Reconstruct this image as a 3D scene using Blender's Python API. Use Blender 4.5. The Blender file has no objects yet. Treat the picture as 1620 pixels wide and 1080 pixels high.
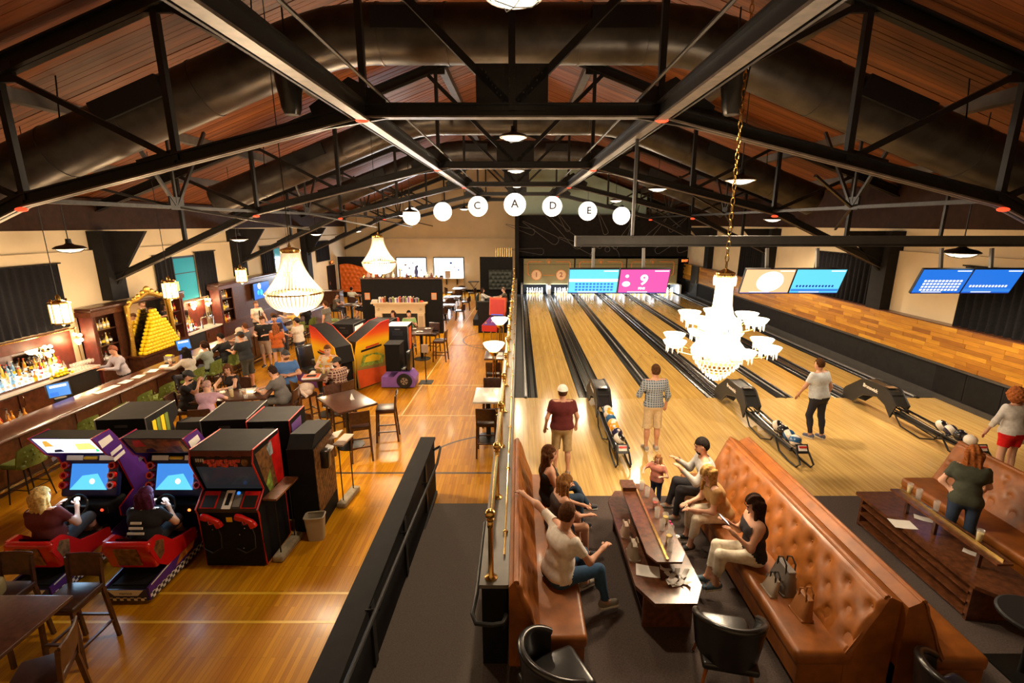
import bpy, math, random
import numpy as np
from math import sin, cos, pi, radians as R, sqrt, atan2
from mathutils import Matrix, Vector, Euler
random.seed(7); RNG = np.random.default_rng(7)
SC = bpy.context.scene
COL = SC.collection
# ---------------------------------------------------------------- camera
FPX, PITCH = 770.0, math.atan(186/770)
cam = bpy.data.cameras.new('camera'); camo = bpy.data.objects.new('camera', cam); COL.objects.link(camo)
cam.sensor_width = 36; cam.lens = FPX/1620*36; cam.shift_x = -11/1620; cam.clip_end = 200; cam.clip_start = .05
camo.location = (0, 0, 4.75); camo.rotation_euler = (pi/2 - PITCH, 0, 0)
SC.camera = camo
# ---------------------------------------------------------------- world, exposure
w = bpy.data.worlds.new('world'); SC.world = w; w.use_nodes = True
w.node_tree.nodes['Background'].inputs[0].default_value = (1.0, .62, .36, 1)
w.node_tree.nodes['Background'].inputs[1].default_value = .10
vs = SC.view_settings; vs.view_transform = 'Standard'; vs.look = 'None'; vs.exposure = 1.25; vs.gamma = 1.0; vs.use_curve_mapping = False
cy = SC.cycles
cy.max_bounces = 5; cy.diffuse_bounces = 3; cy.glossy_bounces = 3; cy.transmission_bounces = 4; cy.transparent_max_bounces = 8
cy.sample_clamp_indirect = 4.0; cy.sample_clamp_direct = 0; cy.caustics_reflective = False; cy.caustics_refractive = False
cy.use_denoising = True
WARM = (1.0, .68, .37); NEUT = (1.0, .78, .52); COLD = (.80, .90, 1.0)
def lamp(name, loc, watt, color=WARM, kind='POINT', size=.15, aim=None, spot=None, blend=.6, parent=None):
    l = bpy.data.lights.new(name, kind); l.energy = watt; l.color = color
    if kind == 'AREA': l.shape = 'RECTANGLE'; l.size, l.size_y = size
    else: l.shadow_soft_size = size
    if kind == 'SPOT': l.spot_size = R(spot or 110); l.spot_blend = blend
    o = bpy.data.objects.new(name, l); COL.objects.link(o); o.location = loc; o.parent = parent
    if aim: o.rotation_euler = Vector(aim).to_track_quat('-Z', 'Y').to_euler()
    return o
# ---------------------------------------------------------------- materials
MT = {}
def mat(name, col, rough=.55, metal=0.0, em=0.0, emcol=None, var=.08, scale=6.0, bump=0.0, alpha=1.0, trans=0.0, spec=.5, coat=0.0):
    m = bpy.data.materials.new(name); m.use_nodes = True; nt = m.node_tree; b = nt.nodes['Principled BSDF']
    b.inputs['Roughness'].default_value = rough; b.inputs['Metallic'].default_value = metal
    b.inputs['Specular IOR Level'].default_value = spec
    if coat: b.inputs['Coat Weight'].default_value = coat; b.inputs['Coat Roughness'].default_value = .12
    c = (*col, 1)
    b.inputs['Base Color'].default_value = c
    if var > 0:
        tc = nt.nodes.new('ShaderNodeTexCoord'); n = nt.nodes.new('ShaderNodeTexNoise'); n.inputs['Scale'].default_value = scale; n.inputs['Detail'].default_value = 4
        nt.links.new(tc.outputs['Object'], n.inputs['Vector'])
        r = nt.nodes.new('ShaderNodeValToRGB')
        r.color_ramp.elements[0].position = .3; r.color_ramp.elements[1].position = .7
        r.color_ramp.elements[0].color = (*[max(0, x*(1-var)) for x in col], 1); r.color_ramp.elements[1].color = (*[min(1, x*(1+var)) for x in col], 1)
        nt.links.new(n.outputs['Fac'], r.inputs['Fac']); nt.links.new(r.outputs['Color'], b.inputs['Base Color'])
        if bump:
            bp = nt.nodes.new('ShaderNodeBump'); bp.inputs['Strength'].default_value = bump; bp.inputs['Distance'].default_value = .01
            nt.links.new(n.outputs['Fac'], bp.inputs['Height']); nt.links.new(bp.outputs['Normal'], b.inputs['Normal'])
    if em: b.inputs['Emission Color'].default_value = (*(emcol or col), 1); b.inputs['Emission Strength'].default_value = em
    if trans: b.inputs['Transmission Weight'].default_value = trans; b.inputs['IOR'].default_value = 1.3
    if alpha < 1: b.inputs['Alpha'].default_value = alpha
    MT[name] = m; return m
def node(nt, t, **kw):
    n = nt.nodes.new(t)
    for k, v in kw.items():
        if hasattr(n, k): setattr(n, k, v)
        else: n.inputs[k].default_value = v
    return n
def boards(name, cols, length, width, rough=.35, along='Y', gap=.004, coat=0.0, grain=.25, mortar=None, bump=.15, big=None, spec=.5):
    """strip boards from a brick texture in object space; cols = (dark, light)"""
    m = bpy.data.materials.new(name); m.use_nodes = True; nt = m.node_tree; b = nt.nodes['Principled BSDF']; L = nt.links
    tc = node(nt, 'ShaderNodeTexCoord'); mp = node(nt, 'ShaderNodeMapping')
    if along == 'Y': mp.inputs['Rotation'].default_value = (0, 0, pi/2)
    if along == 'Z': mp.inputs['Rotation'].default_value = (0, pi/2, pi/2)
    L.new(tc.outputs['Object'], mp.inputs['Vector'])
    bk = node(nt, 'ShaderNodeTexBrick'); bk.offset = .37; bk.inputs['Scale'].default_value = 1
    bk.inputs['Brick Width'].default_value = length; bk.inputs['Row Height'].default_value = width; bk.inputs['Mortar Size'].default_value = gap
    bk.inputs['Bias'].default_value = 0
    bk.inputs['Color1'].default_value = (*cols[0], 1); bk.inputs['Color2'].default_value = (*cols[1], 1)
    bk.inputs['Mortar'].default_value = (*(mortar or [c*.45 for c in cols[0]]), 1)
    L.new(mp.outputs['Vector'], bk.inputs['Vector'])
    mp2 = node(nt, 'ShaderNodeMapping'); mp2.inputs['Scale'].default_value = (1.2, 30, 30) if along == 'X' else ((30, 1.2, 30) if along == 'Y' else (30, 30, 1.2))
    L.new(tc.outputs['Object'], mp2.inputs['Vector'])
    ns = node(nt, 'ShaderNodeTexNoise'); ns.inputs['Scale'].default_value = 1; ns.inputs['Detail'].default_value = 5; L.new(mp2.outputs['Vector'], ns.inputs['Vector'])
    mx = node(nt, 'ShaderNodeMix'); mx.data_type = 'RGBA'; mx.blend_type = 'MULTIPLY'; mx.inputs['Factor'].default_value = 1
    rp = node(nt, 'ShaderNodeValToRGB'); rp.color_ramp.elements[0].position = .3; rp.color_ramp.elements[0].color = (1-grain*2, 1-grain*2.1, 1-grain*2.2, 1); rp.color_ramp.elements[1].position = .7
    L.new(ns.outputs['Fac'], rp.inputs['Fac']); L.new(bk.outputs['Color'], mx.inputs['A']); L.new(rp.outputs['Color'], mx.inputs['B'])
    out = mx.outputs['Result']
    if big:
        n2 = node(nt, 'ShaderNodeTexNoise'); n2.inputs['Scale'].default_value = big; n2.inputs['Detail'].default_value = 3; L.new(tc.outputs['Object'], n2.inputs['Vector'])
        r2 = node(nt, 'ShaderNodeValToRGB'); r2.color_ramp.elements[0].position = .35; r2.color_ramp.elements[0].color = (.72, .66, .6, 1); r2.color_ramp.elements[1].position = .65
        m2 = node(nt, 'ShaderNodeMix'); m2.data_type = 'RGBA'; m2.blend_type = 'MULTIPLY'; m2.inputs['Factor'].default_value = .6
        L.new(n2.outputs['Fac'], r2.inputs['Fac']); L.new(out, m2.inputs['A']); L.new(r2.outputs['Color'], m2.inputs['B']); out = m2.outputs['Result']
    L.new(out, b.inputs['Base Color'])
    b.inputs['Roughness'].default_value = rough; b.inputs['Specular IOR Level'].default_value = spec
    if coat: b.inputs['Coat Weight'].default_value = coat; b.inputs['Coat Roughness'].default_value = .12
    if bump:
        bp = node(nt, 'ShaderNodeBump'); bp.inputs['Strength'].default_value = bump; bp.inputs['Distance'].default_value = .004
        L.new(bk.outputs['Fac'], bp.inputs['Height']); bp.invert = True; L.new(bp.outputs['Normal'], b.inputs['Normal'])
    MT[name] = m; return m
def perobj(name, cols, rough=.5, grain_scale=(2, 30, 30), coat=0.0, grain=.25):
    """wood whose tone varies per object (random), with grain"""
    m = bpy.data.materials.new(name); m.use_nodes = True; nt = m.node_tree; b = nt.nodes['Principled BSDF']; L = nt.links
    oi = node(nt, 'ShaderNodeObjectInfo'); rp = node(nt, 'ShaderNodeValToRGB'); e = rp.color_ramp.elements
    e[0].color = (*cols[0], 1); e[1].color = (*cols[-1], 1)
    for i, c in enumerate(cols[1:-1]):
        q = e.new((i+1)/(len(cols)-1)); q.color = (*c, 1)
    L.new(oi.outputs['Random'], rp.inputs['Fac'])
    tc = node(nt, 'ShaderNodeTexCoord'); mp = node(nt, 'ShaderNodeMapping'); mp.inputs['Scale'].default_value = grain_scale
    ad = node(nt, 'ShaderNodeVectorMath'); ad.operation = 'ADD'; L.new(tc.outputs['Object'], mp.inputs['Vector']); L.new(mp.outputs['Vector'], ad.inputs[0])
    cb = node(nt, 'ShaderNodeCombineXYZ'); mu = node(nt, 'ShaderNodeMath'); mu.operation = 'MULTIPLY'; mu.inputs[1].default_value = 50; L.new(oi.outputs['Random'], mu.inputs[0])
    for k in 'XYZ': L.new(mu.outputs[0], cb.inputs[k])
    L.new(cb.outputs[0], ad.inputs[1])
    ns = node(nt, 'ShaderNodeTexNoise'); ns.inputs['Scale'].default_value = 1; ns.inputs['Detail'].default_value = 4; L.new(ad.outputs[0], ns.inputs['Vector'])
    r2 = node(nt, 'ShaderNodeValToRGB'); r2.color_ramp.elements[0].position = .3; r2.color_ramp.elements[0].color = (1-grain*2, 1-grain*2, 1-grain*2, 1); r2.color_ramp.elements[1].position = .7
    L.new(ns.outputs['Fac'], r2.inputs['Fac'])
    mx = node(nt, 'ShaderNodeMix'); mx.data_type = 'RGBA'; mx.blend_type = 'MULTIPLY'; mx.inputs['Factor'].default_value = 1
    L.new(rp.outputs['Color'], mx.inputs['A']); L.new(r2.outputs['Color'], mx.inputs['B']); L.new(mx.outputs['Result'], b.inputs['Base Color'])
    b.inputs['Roughness'].default_value = rough
    if coat: b.inputs['Coat Weight'].default_value = coat
    MT[name] = m; return m
# ---------------------------------------------------------------- mesh builder
def rotm(rx=0, ry=0, rz=0): return np.array(Euler((rx, ry, rz)).to_matrix())
class MB:
    def __init__(s): s.v = []; s.f = []
    def add(s, v, f):
        o = len(s.v); s.v.extend([tuple(map(float, p)) for p in v]); s.f.extend([tuple(i+o for i in q) for q in f]); return s
    def bx(s, x0, x1, y0, y1, z0, z1):
        return s.add([(x0,y0,z0),(x1,y0,z0),(x1,y1,z0),(x0,y1,z0),(x0,y0,z1),(x1,y0,z1),(x1,y1,z1),(x0,y1,z1)],
                     [(0,3,2,1),(4,5,6,7),(0,1,5,4),(1,2,6,5),(2,3,7,6),(3,0,4,7)])
    def box(s, c, size, rot=(0,0,0)):
        m = rotm(*rot); h = np.array(size)/2
        v = [np.array(c)+m@(h*np.array(q)) for q in ((-1,-1,-1),(1,-1,-1),(1,1,-1),(-1,1,-1),(-1,-1,1),(1,-1,1),(1,1,1),(-1,1,1))]
        return s.add(v, [(0,3,2,1),(4,5,6,7),(0,1,5,4),(1,2,6,5),(2,3,7,6),(3,0,4,7)])
    def rbox(s, c, size, r=.03, rot=(0,0,0), seg=2):
        """rounded box"""
        m = rotm(*rot); h = np.array(size, float)/2; r = min(r, *h*.98); g = []
        for hh in h:
            a = [-hh + r*(1-cos(pi/2*i/seg)) for i in range(seg+1)]; a += [-x for x in reversed(a)]; g.append(a)
        n = len(g[0]); idx = {}; vs_ = []; fs = []
        def vert(i, j, k):
            if (i,j,k) not in idx:
                p = np.array((g[0][i], g[1][j], g[2][k])); q = np.clip(p, -(h-r), h-r); d = p-q; L = np.linalg.norm(d)
                if L > 1e-9: p = q + d/L*r
                idx[(i,j,k)] = len(vs_); vs_.append(np.array(c)+m@p)
            return idx[(i,j,k)]
        for a in range(n-1):
            for b in range(n-1):
                fs += [(vert(a,b,0),vert(a,b+1,0),vert(a+1,b+1,0),vert(a+1,b,0)), (vert(a,b,n-1),vert(a+1,b,n-1),vert(a+1,b+1,n-1),vert(a,b+1,n-1)),
                       (vert(a,0,b),vert(a+1,0,b),vert(a+1,0,b+1),vert(a,0,b+1)), (vert(a,n-1,b),vert(a,n-1,b+1),vert(a+1,n-1,b+1),vert(a+1,n-1,b)),
                       (vert(0,a,b),vert(0,a,b+1),vert(0,a+1,b+1),vert(0,a+1,b)), (vert(n-1,a,b),vert(n-1,a+1,b),vert(n-1,a+1,b+1),vert(n-1,a,b+1))]
        return s.add(vs_, fs)
    def tube(s, pts, r, n=8, closed=False, caps=True):
        P = [np.array(p, float) for p in pts]; k = len(P); rs = r if hasattr(r, '__len__') else [r]*k
        vs_ = []; prev = None
        for i in range(k):
            t = (P[(i+1) % k]-P[i-1]) if closed else (P[min(i+1,k-1)]-P[max(i-1,0)])
            t = t/(np.linalg.norm(t)+1e-12)
            if prev is None: a = np.array((0,0,1.)) if abs(t[2]) < .9 else np.array((1.,0,0))
            else: a = prev
            u = a-t*np.dot(a,t); u /= np.linalg.norm(u)+1e-12; w_ = np.cross(t,u); prev = u
            vs_ += [P[i]+rs[i]*(cos(2*pi*j/n)*u+sin(2*pi*j/n)*w_) for j in range(n)]
        fs = []
        for i in range(k if closed else k-1):
            i2 = (i+1) % k
            fs += [(i*n+j, i*n+(j+1)%n, i2*n+(j+1)%n, i2*n+j) for j in range(n)]
        if caps and not closed: fs += [tuple(reversed(range(n))), tuple((k-1)*n+j for j in range(n))]
        return s.add(vs_, fs)
    def bar(s, a, b, w_, h, up=(0,0,1)):
        """rectangular bar from a to b: width w_ (sideways), height h (along up)"""
        a, b = np.array(a, float), np.array(b, float); t = b-a; t /= np.linalg.norm(t); u = np.array(up, float); u = u-t*np.dot(u,t)
        if np.linalg.norm(u) < 1e-6: u = np.array((1.,0,0)); u = u-t*np.dot(u,t)
        u /= np.linalg.norm(u); q = np.cross(t,u)
        v = [p+sx*q*w_/2+sy*u*h/2 for p in (a,b) for sx,sy in ((-1,-1),(1,-1),(1,1),(-1,1))]
        return s.add(v, [(0,1,2,3),(7,6,5,4),(0,4,5,1),(1,5,6,2),(2,6,7,3),(3,7,4,0)])
    def lathe(s, prof, n=16, c=(0,0,0), sx=1, sy=1, arc=None):
        k = len(prof); full = arc is None; a0, a1 = (0, 2*pi) if full else arc; m_ = n if full else n+1
        v = [(c[0]+p[0]*cos(a0+(a1-a0)*j/n)*sx, c[1]+p[0]*sin(a0+(a1-a0)*j/n)*sy, c[2]+p[1]) for p in prof for j in range(m_)]
        f = []
        for i in range(k-1):
            for j in range(n):
                j2 = (j+1) % m_
                f.append((i*m_+j, i*m_+j2, (i+1)*m_+j2, (i+1)*m_+j))
        if full:
            if prof[0][0] > 1e-6: f.append(tuple(reversed(range(m_))))
            if prof[-1][0] > 1e-6: f.append(tuple((k-1)*m_+j for j in range(m_)))
        return s.add(v, f)
    def sphere(s, c, r, n=12, k=8):
        rr = r if hasattr(r, '__len__') else (r,r,r)
        v = []; f = []
        for i in range(k+1):
            th = pi*i/k
            for j in range(n): v.append((c[0]+rr[0]*sin(th)*cos(2*pi*j/n), c[1]+rr[1]*sin(th)*sin(2*pi*j/n), c[2]-rr[2]*cos(th)))
        for i in range(k):
            for j in range(n): f.append((i*n+j, i*n+(j+1)%n, (i+1)*n+(j+1)%n, (i+1)*n+j))
        return s.add(v, f)
    def prism(s, poly, axis, a, b):
        """extrude a polygon; axis 'x': poly=(y,z), 'y': poly=(x,z), 'z': poly=(x,y)"""
        def P(p, t): return (t,p[0],p[1]) if axis == 'x' else ((p[0],t,p[1]) if axis == 'y' else (p[0],p[1],t))
        n = len(poly); v = [P(p,a) for p in poly]+[P(p,b) for p in poly]
        f = [tuple(reversed(range(n))), tuple(range(n,2*n))]+[(i,(i+1)%n,n+(i+1)%n,n+i) for i in range(n)]
        return s.add(v, f)
    def quad(s, a, b, c, d): return s.add([a,b,c,d], [(0,1,2,3)])
    def grid(s, fn, nu, nv):
        v = [fn(i/nu, j/nv) for i in range(nu+1) for j in range(nv+1)]
        return s.add(v, [(i*(nv+1)+j, (i+1)*(nv+1)+j, (i+1)*(nv+1)+j+1, i*(nv+1)+j+1) for i in range(nu) for j in range(nv)])
    def xf(s, M):
        M = np.array(M); s.v = [tuple(M[:3,:3]@np.array(p)+M[:3,3]) for p in s.v]; return s
    def mesh(s, name, m, smooth=False):
        me = bpy.data.meshes.new(name); me.from_pydata(s.v, [], s.f)
        for q in (m if isinstance(m, (list, tuple)) else [m]): me.materials.append(MT[q] if isinstance(q, str) else q)
        import bmesh as _b
        bm = _b.new(); bm.from_mesh(me); _b.ops.recalc_face_normals(bm, faces=bm.faces); bm.to_mesh(me); bm.free()
        if smooth:
            me.shade_smooth()
            if smooth != 'all': me.set_sharp_from_angle(angle=R(smooth if smooth is not True else 40))
        return me
    def build(s, name, m, parent=None, smooth=False, loc=None, rz=None):
        return link(name, s.mesh(name, m, smooth), parent, loc, rz)
def link(name, me, parent=None, loc=None, rz=None):
    o = bpy.data.objects.new(name, me); COL.objects.link(o); o.parent = parent
    if loc is not None: o.location = loc
    if rz is not None: o.rotation_euler = (0,0,rz)
    return o
def tag(o, label=None, cat=None, group=None, kind=None):
    if label: o['label'] = label
    if cat: o['category'] = cat
    if group: o['group'] = group
    if kind: o['kind'] = kind
    return o
def thing(name, label, cat, loc=(0,0,0), rz=0, group=None):
    o = bpy.data.objects.new(name, None); COL.objects.link(o); o.location = loc; o.rotation_euler = (0,0,rz); o.empty_display_size = .1
    return tag(o, label, cat, group)
def struct(name, mb, m, label=None, parent=None, smooth=False):
    o = mb.build(name, m, parent, smooth)
    if parent is None: tag(o, label, kind='structure')
    return o
def dup(root, loc=None, rz=None, label=None, group=None):
    r = root.copy(); COL.objects.link(r)
    if loc is not None: r.location = loc
    if rz is not None: r.rotation_euler = (0,0,rz)
    if label: r['label'] = label
    if group: r['group'] = group
    for ch in list(root.children):
        c = ch.copy(); COL.objects.link(c); c.parent = r
        for g in list(ch.children):
            d = g.copy(); COL.objects.link(d); d.parent = c
    return r
def text(name, s, size, loc, rot, m, parent=None, align='CENTER', ext=.001, bold=0, sx=1.0):
    cu = bpy.data.curves.new(name, 'FONT'); cu.body = s; cu.size = size; cu.align_x = align; cu.align_y = 'CENTER'; cu.extrude = ext; cu.offset = bold; cu.resolution_u = 3
    to = bpy.data.objects.new(name+'_t', cu); me = bpy.data.meshes.new_from_object(to); bpy.data.objects.remove(to); bpy.data.curves.remove(cu)
    me.materials.clear(); me.materials.append(MT[m]); me.name = name
    o = link(name, me, parent); o.location = loc; o.rotation_euler = rot; o.scale = (sx, 1, 1)
    return o
# ---------------------------------------------------------------- palette
mat('cream', (.72,.58,.38), .8, var=.05, scale=1.5)
mat('cream2', (.55,.43,.29), .8, var=.05, scale=1.5)
mat('mint', (.55,.72,.62), .8, var=.03)
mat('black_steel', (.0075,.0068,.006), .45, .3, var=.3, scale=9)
mat('flange_lit', (.13,.105,.085), .45, .2, var=.3, scale=9)  # light striking the lower flanges from below, put into a paler steel colour
mat('steel_lit', (.030,.026,.023), .4, .4, var=.3, scale=9)  # lighter copy of black_steel, lamplight put into its colour
mat('duct_black', (.055,.048,.042), .38, .6, var=.35, scale=3)
mat('grille_black', (.006,.006,.006), .6)
mat('curtain', (.009,.0085,.0105), .9, var=.3, scale=20, spec=.15)
mat('black', (.010,.010,.010), .5)
mat('matte_black', (.007,.0065,.007), .8, var=.25, spec=.2)
mat('charcoal', (.013,.012,.0125), .75, var=.2, spec=.2)
mat('grey_dark', (.045,.041,.038), .6, var=.15)
mat('grey', (.22,.21,.20), .6)
mat('carpet', (.080,.058,.050), .95, var=.3, scale=60, bump=.3)
mat('ramp_carpet', (.13,.105,.09), .95, var=.2, scale=80, bump=.3)
mat('white', (.80,.77,.72), .6, var=.04)
mat('paper', (.85,.82,.78), .8, var=.03)
mat('marble', (.70,.66,.60), .25, var=.08, scale=3)
mat('brass', (.75,.50,.16), .22, 1.0, var=.1)
mat('gold', (.60,.36,.06), .35, .9, var=.3, scale=30, bump=.4)
mat('chrome', (.55,.55,.56), .15, 1.0, var=.05)
mat('alu', (.42,.41,.40), .35, .8, var=.08)
mat('gutter', (.016,.016,.018), .22, .0, var=.2, coat=.4)
mat('dark_wood', (.060,.020,.009), .35, var=.45, scale=14, coat=.3)
mat('bar_wood', (.085,.026,.011), .3, var=.4, scale=12, coat=.4)
mat('table_wood', (.060,.022,.012), .32, var=.4, scale=18, coat=.3)
mat('walnut', (.115,.038,.014), .35, var=.5, scale=16, coat=.35)
mat('bench_leather', (.27,.082,.011), .42, var=.28, scale=7, bump=.12, coat=.05)
mat('black_leather', (.012,.011,.010), .28, var=.3, scale=10, bump=.2, coat=.2)
mat('brown_vinyl', (.045,.018,.012), .35, var=.2)
mat('orange_tuft', (.62,.13,.012), .5, var=.2)
mat('green_vinyl', (.15,.205,.045), .35, var=.2, scale=8)
mat('green_dark', (.016,.022,.017), .5)
mat('red_plastic', (.62,.012,.010), .22, var=.05, coat=.5)
mat('red_trim', (.55,.02,.015), .35)
mat('red', (.60,.03,.02), .5); mat('orange', (.75,.22,.02), .5); mat('orange_panel', (.72,.10,.02), .45)
mat('yellow', (.85,.55,.02), .45); mat('lemon', (.90,.62,.01), .45, var=.08)
mat('purple', (.085,.022,.21), .35, var=.15); mat('purple_light', (.25,.12,.48), .35)
mat('navy', (.012,.016,.09), .35, var=.1); mat('blue', (.02,.10,.45), .4); mat('teal', (.01,.35,.42), .5)
mat('pink', (.85,.05,.30), .4); mat('maroon_wood', (.11,.022,.014), .45, var=.3)
mat('olive_panel', (.26,.22,.11), .6, var=.05); mat('orange_line', (.72,.24,.06), .5); mat('cream_disc', (.85,.58,.36), .5); mat('sign_ink', (.42,.10,.05), .6)
mat('mural', (.018,.015,.014), .85, var=.2, spec=.15); mat('mural_line', (.17,.15,.135), .8)
mat('concrete', (.33,.27,.18), .9, var=.2, scale=15, bump=.4); mat('bin_plastic', (.42,.36,.27), .4, var=.06)
mat('pin_white', (.9,.88,.84), .25); mat('wire', (.02,.02,.02), .5)
mat('glass_clear', (.80,.78,.74), .08, var=0, alpha=.24); mat('glass_amber', (.75,.35,.05), .08, trans=.5, var=0); mat('glass_green', (.06,.35,.06), .08, var=0, alpha=.8)
mat('liquid_amber', (.75,.28,.02), .2, var=0); mat('liquid_gold', (.85,.62,.15), .2, var=0); mat('liquid_blue', (.25,.55,.9), .15, var=0, alpha=.75)
mat('liquid_red', (.45,.03,.02), .2, var=0); mat('bottle_dark', (.03,.015,.01), .12, var=0)
mat('mirror', (.75,.72,.68), .04, 1.0, var=0)
mat('window_night', (.03,.20,.25), .1, em=.17, emcol=(.02,.34,.42), var=0)
mat('skin', (.58,.30,.19), .55, var=.06); mat('skin_dark', (.30,.14,.08), .55, var=.06); mat('skin_light', (.68,.38,.26), .55, var=.06)
mat('eye_dark', (.02,.015,.012), .3, var=0); mat('lip', (.38,.10,.08), .5, var=0)
# light givers, and chandelier parts that only catch light
mat('bulb', (1,.82,.55), .5, em=8, emcol=(1,.80,.52), var=0)
mat('globe_glow', (1,.95,.86), .5, em=.9, emcol=(1,.93,.82), var=0)
mat('lantern_glow', (1,.75,.42), .5, em=1.7, emcol=(1,.80,.50), var=0)
mat('sconce_glow', (1,.7,.35), .5, em=7, emcol=(1,.66,.30), var=0)
mat('shade_glow', (1,.85,.62), .5, em=1.6, emcol=(1,.86,.64), var=0)
mat('crystal_glow', (1,.9,.75), .3, em=.8, emcol=(1,.84,.62), var=0)  # lamplight caught by the crystal body, put in as glow
mat('crystal', (.95,.85,.70), .15, em=.42, emcol=(1,.80,.55), var=0)  # cut crystal gives no light, its lit look is painted as emission
mat('bead', (.90,.72,.50), .25, em=.25, emcol=(1,.76,.48), var=0)  # beads are no lamps, lamplight on them added as emission
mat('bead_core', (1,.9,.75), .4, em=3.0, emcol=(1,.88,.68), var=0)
mat('red_lamp', (.9,.05,.02), .4, em=.8, emcol=(1,.06,.02), var=0)
mat('exit_glow', (1,.25,.05), .4, em=1.5, emcol=(1,.16,.03), var=0)
mat('kitchen_glow', (.9,.95,1), .5, em=1.3, emcol=(.92,.96,1), var=0)
mat('shelf_glow', (.7,.9,1), .5, em=1.3, emcol=(.72,.88,1), var=0)
mat('marquee_glow', (1,.95,.95), .4, em=.95, emcol=(1,.94,.95), var=0)
def screenmat(name, c, s): return mat(name, [x*.4 for x in c], .2, em=s, emcol=c, var=0)
screenmat('scr_blue', (.015,.13,.55), .62); screenmat('scr_cyan', (.10,.50,.70), .62); screenmat('scr_pink', (.55,.07,.30), .62); screenmat('scr_peach', (.95,.50,.26), .50)
screenmat('scr_white', (.95,.95,.95), .62); screenmat('scr_sky', (.035,.20,.62), .55); screenmat('scr_navy', (.015,.05,.30), .5); screenmat('scr_teal', (.05,.35,.45), .5)
screenmat('scr_dim', (.02,.02,.022), .3); screenmat('scr_orange', (1,.25,.04), .8); screenmat('scr_green', (.05,.7,.2), .6); screenmat('scr_yellow', (1,.75,.15), .8)
perobj('roof_plank', [(.16,.040,.008),(.25,.068,.012),(.19,.050,.009),(.31,.090,.016),(.13,.034,.007)], .55, (1.0, 26, 26), grain=.22)
perobj('wall_plank', [(.36,.135,.010),(.62,.28,.022),(.46,.19,.016),(.72,.36,.03),(.30,.105,.010),(.54,.23,.018)], .4, (30, 3, 30), coat=.2, grain=.14)
boards('oak_floor', ((.57,.22,.004),(.78,.355,.009)), .75, .057, .34, 'Y', .0012, coat=.05, grain=.10, bump=.05, big=.6, spec=.20)
boards('lane_wood', ((.66,.39,.10),(.84,.55,.16)), 30, .026, .16, 'Y', .0006, coat=.6, grain=.14, bump=.0, mortar=(.42,.23,.08))
boards('approach_wood', ((.72,.45,.145),(.88,.60,.215)), 30, .026, .20, 'Y', .0006, coat=.5, grain=.12, bump=.0, mortar=(.48,.28,.10))
# ================================================================= SETTING
XL, XR, YF, YB, EAVE, RX, RZ = -12.3, 11.0, 35.0, -1.5, 5.43, -.1, 9.95
SL = (RZ-EAVE)/(RX-XL)
def roofz(x): return RZ-abs(x-RX)*SL
TRUSS_Y = [.95, 7.7, 14.45, 21.2, 27.95, 34.6]
# floors
struct('floor', MB().bx(XL-.2, -.12, YB, YF+.2, -.2, 0), 'oak_floor', 'glossy amber hardwood floor of the old gymnasium')
struct('floor_approach', MB().bx(-.12, 10.62, 7.11, 11.70, .2, .45), 'approach_wood', 'pale maple bowling approach in front of the foul line')
struct('floor_seating', MB().add([(-1.5,YB,.2),(10.62,YB,.2),(10.62,7.11,.2),(-.36,7.11,.2),(-.36,2.2,.2),(-1.5,2.2,.2),(-1.5,YB,.45),(10.62,YB,.45),(10.62,7.11,.45),(-.36,7.11,.45),(-.36,2.2,.45),(-1.5,2.2,.45)],
       [(6,7,8,9,10,11),(0,5,4,3,2,1)]+[(i,(i+1)%6,6+(i+1)%6,6+i) for i in range(6)]), 'carpet', 'dark brown carpet of the bowling seating area')
struct('floor_ramp', MB().prism([(2.2,0.0),(7.59,0.0),(7.59,.012),(2.2,.45)], 'x', -1.5, -.36), 'ramp_carpet', 'grey carpeted ramp running down to the hardwood floor')
struct('floor_lane_base', MB().bx(-.12, 10.62, 11.70, 33, .1, .34), 'matte_black', 'dark bed under the bowling lanes')
# painted court lines on the hardwood (flat paint)
def stripe(x0, x1, y0, y1, m, nm): tag(MB().bx(x0, x1, y0, y1, 0, .002).build(nm, m), kind='structure')
mat('line_yellow', (.85,.50,.03), .35, var=.1); mat('line_dark', (.05,.03,.02), .4, var=.1); mat('line_pale', (.80,.58,.20), .4, var=.1)
stripe(-7.5, -1.72, 5.46, 5.50, 'line_yellow', 'trim_1'); stripe(-7.5, -1.72, 4.98, 5.02, 'line_yellow', 'trim_2')
stripe(-8.5, -.36, 8.65, 8.71, 'line_dark', 'trim_3')
stripe(-8.5, -.4, 11.6, 11.64, 'line_pale', 'trim_4'); stripe(-3.1, -.4, 14.0, 14.04, 'line_pale', 'trim_5'); stripe(-3.0, -.4, 19.0, 19.05, 'line_dark', 'trim_6')
struct('trim_7', MB().bar((-3.0,11.6,.001), (-2.4,34,.001), .04, .002), 'line_pale')
def arcline(cx, cy_, r, a0, a1, m, nm, wd=.055):
    n = 40; mb = MB()
    mb.grid(lambda u, v: (cx+(r+(v-.5)*wd)*cos(a0+(a1-a0)*u), cy_+(r+(v-.5)*wd)*sin(a0+(a1-a0)*u), .003), n, 1)
    tag(mb.build(nm, m), kind='structure')
arcline(-.35, 8.7, 1.75, pi/2, pi*.98, 'line_dark', 'trim_8'); arcline(-.6, 20.0, 1.75, pi*.45, pi*1.55, 'line_dark', 'trim_9')
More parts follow.
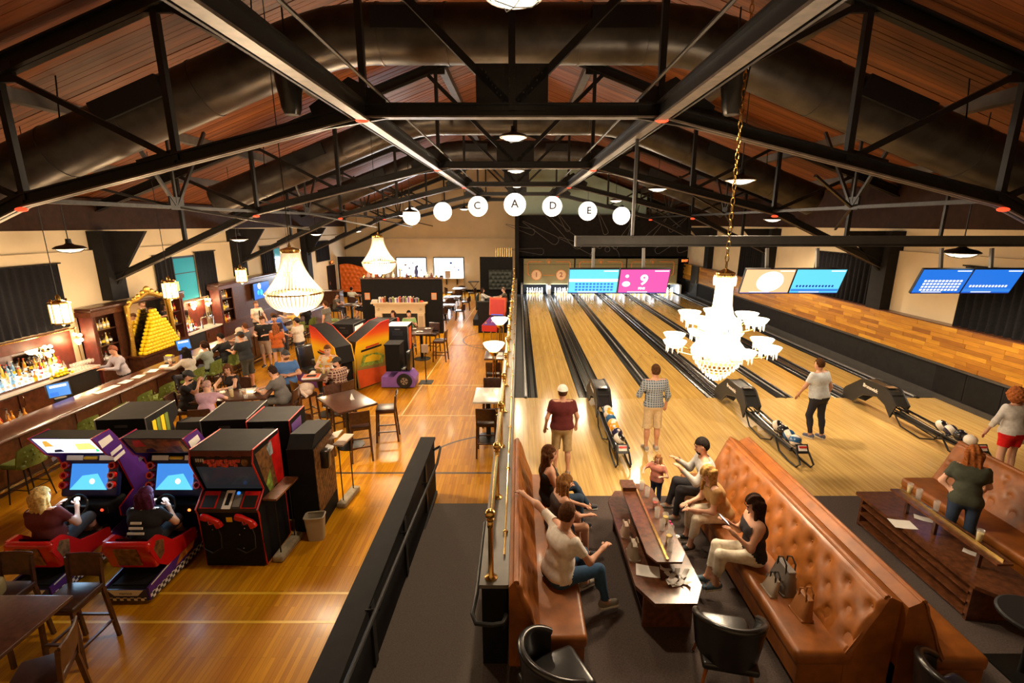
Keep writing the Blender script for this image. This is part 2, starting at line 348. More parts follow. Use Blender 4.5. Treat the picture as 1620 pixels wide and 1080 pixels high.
# walls
struct('wall_left', MB().bx(XL-.3, XL, YB, YF, 0, 5.5).bx(XL, XL+.10, YB, YF, 0, 4.02), 'cream', 'cream painted side wall above the bar')
struct('wall_right', MB().bx(XR, XR+.3, YB, YF, 0, 5.9).bx(XR-.10, XR, YB, YF, 2.2, 4.0), 'cream', 'cream painted side wall above the lanes')
struct('wall_far', MB().prism([(XL-.3,0),(XR+.3,0),(XR+.3,roofz(XR+.3)+.1),(RX,RZ+.1),(XL-.3,roofz(XL-.3)+.1)], 'y', YF, YF+.3).bx(XL, -.25, YF-.14, YF, 0, 3.76), 'cream', 'cream gable wall at the far end of the hall')
struct('wall_far_upper', MB().prism([(-.2,4.8),(8.5,4.8),(8.5,6.5),(-.1,9.7)], 'y', 33.6, 33.75), 'mint', 'gable above the mural, tinted pale green for the light on it')  # same gable as the cream one, greenish light put into its colour
struct('wall_near', MB().prism([(XL-.3,0),(XR+.3,0),(XR+.3,roofz(XR+.3)+.1),(RX,RZ+.1),(XL-.3,roofz(XL-.3)+.1)], 'y', YB-.3, YB), 'cream')
struct('baseboard_far', MB().bx(XL+.1, -.3, YF-.18, YF-.13, 0, .16), 'matte_black')
# right wall: dark lower band and a band of end-grain planks above it
wb = struct('wall_right_lower', MB().bx(10.60, XR, YB, 31, .2, 1.34), 'charcoal', 'black painted lower wall beside the lanes')
for i, y in enumerate((9.2, 10.1, 11.0)): MB().bx(10.585, 10.605, y, y+.85, .62, 1.28).build('access_panel', 'matte_black', wb)
MB().bx(10.57, 10.61, YB, 31, .45, .58).build('kick_board', 'grey_dark', wb)
MB().bx(10.55, XR, YB, 31, 1.30, 1.345).build('ledge', 'grey_dark', wb)
pw = struct('wall_right_planks', MB().bx(10.66, XR, YB, 31, 1.345, 2.28), 'matte_black', 'band of golden wood planks on the wall beside the lanes')
pm = {}
rows, rh = 9, .1031
npl = 0
for r_ in range(rows):
    y = 8.4 - RNG.uniform(0, .6)
    while y < 31:
        ln = float(RNG.choice([.42, .6, .78, .95])) * (1.0 if y < 17 else 2.0)
        key = (round(ln, 2),)
        if key not in pm: pm[key] = MB().bx(-.05, .0, .0015, ln-.0015, .0015, rh-.0015).mesh('plank', 'wall_plank')
        if npl < 300:
            o = link('plank', pm[key], pw, (10.66-float(RNG.uniform(0, .012)), y, 1.345+r_*rh)); npl += 1
        y += ln
MB().bx(10.62, XR, YB, 31, 2.272, 2.30).build('cap_rail', 'walnut', pw)
# roof of boards
rf = {}
for s_, nm in ((-1, 'ceiling_left'), (1, 'ceiling_right')):
    xe = XL-.3 if s_ < 0 else XR+.3
    ze = roofz(xe)
    rf[s_] = struct(nm, MB().prism([(RX,RZ+.06),(xe,ze+.06),(xe,ze+.2),(RX,RZ+.2)], 'y', YB, YF+.2), 'matte_black', 'red-brown board ceiling over the %s' % ('bar and arcade' if s_ < 0 else 'bowling lanes'))
    Lr = sqrt((xe-RX)**2+(RZ-ze)**2); a = atan2(ze-RZ, xe-RX)
    wd = .138; n = int((YF-2.0)/wd)
    pmesh = [MB().bx(0, Lr, .0035, wd-.0035, .0, .05).mesh('plank', 'roof_plank') for _ in range(1)][0]
    for i in range(n):
        o = link('plank', pmesh, rf[s_]); y0 = 2.2+i*wd
        ca, sa = cos(a), sin(a); dz = float(RNG.uniform(0, .014))
        if s_ > 0: M = Matrix(((ca,0,-sa,RX),(0,1,0,y0),(sa,0,ca,RZ+dz),(0,0,0,1)))
        else: M = Matrix(((ca,0,sa,RX),(0,-1,0,y0+wd),(sa,0,-ca,RZ+dz),(0,0,0,1)))
        o.matrix_local = M
# dark wall plates under the eaves
mat('wall_plate', (.030,.012,.006), .7, var=.3, spec=.2)
struct('trim_10', MB().bx(XL, XL+.22, YB, YF, 4.58, roofz(XL)+.02), 'wall_plate'); struct('trim_11', MB().bx(XR-.22, XR, YB, YF, 4.62, roofz(XR)+.02), 'wall_plate')
# purlins under the boards
mat('purlin_grey', (.085,.068,.055), .6, var=.2)
for k, x in enumerate((-10.4,-8.4,-5.2,-2.2,2.0,5.0,8.2,10.2)):
    struct('trim_%d' % (20+k), MB().bx(x-.11, x+.11, YB, YF, roofz(x)-.16, roofz(x)+.06), 'purlin_grey')
# ---------------------------------------------------------------- trusses
def chordo(t, nm, a, b, d=.20, wdt=.16):
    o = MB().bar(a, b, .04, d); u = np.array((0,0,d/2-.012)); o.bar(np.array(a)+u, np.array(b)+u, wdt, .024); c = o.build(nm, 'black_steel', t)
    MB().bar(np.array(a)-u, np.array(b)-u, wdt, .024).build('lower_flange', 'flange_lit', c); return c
def chord(mb, a, b, d=.20, wdt=.16):  # double angle section: web plate + flanges
    mb.bar(a, b, .04, d); u = np.array((0,0,d/2-.012))
    mb.bar(np.array(a)-u, np.array(b)-u, wdt, .024); mb.bar(np.array(a)+u, np.array(b)+u, wdt, .024); return mb
KX, KZ = 2.15, 6.35
def build_truss():
    t = thing('roof_truss', 'x', 'truss', (0, 7.7, 0))
    chordo(t, 'bottom_chord', (RX-KX,0,KZ), (RX+KX,0,KZ))
    for s_ in (-1, 1):
        xe = XL+.1 if s_ < 0 else XR-.1
        ze = 3.08 if s_ < 0 else 3.45
        k = RX+s_*KX
        k2, z2 = RX+s_*7.4, 5.10
        chordo(t, 'bottom_chord', (k,0,KZ), (k2,0,z2)); chordo(t, 'bottom_chord', (k2,0,z2), (xe,0,ze))
        chord(MB(), (RX,0,RZ-.30), (xe,0,roofz(xe)-.30), .24, .2).build('top_chord', 'black_steel', t)
        def bc(x):
            if s_*(x-k) <= 0: return KZ
            return KZ+(z2-KZ)*(x-k)/(k2-k) if s_*(x-k2) <= 0 else z2+(ze-z2)*(x-k2)/(xe-k2)
        def tc(x): return roofz(x)-.30
        xs = [k, RX+s_*5.0, RX+s_*7.4, RX+s_*9.6]
        for x in xs: MB().bar((x,0,bc(x)), (x,0,tc(x)), .10, .09, (1,0,0)).build('web_post', 'black_steel', t)
        for a, b in ((xs[0],xs[1]),(xs[1],xs[2]),(xs[2],xs[3])): MB().bar((a,0,bc(a)), (b,0,tc(b)), .09, .08).build('web_diagonal', 'black_steel', t)
        for x in xs: MB().bar((x+s_*-.0,.03,bc(x)+.05), (x+s_*.6,.03,bc(x+s_*.6)+.03), .05, .24).build('gusset', 'black_steel', t)
        for x in xs[:3]: MB().bx(x-.25, x+.25, -.03, .03, tc(x)-.18, tc(x)+.1).build('gusset', 'black_steel', t)
        MB().bar((RX+s_*.05,.02,KZ+.1), (RX+s_*2.35,.02,roofz(2.35)-.4), .11, .10, (1,0,0)).build('web_diagonal', 'black_steel', t)
        MB().prism([(k-s_*.35,KZ-.1),(k+s_*.7,bc(k+s_*.7)-.1),(k+s_*.8,bc(k+s_*.8)+.25),(k+s_*.2,KZ+.45),(k-s_*.3,KZ+.2)], 'y', -.03, .03).build('gusset', 'black_steel', t)
        # red light fittings on the chord joints
        for x in (k+s_*.02, k2): MB().sphere((x,-.10,bc(x)-.14), (.10,.05,.035), 10, 6).build('red_fitting', 'red_lamp', t, True)
    MB().bar((RX,0,KZ), (RX,0,RZ-.3), .12, .10, (1,0,0)).build('king_post', 'black_steel', t)
    g = MB().bx(RX-.52, RX+.52, -.035, .035, KZ, KZ+.62).build('gusset', 'black_steel', t)
    rv = MB()
    for s_ in (-1, 0, 1):
        for i in range(5):
            for j in (-1, 1): rv.sphere((RX+s_*(.12+i*.07)+j*.035*(1 if s_ == 0 else .7), -.05, KZ+.12+i*.10-j*.02*abs(s_)), .014, 6, 4)
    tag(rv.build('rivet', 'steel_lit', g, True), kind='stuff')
    MB().prism([(RX-.35,RZ-.85),(RX+.35,RZ-.85),(RX+.6,RZ-.5),(RX,RZ-.2),(RX-.6,RZ-.5)], 'y', -.03, .03).build('gusset', 'black_steel', t)
    return t
tr0 = build_truss()
tr_lab = {.95:'black riveted roof truss nearest the balcony, over the ramp', 7.7:'black riveted roof truss above the edge of the bowling approach', 14.45:'black riveted roof truss above the golden mirror behind the bar',
          21.2:'black roof truss that the row of white globes hangs from', 27.95:'black roof truss between the globes and the far wall', 34.6:'black roof truss set against the far gable wall'}
for y in TRUSS_Y:
    if y == 7.7: tr0['label'] = tr_lab[y]; tr0['group'] = 'roof trusses'
    else: dup(tr0, (0,y,0), 0, tr_lab[y], 'roof trusses')
# columns on both walls
for y, ds in ((14.45,''), (21.2,''), (27.95,'')):
    struct('column_left', MB().bx(XL, XL+.42, y-.30, y+.30, 2.56 if y < 22 else 0, 4.55).prism([(XL,4.55),(XL+1.5,4.55),(XL+.42,3.0),(XL,2.9)], 'y', y-.05, y+.05), 'charcoal')
    struct('column_right', MB().bx(XR-.4, XR, y-.30, y+.30, 2.3, 4.55).prism([(XR,4.55),(XR-1.5,4.55),(XR-.4,3.4),(XR,3.3)], 'y', y-.05, y+.05), 'charcoal')
# longitudinal beams at the truss knees
for s_, nm in ((-1,'bar'), (1,'lane')):
    b = thing('ceiling_beam', 'long black steel beam joining the truss knees on the %s side' % nm, 'beam', (RX+s_*KX, 0, KZ-.13), 0, 'long ceiling beams')
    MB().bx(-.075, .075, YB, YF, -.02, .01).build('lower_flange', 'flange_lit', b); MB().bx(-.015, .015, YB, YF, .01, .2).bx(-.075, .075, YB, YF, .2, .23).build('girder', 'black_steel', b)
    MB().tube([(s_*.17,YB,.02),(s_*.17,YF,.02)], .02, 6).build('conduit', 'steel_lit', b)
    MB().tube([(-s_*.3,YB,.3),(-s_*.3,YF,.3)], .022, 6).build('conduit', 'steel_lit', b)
# sway frames between the trusses
def sway(x):
    t = thing('sway_frame', 'x', 'bracing', (x,0,0)); zb = 6.35-(abs(x-RX)-KX)*.238
    zt = roofz(x)-.35
    for y0, y1 in zip(TRUSS_Y[1:-1], TRUSS_Y[2:]):
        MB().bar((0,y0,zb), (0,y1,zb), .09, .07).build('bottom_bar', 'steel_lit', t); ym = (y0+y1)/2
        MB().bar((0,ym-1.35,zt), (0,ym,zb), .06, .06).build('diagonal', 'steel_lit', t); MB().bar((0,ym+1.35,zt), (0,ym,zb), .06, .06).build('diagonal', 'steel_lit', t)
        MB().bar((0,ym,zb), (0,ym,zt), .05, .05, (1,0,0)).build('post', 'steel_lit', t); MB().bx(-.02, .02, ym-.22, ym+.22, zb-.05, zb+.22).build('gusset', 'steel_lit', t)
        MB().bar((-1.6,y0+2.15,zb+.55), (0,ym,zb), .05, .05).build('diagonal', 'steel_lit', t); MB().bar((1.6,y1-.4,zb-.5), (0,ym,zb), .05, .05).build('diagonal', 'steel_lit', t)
    return t
for x, nm in ((RX-7.4,'bar side'), (RX+7.4,'lane side')):
    s = sway(x); s['label'] = 'row of steel sway bracing between trusses on the ' + nm; s['group'] = 'sway bracing'
# ducts
for y, nm in ((9.1,'over the bowling approach'), (15.85,'over the middle of the lanes'), (22.6,'beyond the row of white globes')):
    t = thing('air_duct', 'big black round air duct bending with the roof, ' + nm, 'duct', (RX, y, 0), 0, 'black roof ducts')
    r_ = .45; zc = 7.82
    path = [(-9.3,0,5.47),(-3.9,0,7.5),(-3.5,0,7.63),(-3.0,0,7.76),(-2.4,0,zc),(2.4,0,zc),(3.0,0,7.76),(3.5,0,7.63),(3.9,0,7.5),(9.3,0,5.47)]
    MB().tube(path, r_, 28).build('duct_pipe', 'duct_black', t, 60)
    for a, b, n in ((np.array((-9.3,0,5.47)), np.array((-3.9,0,7.5)), 4), (np.array((-2.2,0,zc)), np.array((2.2,0,zc)), 4), (np.array((3.9,0,7.5)), np.array((9.3,0,5.47)), 4)):
        for i in range(n+1):
            p = a+(b-a)*i/n; d = (b-a)/np.linalg.norm(b-a)
            MB().tube([p-d*.02, p+d*.02], r_+.012, 28).build('seam_ring', 'duct_black', t, 60)
    for x, z in ((-1.75, zc), (1.75, zc)): MB().bx(x-.5, x+.5, -r_-.02, -.25, z-.06, z+.26).build('vent_grille', 'grille_black', t)
    for s_ in (-1, 1):
        MB().box((s_*6.3, -.30, 6.72), (1.25,.4,.34), (0, s_*.36, 0)).build('vent_grille', 'grille_black', t)
        for x in (4.2, 7.6):
            z = 7.5-(x-3.9)*.376; MB().tube([(s_*x,-.3,z+.3),(s_*x,-.2,roofz(s_*x)+.0)], .012, 5).build('hanger', 'black_steel', t)
# ---------------------------------------------------------------- windows & curtains
def curtain(name, label, x, y0, y1, z0, z1, face, amp=.085, group='black window curtains'):
    n = max(24, int((y1-y0)*30)); nw = (y1-y0)*4.6
    def fn(u, v):
        y = y0+(y1-y0)*u; return (x+face*(.05+amp*(.6+.4*v)*sin(2*pi*nw*u+.6*sin(9*u))+.012*sin(31*u)), y, z1+(z0-z1)*v)
    t = thing(name, label, 'curtain', (0,0,0), 0, group)
    MB().grid(fn, n, 6).build('drape', 'curtain', t, 'all'); MB().tube([(x+face*.05,y0-.06,z1+.02),(x+face*.05,y1+.06,z1+.02)], .018, 8).build('curtain_rod', 'black_steel', t)
    return t
CURT = [('curtain', 'black pleated curtain behind the liquor shelf on the bar wall', XL+.11, 8.0, 12.95, 2.05, 3.72, 1, .034),
        ('curtain', 'black curtain on the near side of the teal window behind the beer taps', XL+.11, 16.35, 17.22, 2.04, 3.70, 1, .034),
        ('curtain', 'black curtain on the far side of the teal window behind the beer taps', XL+.11, 18.48, 19.7, 2.04, 3.70, 1, .034),
        ('curtain', 'black curtain drawn open at the narrow window above the bar television', XL+.11, 23.2, 24.47, 1.9, 3.70, 1, .034),
        ('curtain', 'small black blind drawn beside the exit door on the bar wall', XL+.11, 29.6, 31.6, 2.5, 3.70, 1, .034),
        ('curtain', 'black curtain on the lane wall behind the blue score screens', XR-.13, 7.0, 11.9, 2.28, 3.75, -1),
        ('curtain', 'black curtain on the lane wall behind the teal score screen', XR-.13, 14.6, 17.9, 2.28, 3.78, -1),
        ('curtain', 'black curtain on the lane wall beside the masking sign number 6', XR-.13, 21.0, 24.2, 2.28, 3.75, -1)]
for c in CURT: curtain(*c)
for n_, (y0, y1) in enumerate(((17.3,18.4), (24.55,25.1), (7.2,8.6))):
    wd_ = struct('window_%d' % (n_+1), MB().bx(XL+.08, XL+.13, y0-.06, y1+.06, 1.98, 3.62), 'black_steel')
    MB().bx(XL+.115, XL+.14, y0, y1, 2.05, 3.55).build('pane', 'window_night', wd_); MB().bx(XL+.135, XL+.15, y0, y1, 3.0, 3.03).build('glazing_bar', 'black_steel', wd_); MB().bx(XL+.14, XL+.143, y0, y0+.09, 2.2, 2.75).build('street_sign', 'scr_yellow', wd_)
# ---------------------------------------------------------------- ramp walls, knee wall
rw = struct('wall_ramp', MB().bx(-1.72, -1.5, YB, 7.95, 0, 1.05), 'charcoal', 'low black wall between the arcade floor and the ramp')
MB().bx(-1.74, -1.48, YB, 7.98, 1.05, 1.085).build('coping', 'charcoal', rw)
for i in range(5): MB().bx(-1.5, -1.475, 1.2+i*1.45, 1.3+i*1.45, .2, 1.05).build('batten', 'black', rw)
MB().bx(-1.5, -1.47, YB, 7.9, .0, .08).build('skirting', 'black', rw)
hr = thing('handrail', 'black tube handrail fixed along the ramp wall', 'handrail', (-1.36,0,0))
def rz_(y): return .45*(7.59-y)/5.39 if y > 2.2 else .45
MB().tube([(-.12,7.75,.95),(-.02,7.85,.97),(.0,7.75,.98)]+[(0,y,.92+rz_(y)-.05) for y in (7.4,6,4.6,3.4,2.6)]+[(0,2.2,1.32),(-.02,1.2,1.34),(-.12,1.1,1.3)], .021, 8).build('rail', 'black_steel', hr, True)
for y in (6.8,5.4,4.0,2.8): MB().tube([(-.14,y,.78+rz_(y)),(-.0,y,.80+rz_(y)),(0,y,.87+rz_(y))], .014, 6).build('bracket', 'black_steel', hr, True)
kw = struct('wall_divider', MB().bx(-.36, -.12, 4.0, 31.0, 0, 1.36), 'matte_black', 'long black half wall dividing the lanes from the arcade side')
mat('cap_grey', (.14,.125,.105), .35, var=.15)
MB().bx(-.38, -.10, 3.97, 31.0, 1.36, 1.40).build('cap', 'cap_grey', kw)
lp = thing('handrail', 'black tube handrail loop around the end of the divider wall', 'handrail', (-.24,4.0,0))
MB().tube([(-.17,1.2,1.24),(-.17,.0,1.27),(-.19,-.22,1.25),(-.15,-.32,1.24),(0,-.34,1.24),(.09,-.32,1.24),(.12,-.25,1.24),(.12,-.18,1.20),(.11,-.14,1.05),(.09,-.06,.95),(.07,.02,.95)], .021, 8).build('rail', 'black_steel', lp, True)
for y in (.3, 1.0): MB().tube([(-.11,y,1.15),(-.17,y,1.25)], .014, 6).build('bracket', 'black_steel', lp)
# brass rail on the divider
br = thing('brass_railing', 'polished brass post railing with ball finials on the divider wall', 'railing', (-.27,0,1.40))
ys = [4.07+i*1.435 for i in range(19)]
pst = MB().lathe([(.062,0),(.062,.012),(.045,.025),(.024,.05),(.024,.55),(.03,.56),(.03,.60),(.022,.62)], 12).mesh('post', 'brass', 40)
fin = MB().sphere((0,0,.70), .052, 12, 8).lathe([(.022,.62),(.036,.63),(.036,.65),(.02,.66)], 10).mesh('finial', 'brass', 40)
for i, y in enumerate(ys):
    p_ = link('post', pst, br, (0,y,0)); link('finial', fin, p_)
MB().tube([(0,ys[0],.58),(0,ys[-1],.58)], .022, 8).build('rail', 'brass', br, True)
clp = MB().sphere((0,0,0), .03, 8, 6).mesh('clip', 'brass', True)
for i, y in enumerate(ys[:-1]): link('clip', clp, br, (.12, y+.7, .02))
MB().tube([(.12,ys[0]+.3,.03),(.12,ys[-1],.03)], .012, 6).build('foot_rail', 'brass', br, True)
NUMW = ['', 'one', 'two', 'three', 'four', 'five', 'six']
# ---------------------------------------------------------------- lanes
RET = [1.88, 5.14, 8.40]; LW = 1.04; HG = .36
LANES = [c+s_*(HG+LW/2) for c in RET for s_ in (-1,1)]
gp = [(-.115,0),(-.115,.075)] + [(.115*cos(pi-a*pi/8)*1.0, .075-.075*sin(a*pi/8)) for a in range(1,8)] + [(.115,.075),(.115,0)]
for i, cx in enumerate(LANES):
    t = thing('bowling_lane', 'maple bowling lane running up to pin deck number %s' % NUMW[i+1], 'bowling lane', (cx,0,.34), 0, 'bowling lanes')
    MB().bx(-LW/2, LW/2, 11.70, 30.9, 0, .11).build('lane_bed', 'lane_wood', t)
    for s_ in (-1,1):
        x = s_*(LW/2+.110)
        MB().prism([(x-.110,0.02),(x-.110,.1)]+[(x+.095*cos(pi+a*pi/6), .085+.075*sin(pi+a*pi/6)*1) for a in range(7)]+[(x+.110,.1),(x+.110,.02)], 'y', 11.72, 30.9).build('gutter', 'gutter', t, 30)
    for k in range(7): # aiming arrows and dots
        dx = (k-3)*.13; y = 16.2-abs(k-3)*.28
        MB().add([(dx-.018,y-.15,.1112),(dx+.018,y-.15,.1112),(dx,y+.05,.1112)], [(0,1,2)]).build('arrow_mark', 'walnut', t)
    MB().bx(-LW/2, LW/2, 11.64, 11.70, .1105, .1112).build('foul_line', 'lane_wood', t)
def capping(name, label, x, w_, m='alu', z0=0):
    t = thing(name, label, 'divider', (x,0,.34), 0, 'lane divider cappings')
    MB().bx(-w_/2, w_/2, 11.72, 30.9, z0, .125).build('capping', 'gutter', t)
    MB().rbox((0,21.3,.135), (w_*.55,19.1,.03), .012).build('top_strip', m, t)
    MB().bx(-w_*.28, w_*.28, 11.66, 11.717, z0, .14).build('end_cap', 'black', t)
capping('lane_divider', 'flat divider capping beside the half wall at lane one', .175, .11)
for c, n_ in zip(RET, ('one and two', 'three and four', 'five and six')):
    t = thing('lane_divider', 'wide ball return track cover between lanes '+n_, 'divider', (c,0,.34), 0, 'lane divider cappings')
    MB().bx(-.12, .12, 11.75, 30.9, 0, .13).build('capping', 'gutter', t)
    for s_ in (-1,1): MB().tube([(s_*.075,11.8,.14),(s_*.075,30.9,.14)], .02, 8).build('track_rail', 'chrome', t, True)
for c, n_ in ((3.51,'two and three'), (6.77,'four and five')): capping('lane_divider', 'narrow divider capping between lanes '+n_, c, .075, 'alu', .1)
capping('lane_divider', 'flat divider capping along the black wall at lane six', 10.12, .14)
struct('floor_lane_edge_wall', MB().bx(-.12, .12, 11.70, 30.9, .2, .44), 'grey_dark'); struct('floor_lane_edge_right', MB().bx(10.2, 10.62, 11.70, 30.9, .2, .46), 'grey_dark')
# pin end: mural wall, masking signs, pits
mw = struct('wall_mural', MB().bx(-.25, XR, 31.9, 32.2, 2.62, 5.28).bx(-.25, .33, 31.6, 32.2, 0, 2.62).bx(10.3, XR, 31.6, 32.2, 0, 2.62), 'mural', 'black mural wall with chalk outlines of bowling pins above the lanes')
MB().bx(-.25, .0, 30.9, 32.0, 0, 5.28).build('end_return', 'mural', mw)
pits = struct('wall_pit', MB().bx(-.25, XR, 32.8, 33, 0, 2.7), 'black'); struct('ceiling_pit', MB().bx(-.25, XR, 31.9, 33, 2.62, 2.7), 'black')
def pin_outline(cx, cz, a, L):
    prof = [(0,.0),(.045,.008),(.075,.035),(.088,.08),(.085,.16),(.065,.35),(.035,.7),(.012,1.0),(0,1.005)]
    pts = [(p[0]*1.15*L, p[1]*L) for p in prof]+[(-p[0]*1.15*L, p[1]*L) for p in reversed(prof[1:-1])]
    ca, sa = cos(a), sin(a); q = [(cx+x*ca-z*sa, 31.893, cz+x*sa+z*ca) for x, z in pts]
    tag(MB().tube(q, .016, 4, closed=True).build('pin_outline', 'mural_line', mw), None)
for i, (x, z, a, L) in enumerate(((2.5,3.6,1.05,2.6),(4.9,3.0,1.2,2.5),(1.6,3.0,1.5,2.0),(4.0,3.3,.85,3.2),(5.6,4.1,.4,1.6),(6.6,3.7,-.5,1.8),(7.2,3.9,.1,1.4),(8.0,3.6,-.75,2.0),(8.8,3.0,-1.1,2.1),(1.0,4.2,1.3,1.9),(10.2,3.1,-1.3,2.2),(3.2,4.3,.6,1.4),(9.6,4.3,-.9,1.5))): pin_outline(x, z, a, L)
for x, z, r_ in ((5.7,3.15,.16),(5.2,3.35,.14),(6.2,3.3,.14)):
    MB().tube([(x+r_*cos(k*pi/10),31.893,z+r_*sin(k*pi/10)) for k in range(20)], .016, 4, closed=True).build('ring_outline', 'mural_line', mw)
MB().tube([(5.55+.95*cos(pi*k/16),31.893,2.65+.75*sin(pi*k/16)) for k in range(17)], .016, 4).build('ball_outline', 'mural_line', mw)
for i, c in enumerate(RET):
    c2 = [2.03, 5.55, 9.08][i]*1.0
    t = thing('masking_sign', 'olive masking sign with numbers %s and %s above the pins' % (NUMW[2*i+1], NUMW[2*i+2]), 'sign', (c, 30.85, 0), 0, 'lane number signs')
    MB().bx(-1.58, 1.58, 0, .08, 1.02, 2.62).build('panel', 'olive_panel', t)
    MB().bx(-1.58, 1.58, -.004, 0, 2.26, 2.275).build('panel_joint', 'mural', t)
    for s_ in (-1,1):
        MB().tube([(s_*.42,-.006,2.44),(s_*1.25,-.006,2.44),(s_*1.33,-.006,2.36),(s_*1.33,-.006,1.75),(s_*1.28,-.006,1.63),(s_*1.2,-.006,1.60)], .028, 5).build('frame_line', 'orange_line', t)
        d = MB().lathe([(0,-.02),(.31,-.02),(.31,0)], 28).xf(Matrix.Translation((s_*.78,0,1.62))@Matrix.Rotation(-pi/2,4,'X')).build('number_disc', 'cream_disc', t)
        MB().tube([(s_*.78+.31*cos(k*pi/14),-.012,1.62+.31*sin(k*pi/14)) for k in range(28)], .022, 5, closed=True).build('disc_ring', 'orange_line', d)
        text('numeral', str(2*i+1+(s_ > 0)), .40, (s_*.78,-.028,1.62), (pi/2,0,0), 'sign_ink', d, bold=.012)
    MB().tube([(-.36,-.006,1.60),(.36,-.006,1.60)], .024, 5).build('frame_line', 'orange_line', t)
    MB().lathe([(0,-.012),(.085,-.012),(.085,0)], 16).xf(Matrix.Translation((0,0,2.42))@Matrix.Rotation(-pi/2,4,'X')).build('sun', 'orange_line', t)
    for k in range(9):
        a = pi*k/8; MB().tube([(.13*cos(a),-.006,2.44+.13*sin(a)),(.21*cos(a),-.006,2.44+.21*sin(a))], .009, 4).build('sun_ray', 'orange_line', t)
mat('kick_white', (.75,.77,.80), .4); mat('deck_back', (.02,.02,.022), .7)
for i, cx in enumerate(LANES):
    struct('wall_kickback', MB().bx(cx-LW/2-.36, cx-LW/2-.25, 30.4, 32.5, .44, 1.05), 'kick_white'); struct('wall_kickback', MB().bx(cx+LW/2+.25, cx+LW/2+.36, 30.4, 32.5, .44, 1.05), 'kick_white')
    struct('wall_pin_curtain', MB().bx(cx-LW/2-.25, cx+LW/2+.25, 32.3, 32.36, .3, 1.2), 'deck_back')
PINP = [(0,0)]+[(x*.152, .264*r_) for r_, xs in ((1,(-1,1)),(2,(-2,0,2)),(3,(-3,-1,1,3))) for x in xs]
pinm = MB().lathe([(0,0),(.026,0),(.036,.02),(.052,.09),(.0605,.115),(.055,.16),(.036,.215),(.0235,.255),(.026,.29),(.0325,.335),(.028,.365),(.012,.381),(0,.383)], 12).mesh('pin_body', 'pin_white', 'all')
pins_ = MB().lathe([(.0242,.246),(.0249,.249),(.0242,.253)], 12).lathe([(.0240,.262),(.0252,.268),(.0246,.272)], 12).mesh('stripe', 'red', 'all')
for i, cx in enumerate(LANES):
    for x, y in PINP:
        t = thing('bowling_pin', 'white bowling pin with red neck stripes standing on pin deck number %s' % NUMW[i+1], 'bowling pin', (cx+x, 30.0+y, .45), 0, 'bowling pins on deck '+NUMW[i+1])
        link('pin_body', pinm, t); link('stripe', pins_, t)
for i, c in enumerate(RET): lamp('pin_deck_light', (c, 30.5, 1.0), 55, COLD, 'AREA', (2.7,.3), aim=(0,.3,-1))
# ================================================================= LAMPS
def chain(mb, x, y, z0, z1, r=.008): return mb.tube([(x,y,z0),(x,y,z1)], r, 5)
# basket chandeliers (strings of beads)
def basket(loc, label, watt, sc=1.0):
    t = thing('bead_chandelier', label, 'chandelier', loc, 0, 'beaded basket chandeliers')
    R1, H1, H2 = .5, .72, .34        # rim radius, crown height, bowl depth
    MB().lathe([(.0,.0),(.16,.0),(.17,.03),(.17,.06),(.05,.10),(0,.10)], 20, (0,0,.72)).build('crown_ring', 'brass', t, 30)
    n = 44
    st = MB()
    for j in range(n):
        a = 2*pi*j/n; pts = []
        for i in range(8):
            u = i/7; r_ = .155+(R1-.155)*u**1.9; pts.append((r_*cos(a), r_*sin(a), H1*(1-u)))
        st.tube(pts, .0105, 5)
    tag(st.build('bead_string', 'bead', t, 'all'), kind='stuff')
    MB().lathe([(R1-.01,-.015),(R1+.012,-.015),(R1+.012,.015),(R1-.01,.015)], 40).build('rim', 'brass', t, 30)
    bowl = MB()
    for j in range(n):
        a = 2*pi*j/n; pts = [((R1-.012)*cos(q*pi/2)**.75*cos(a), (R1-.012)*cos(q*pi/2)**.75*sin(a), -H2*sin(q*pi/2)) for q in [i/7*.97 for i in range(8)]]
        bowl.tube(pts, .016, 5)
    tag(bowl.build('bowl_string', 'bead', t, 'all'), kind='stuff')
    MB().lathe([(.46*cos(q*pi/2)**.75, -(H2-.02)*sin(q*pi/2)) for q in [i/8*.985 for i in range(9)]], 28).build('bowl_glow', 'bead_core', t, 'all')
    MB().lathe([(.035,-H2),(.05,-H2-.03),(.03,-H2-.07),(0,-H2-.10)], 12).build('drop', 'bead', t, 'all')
    MB().lathe([(.015,.80),(.03,.84),(.012,.9)], 8).build('hook', 'brass', t)
    chain(MB(), 0, 0, .85, (roofz(loc[0])-loc[2]-.02)/sc).build('chain', 'black_steel', t); t.scale = (sc,sc,sc)
    for k in range(3): lamp('bulb_light', (.18*cos(k*2.1),.18*sin(k*2.1),.12), watt/3, NEUT, size=.12, parent=t)
    lamp('bulb_light', (0,0,-H2-.16), watt*.55, NEUT, size=.25, parent=t)
basket((-3.90,8.42,3.59), 'beaded basket chandelier above the tall pub tables by the arcade', 300, .945)
basket((-4.22,14.85,3.63), 'beaded basket chandelier above the fireplace end of the room', 280)
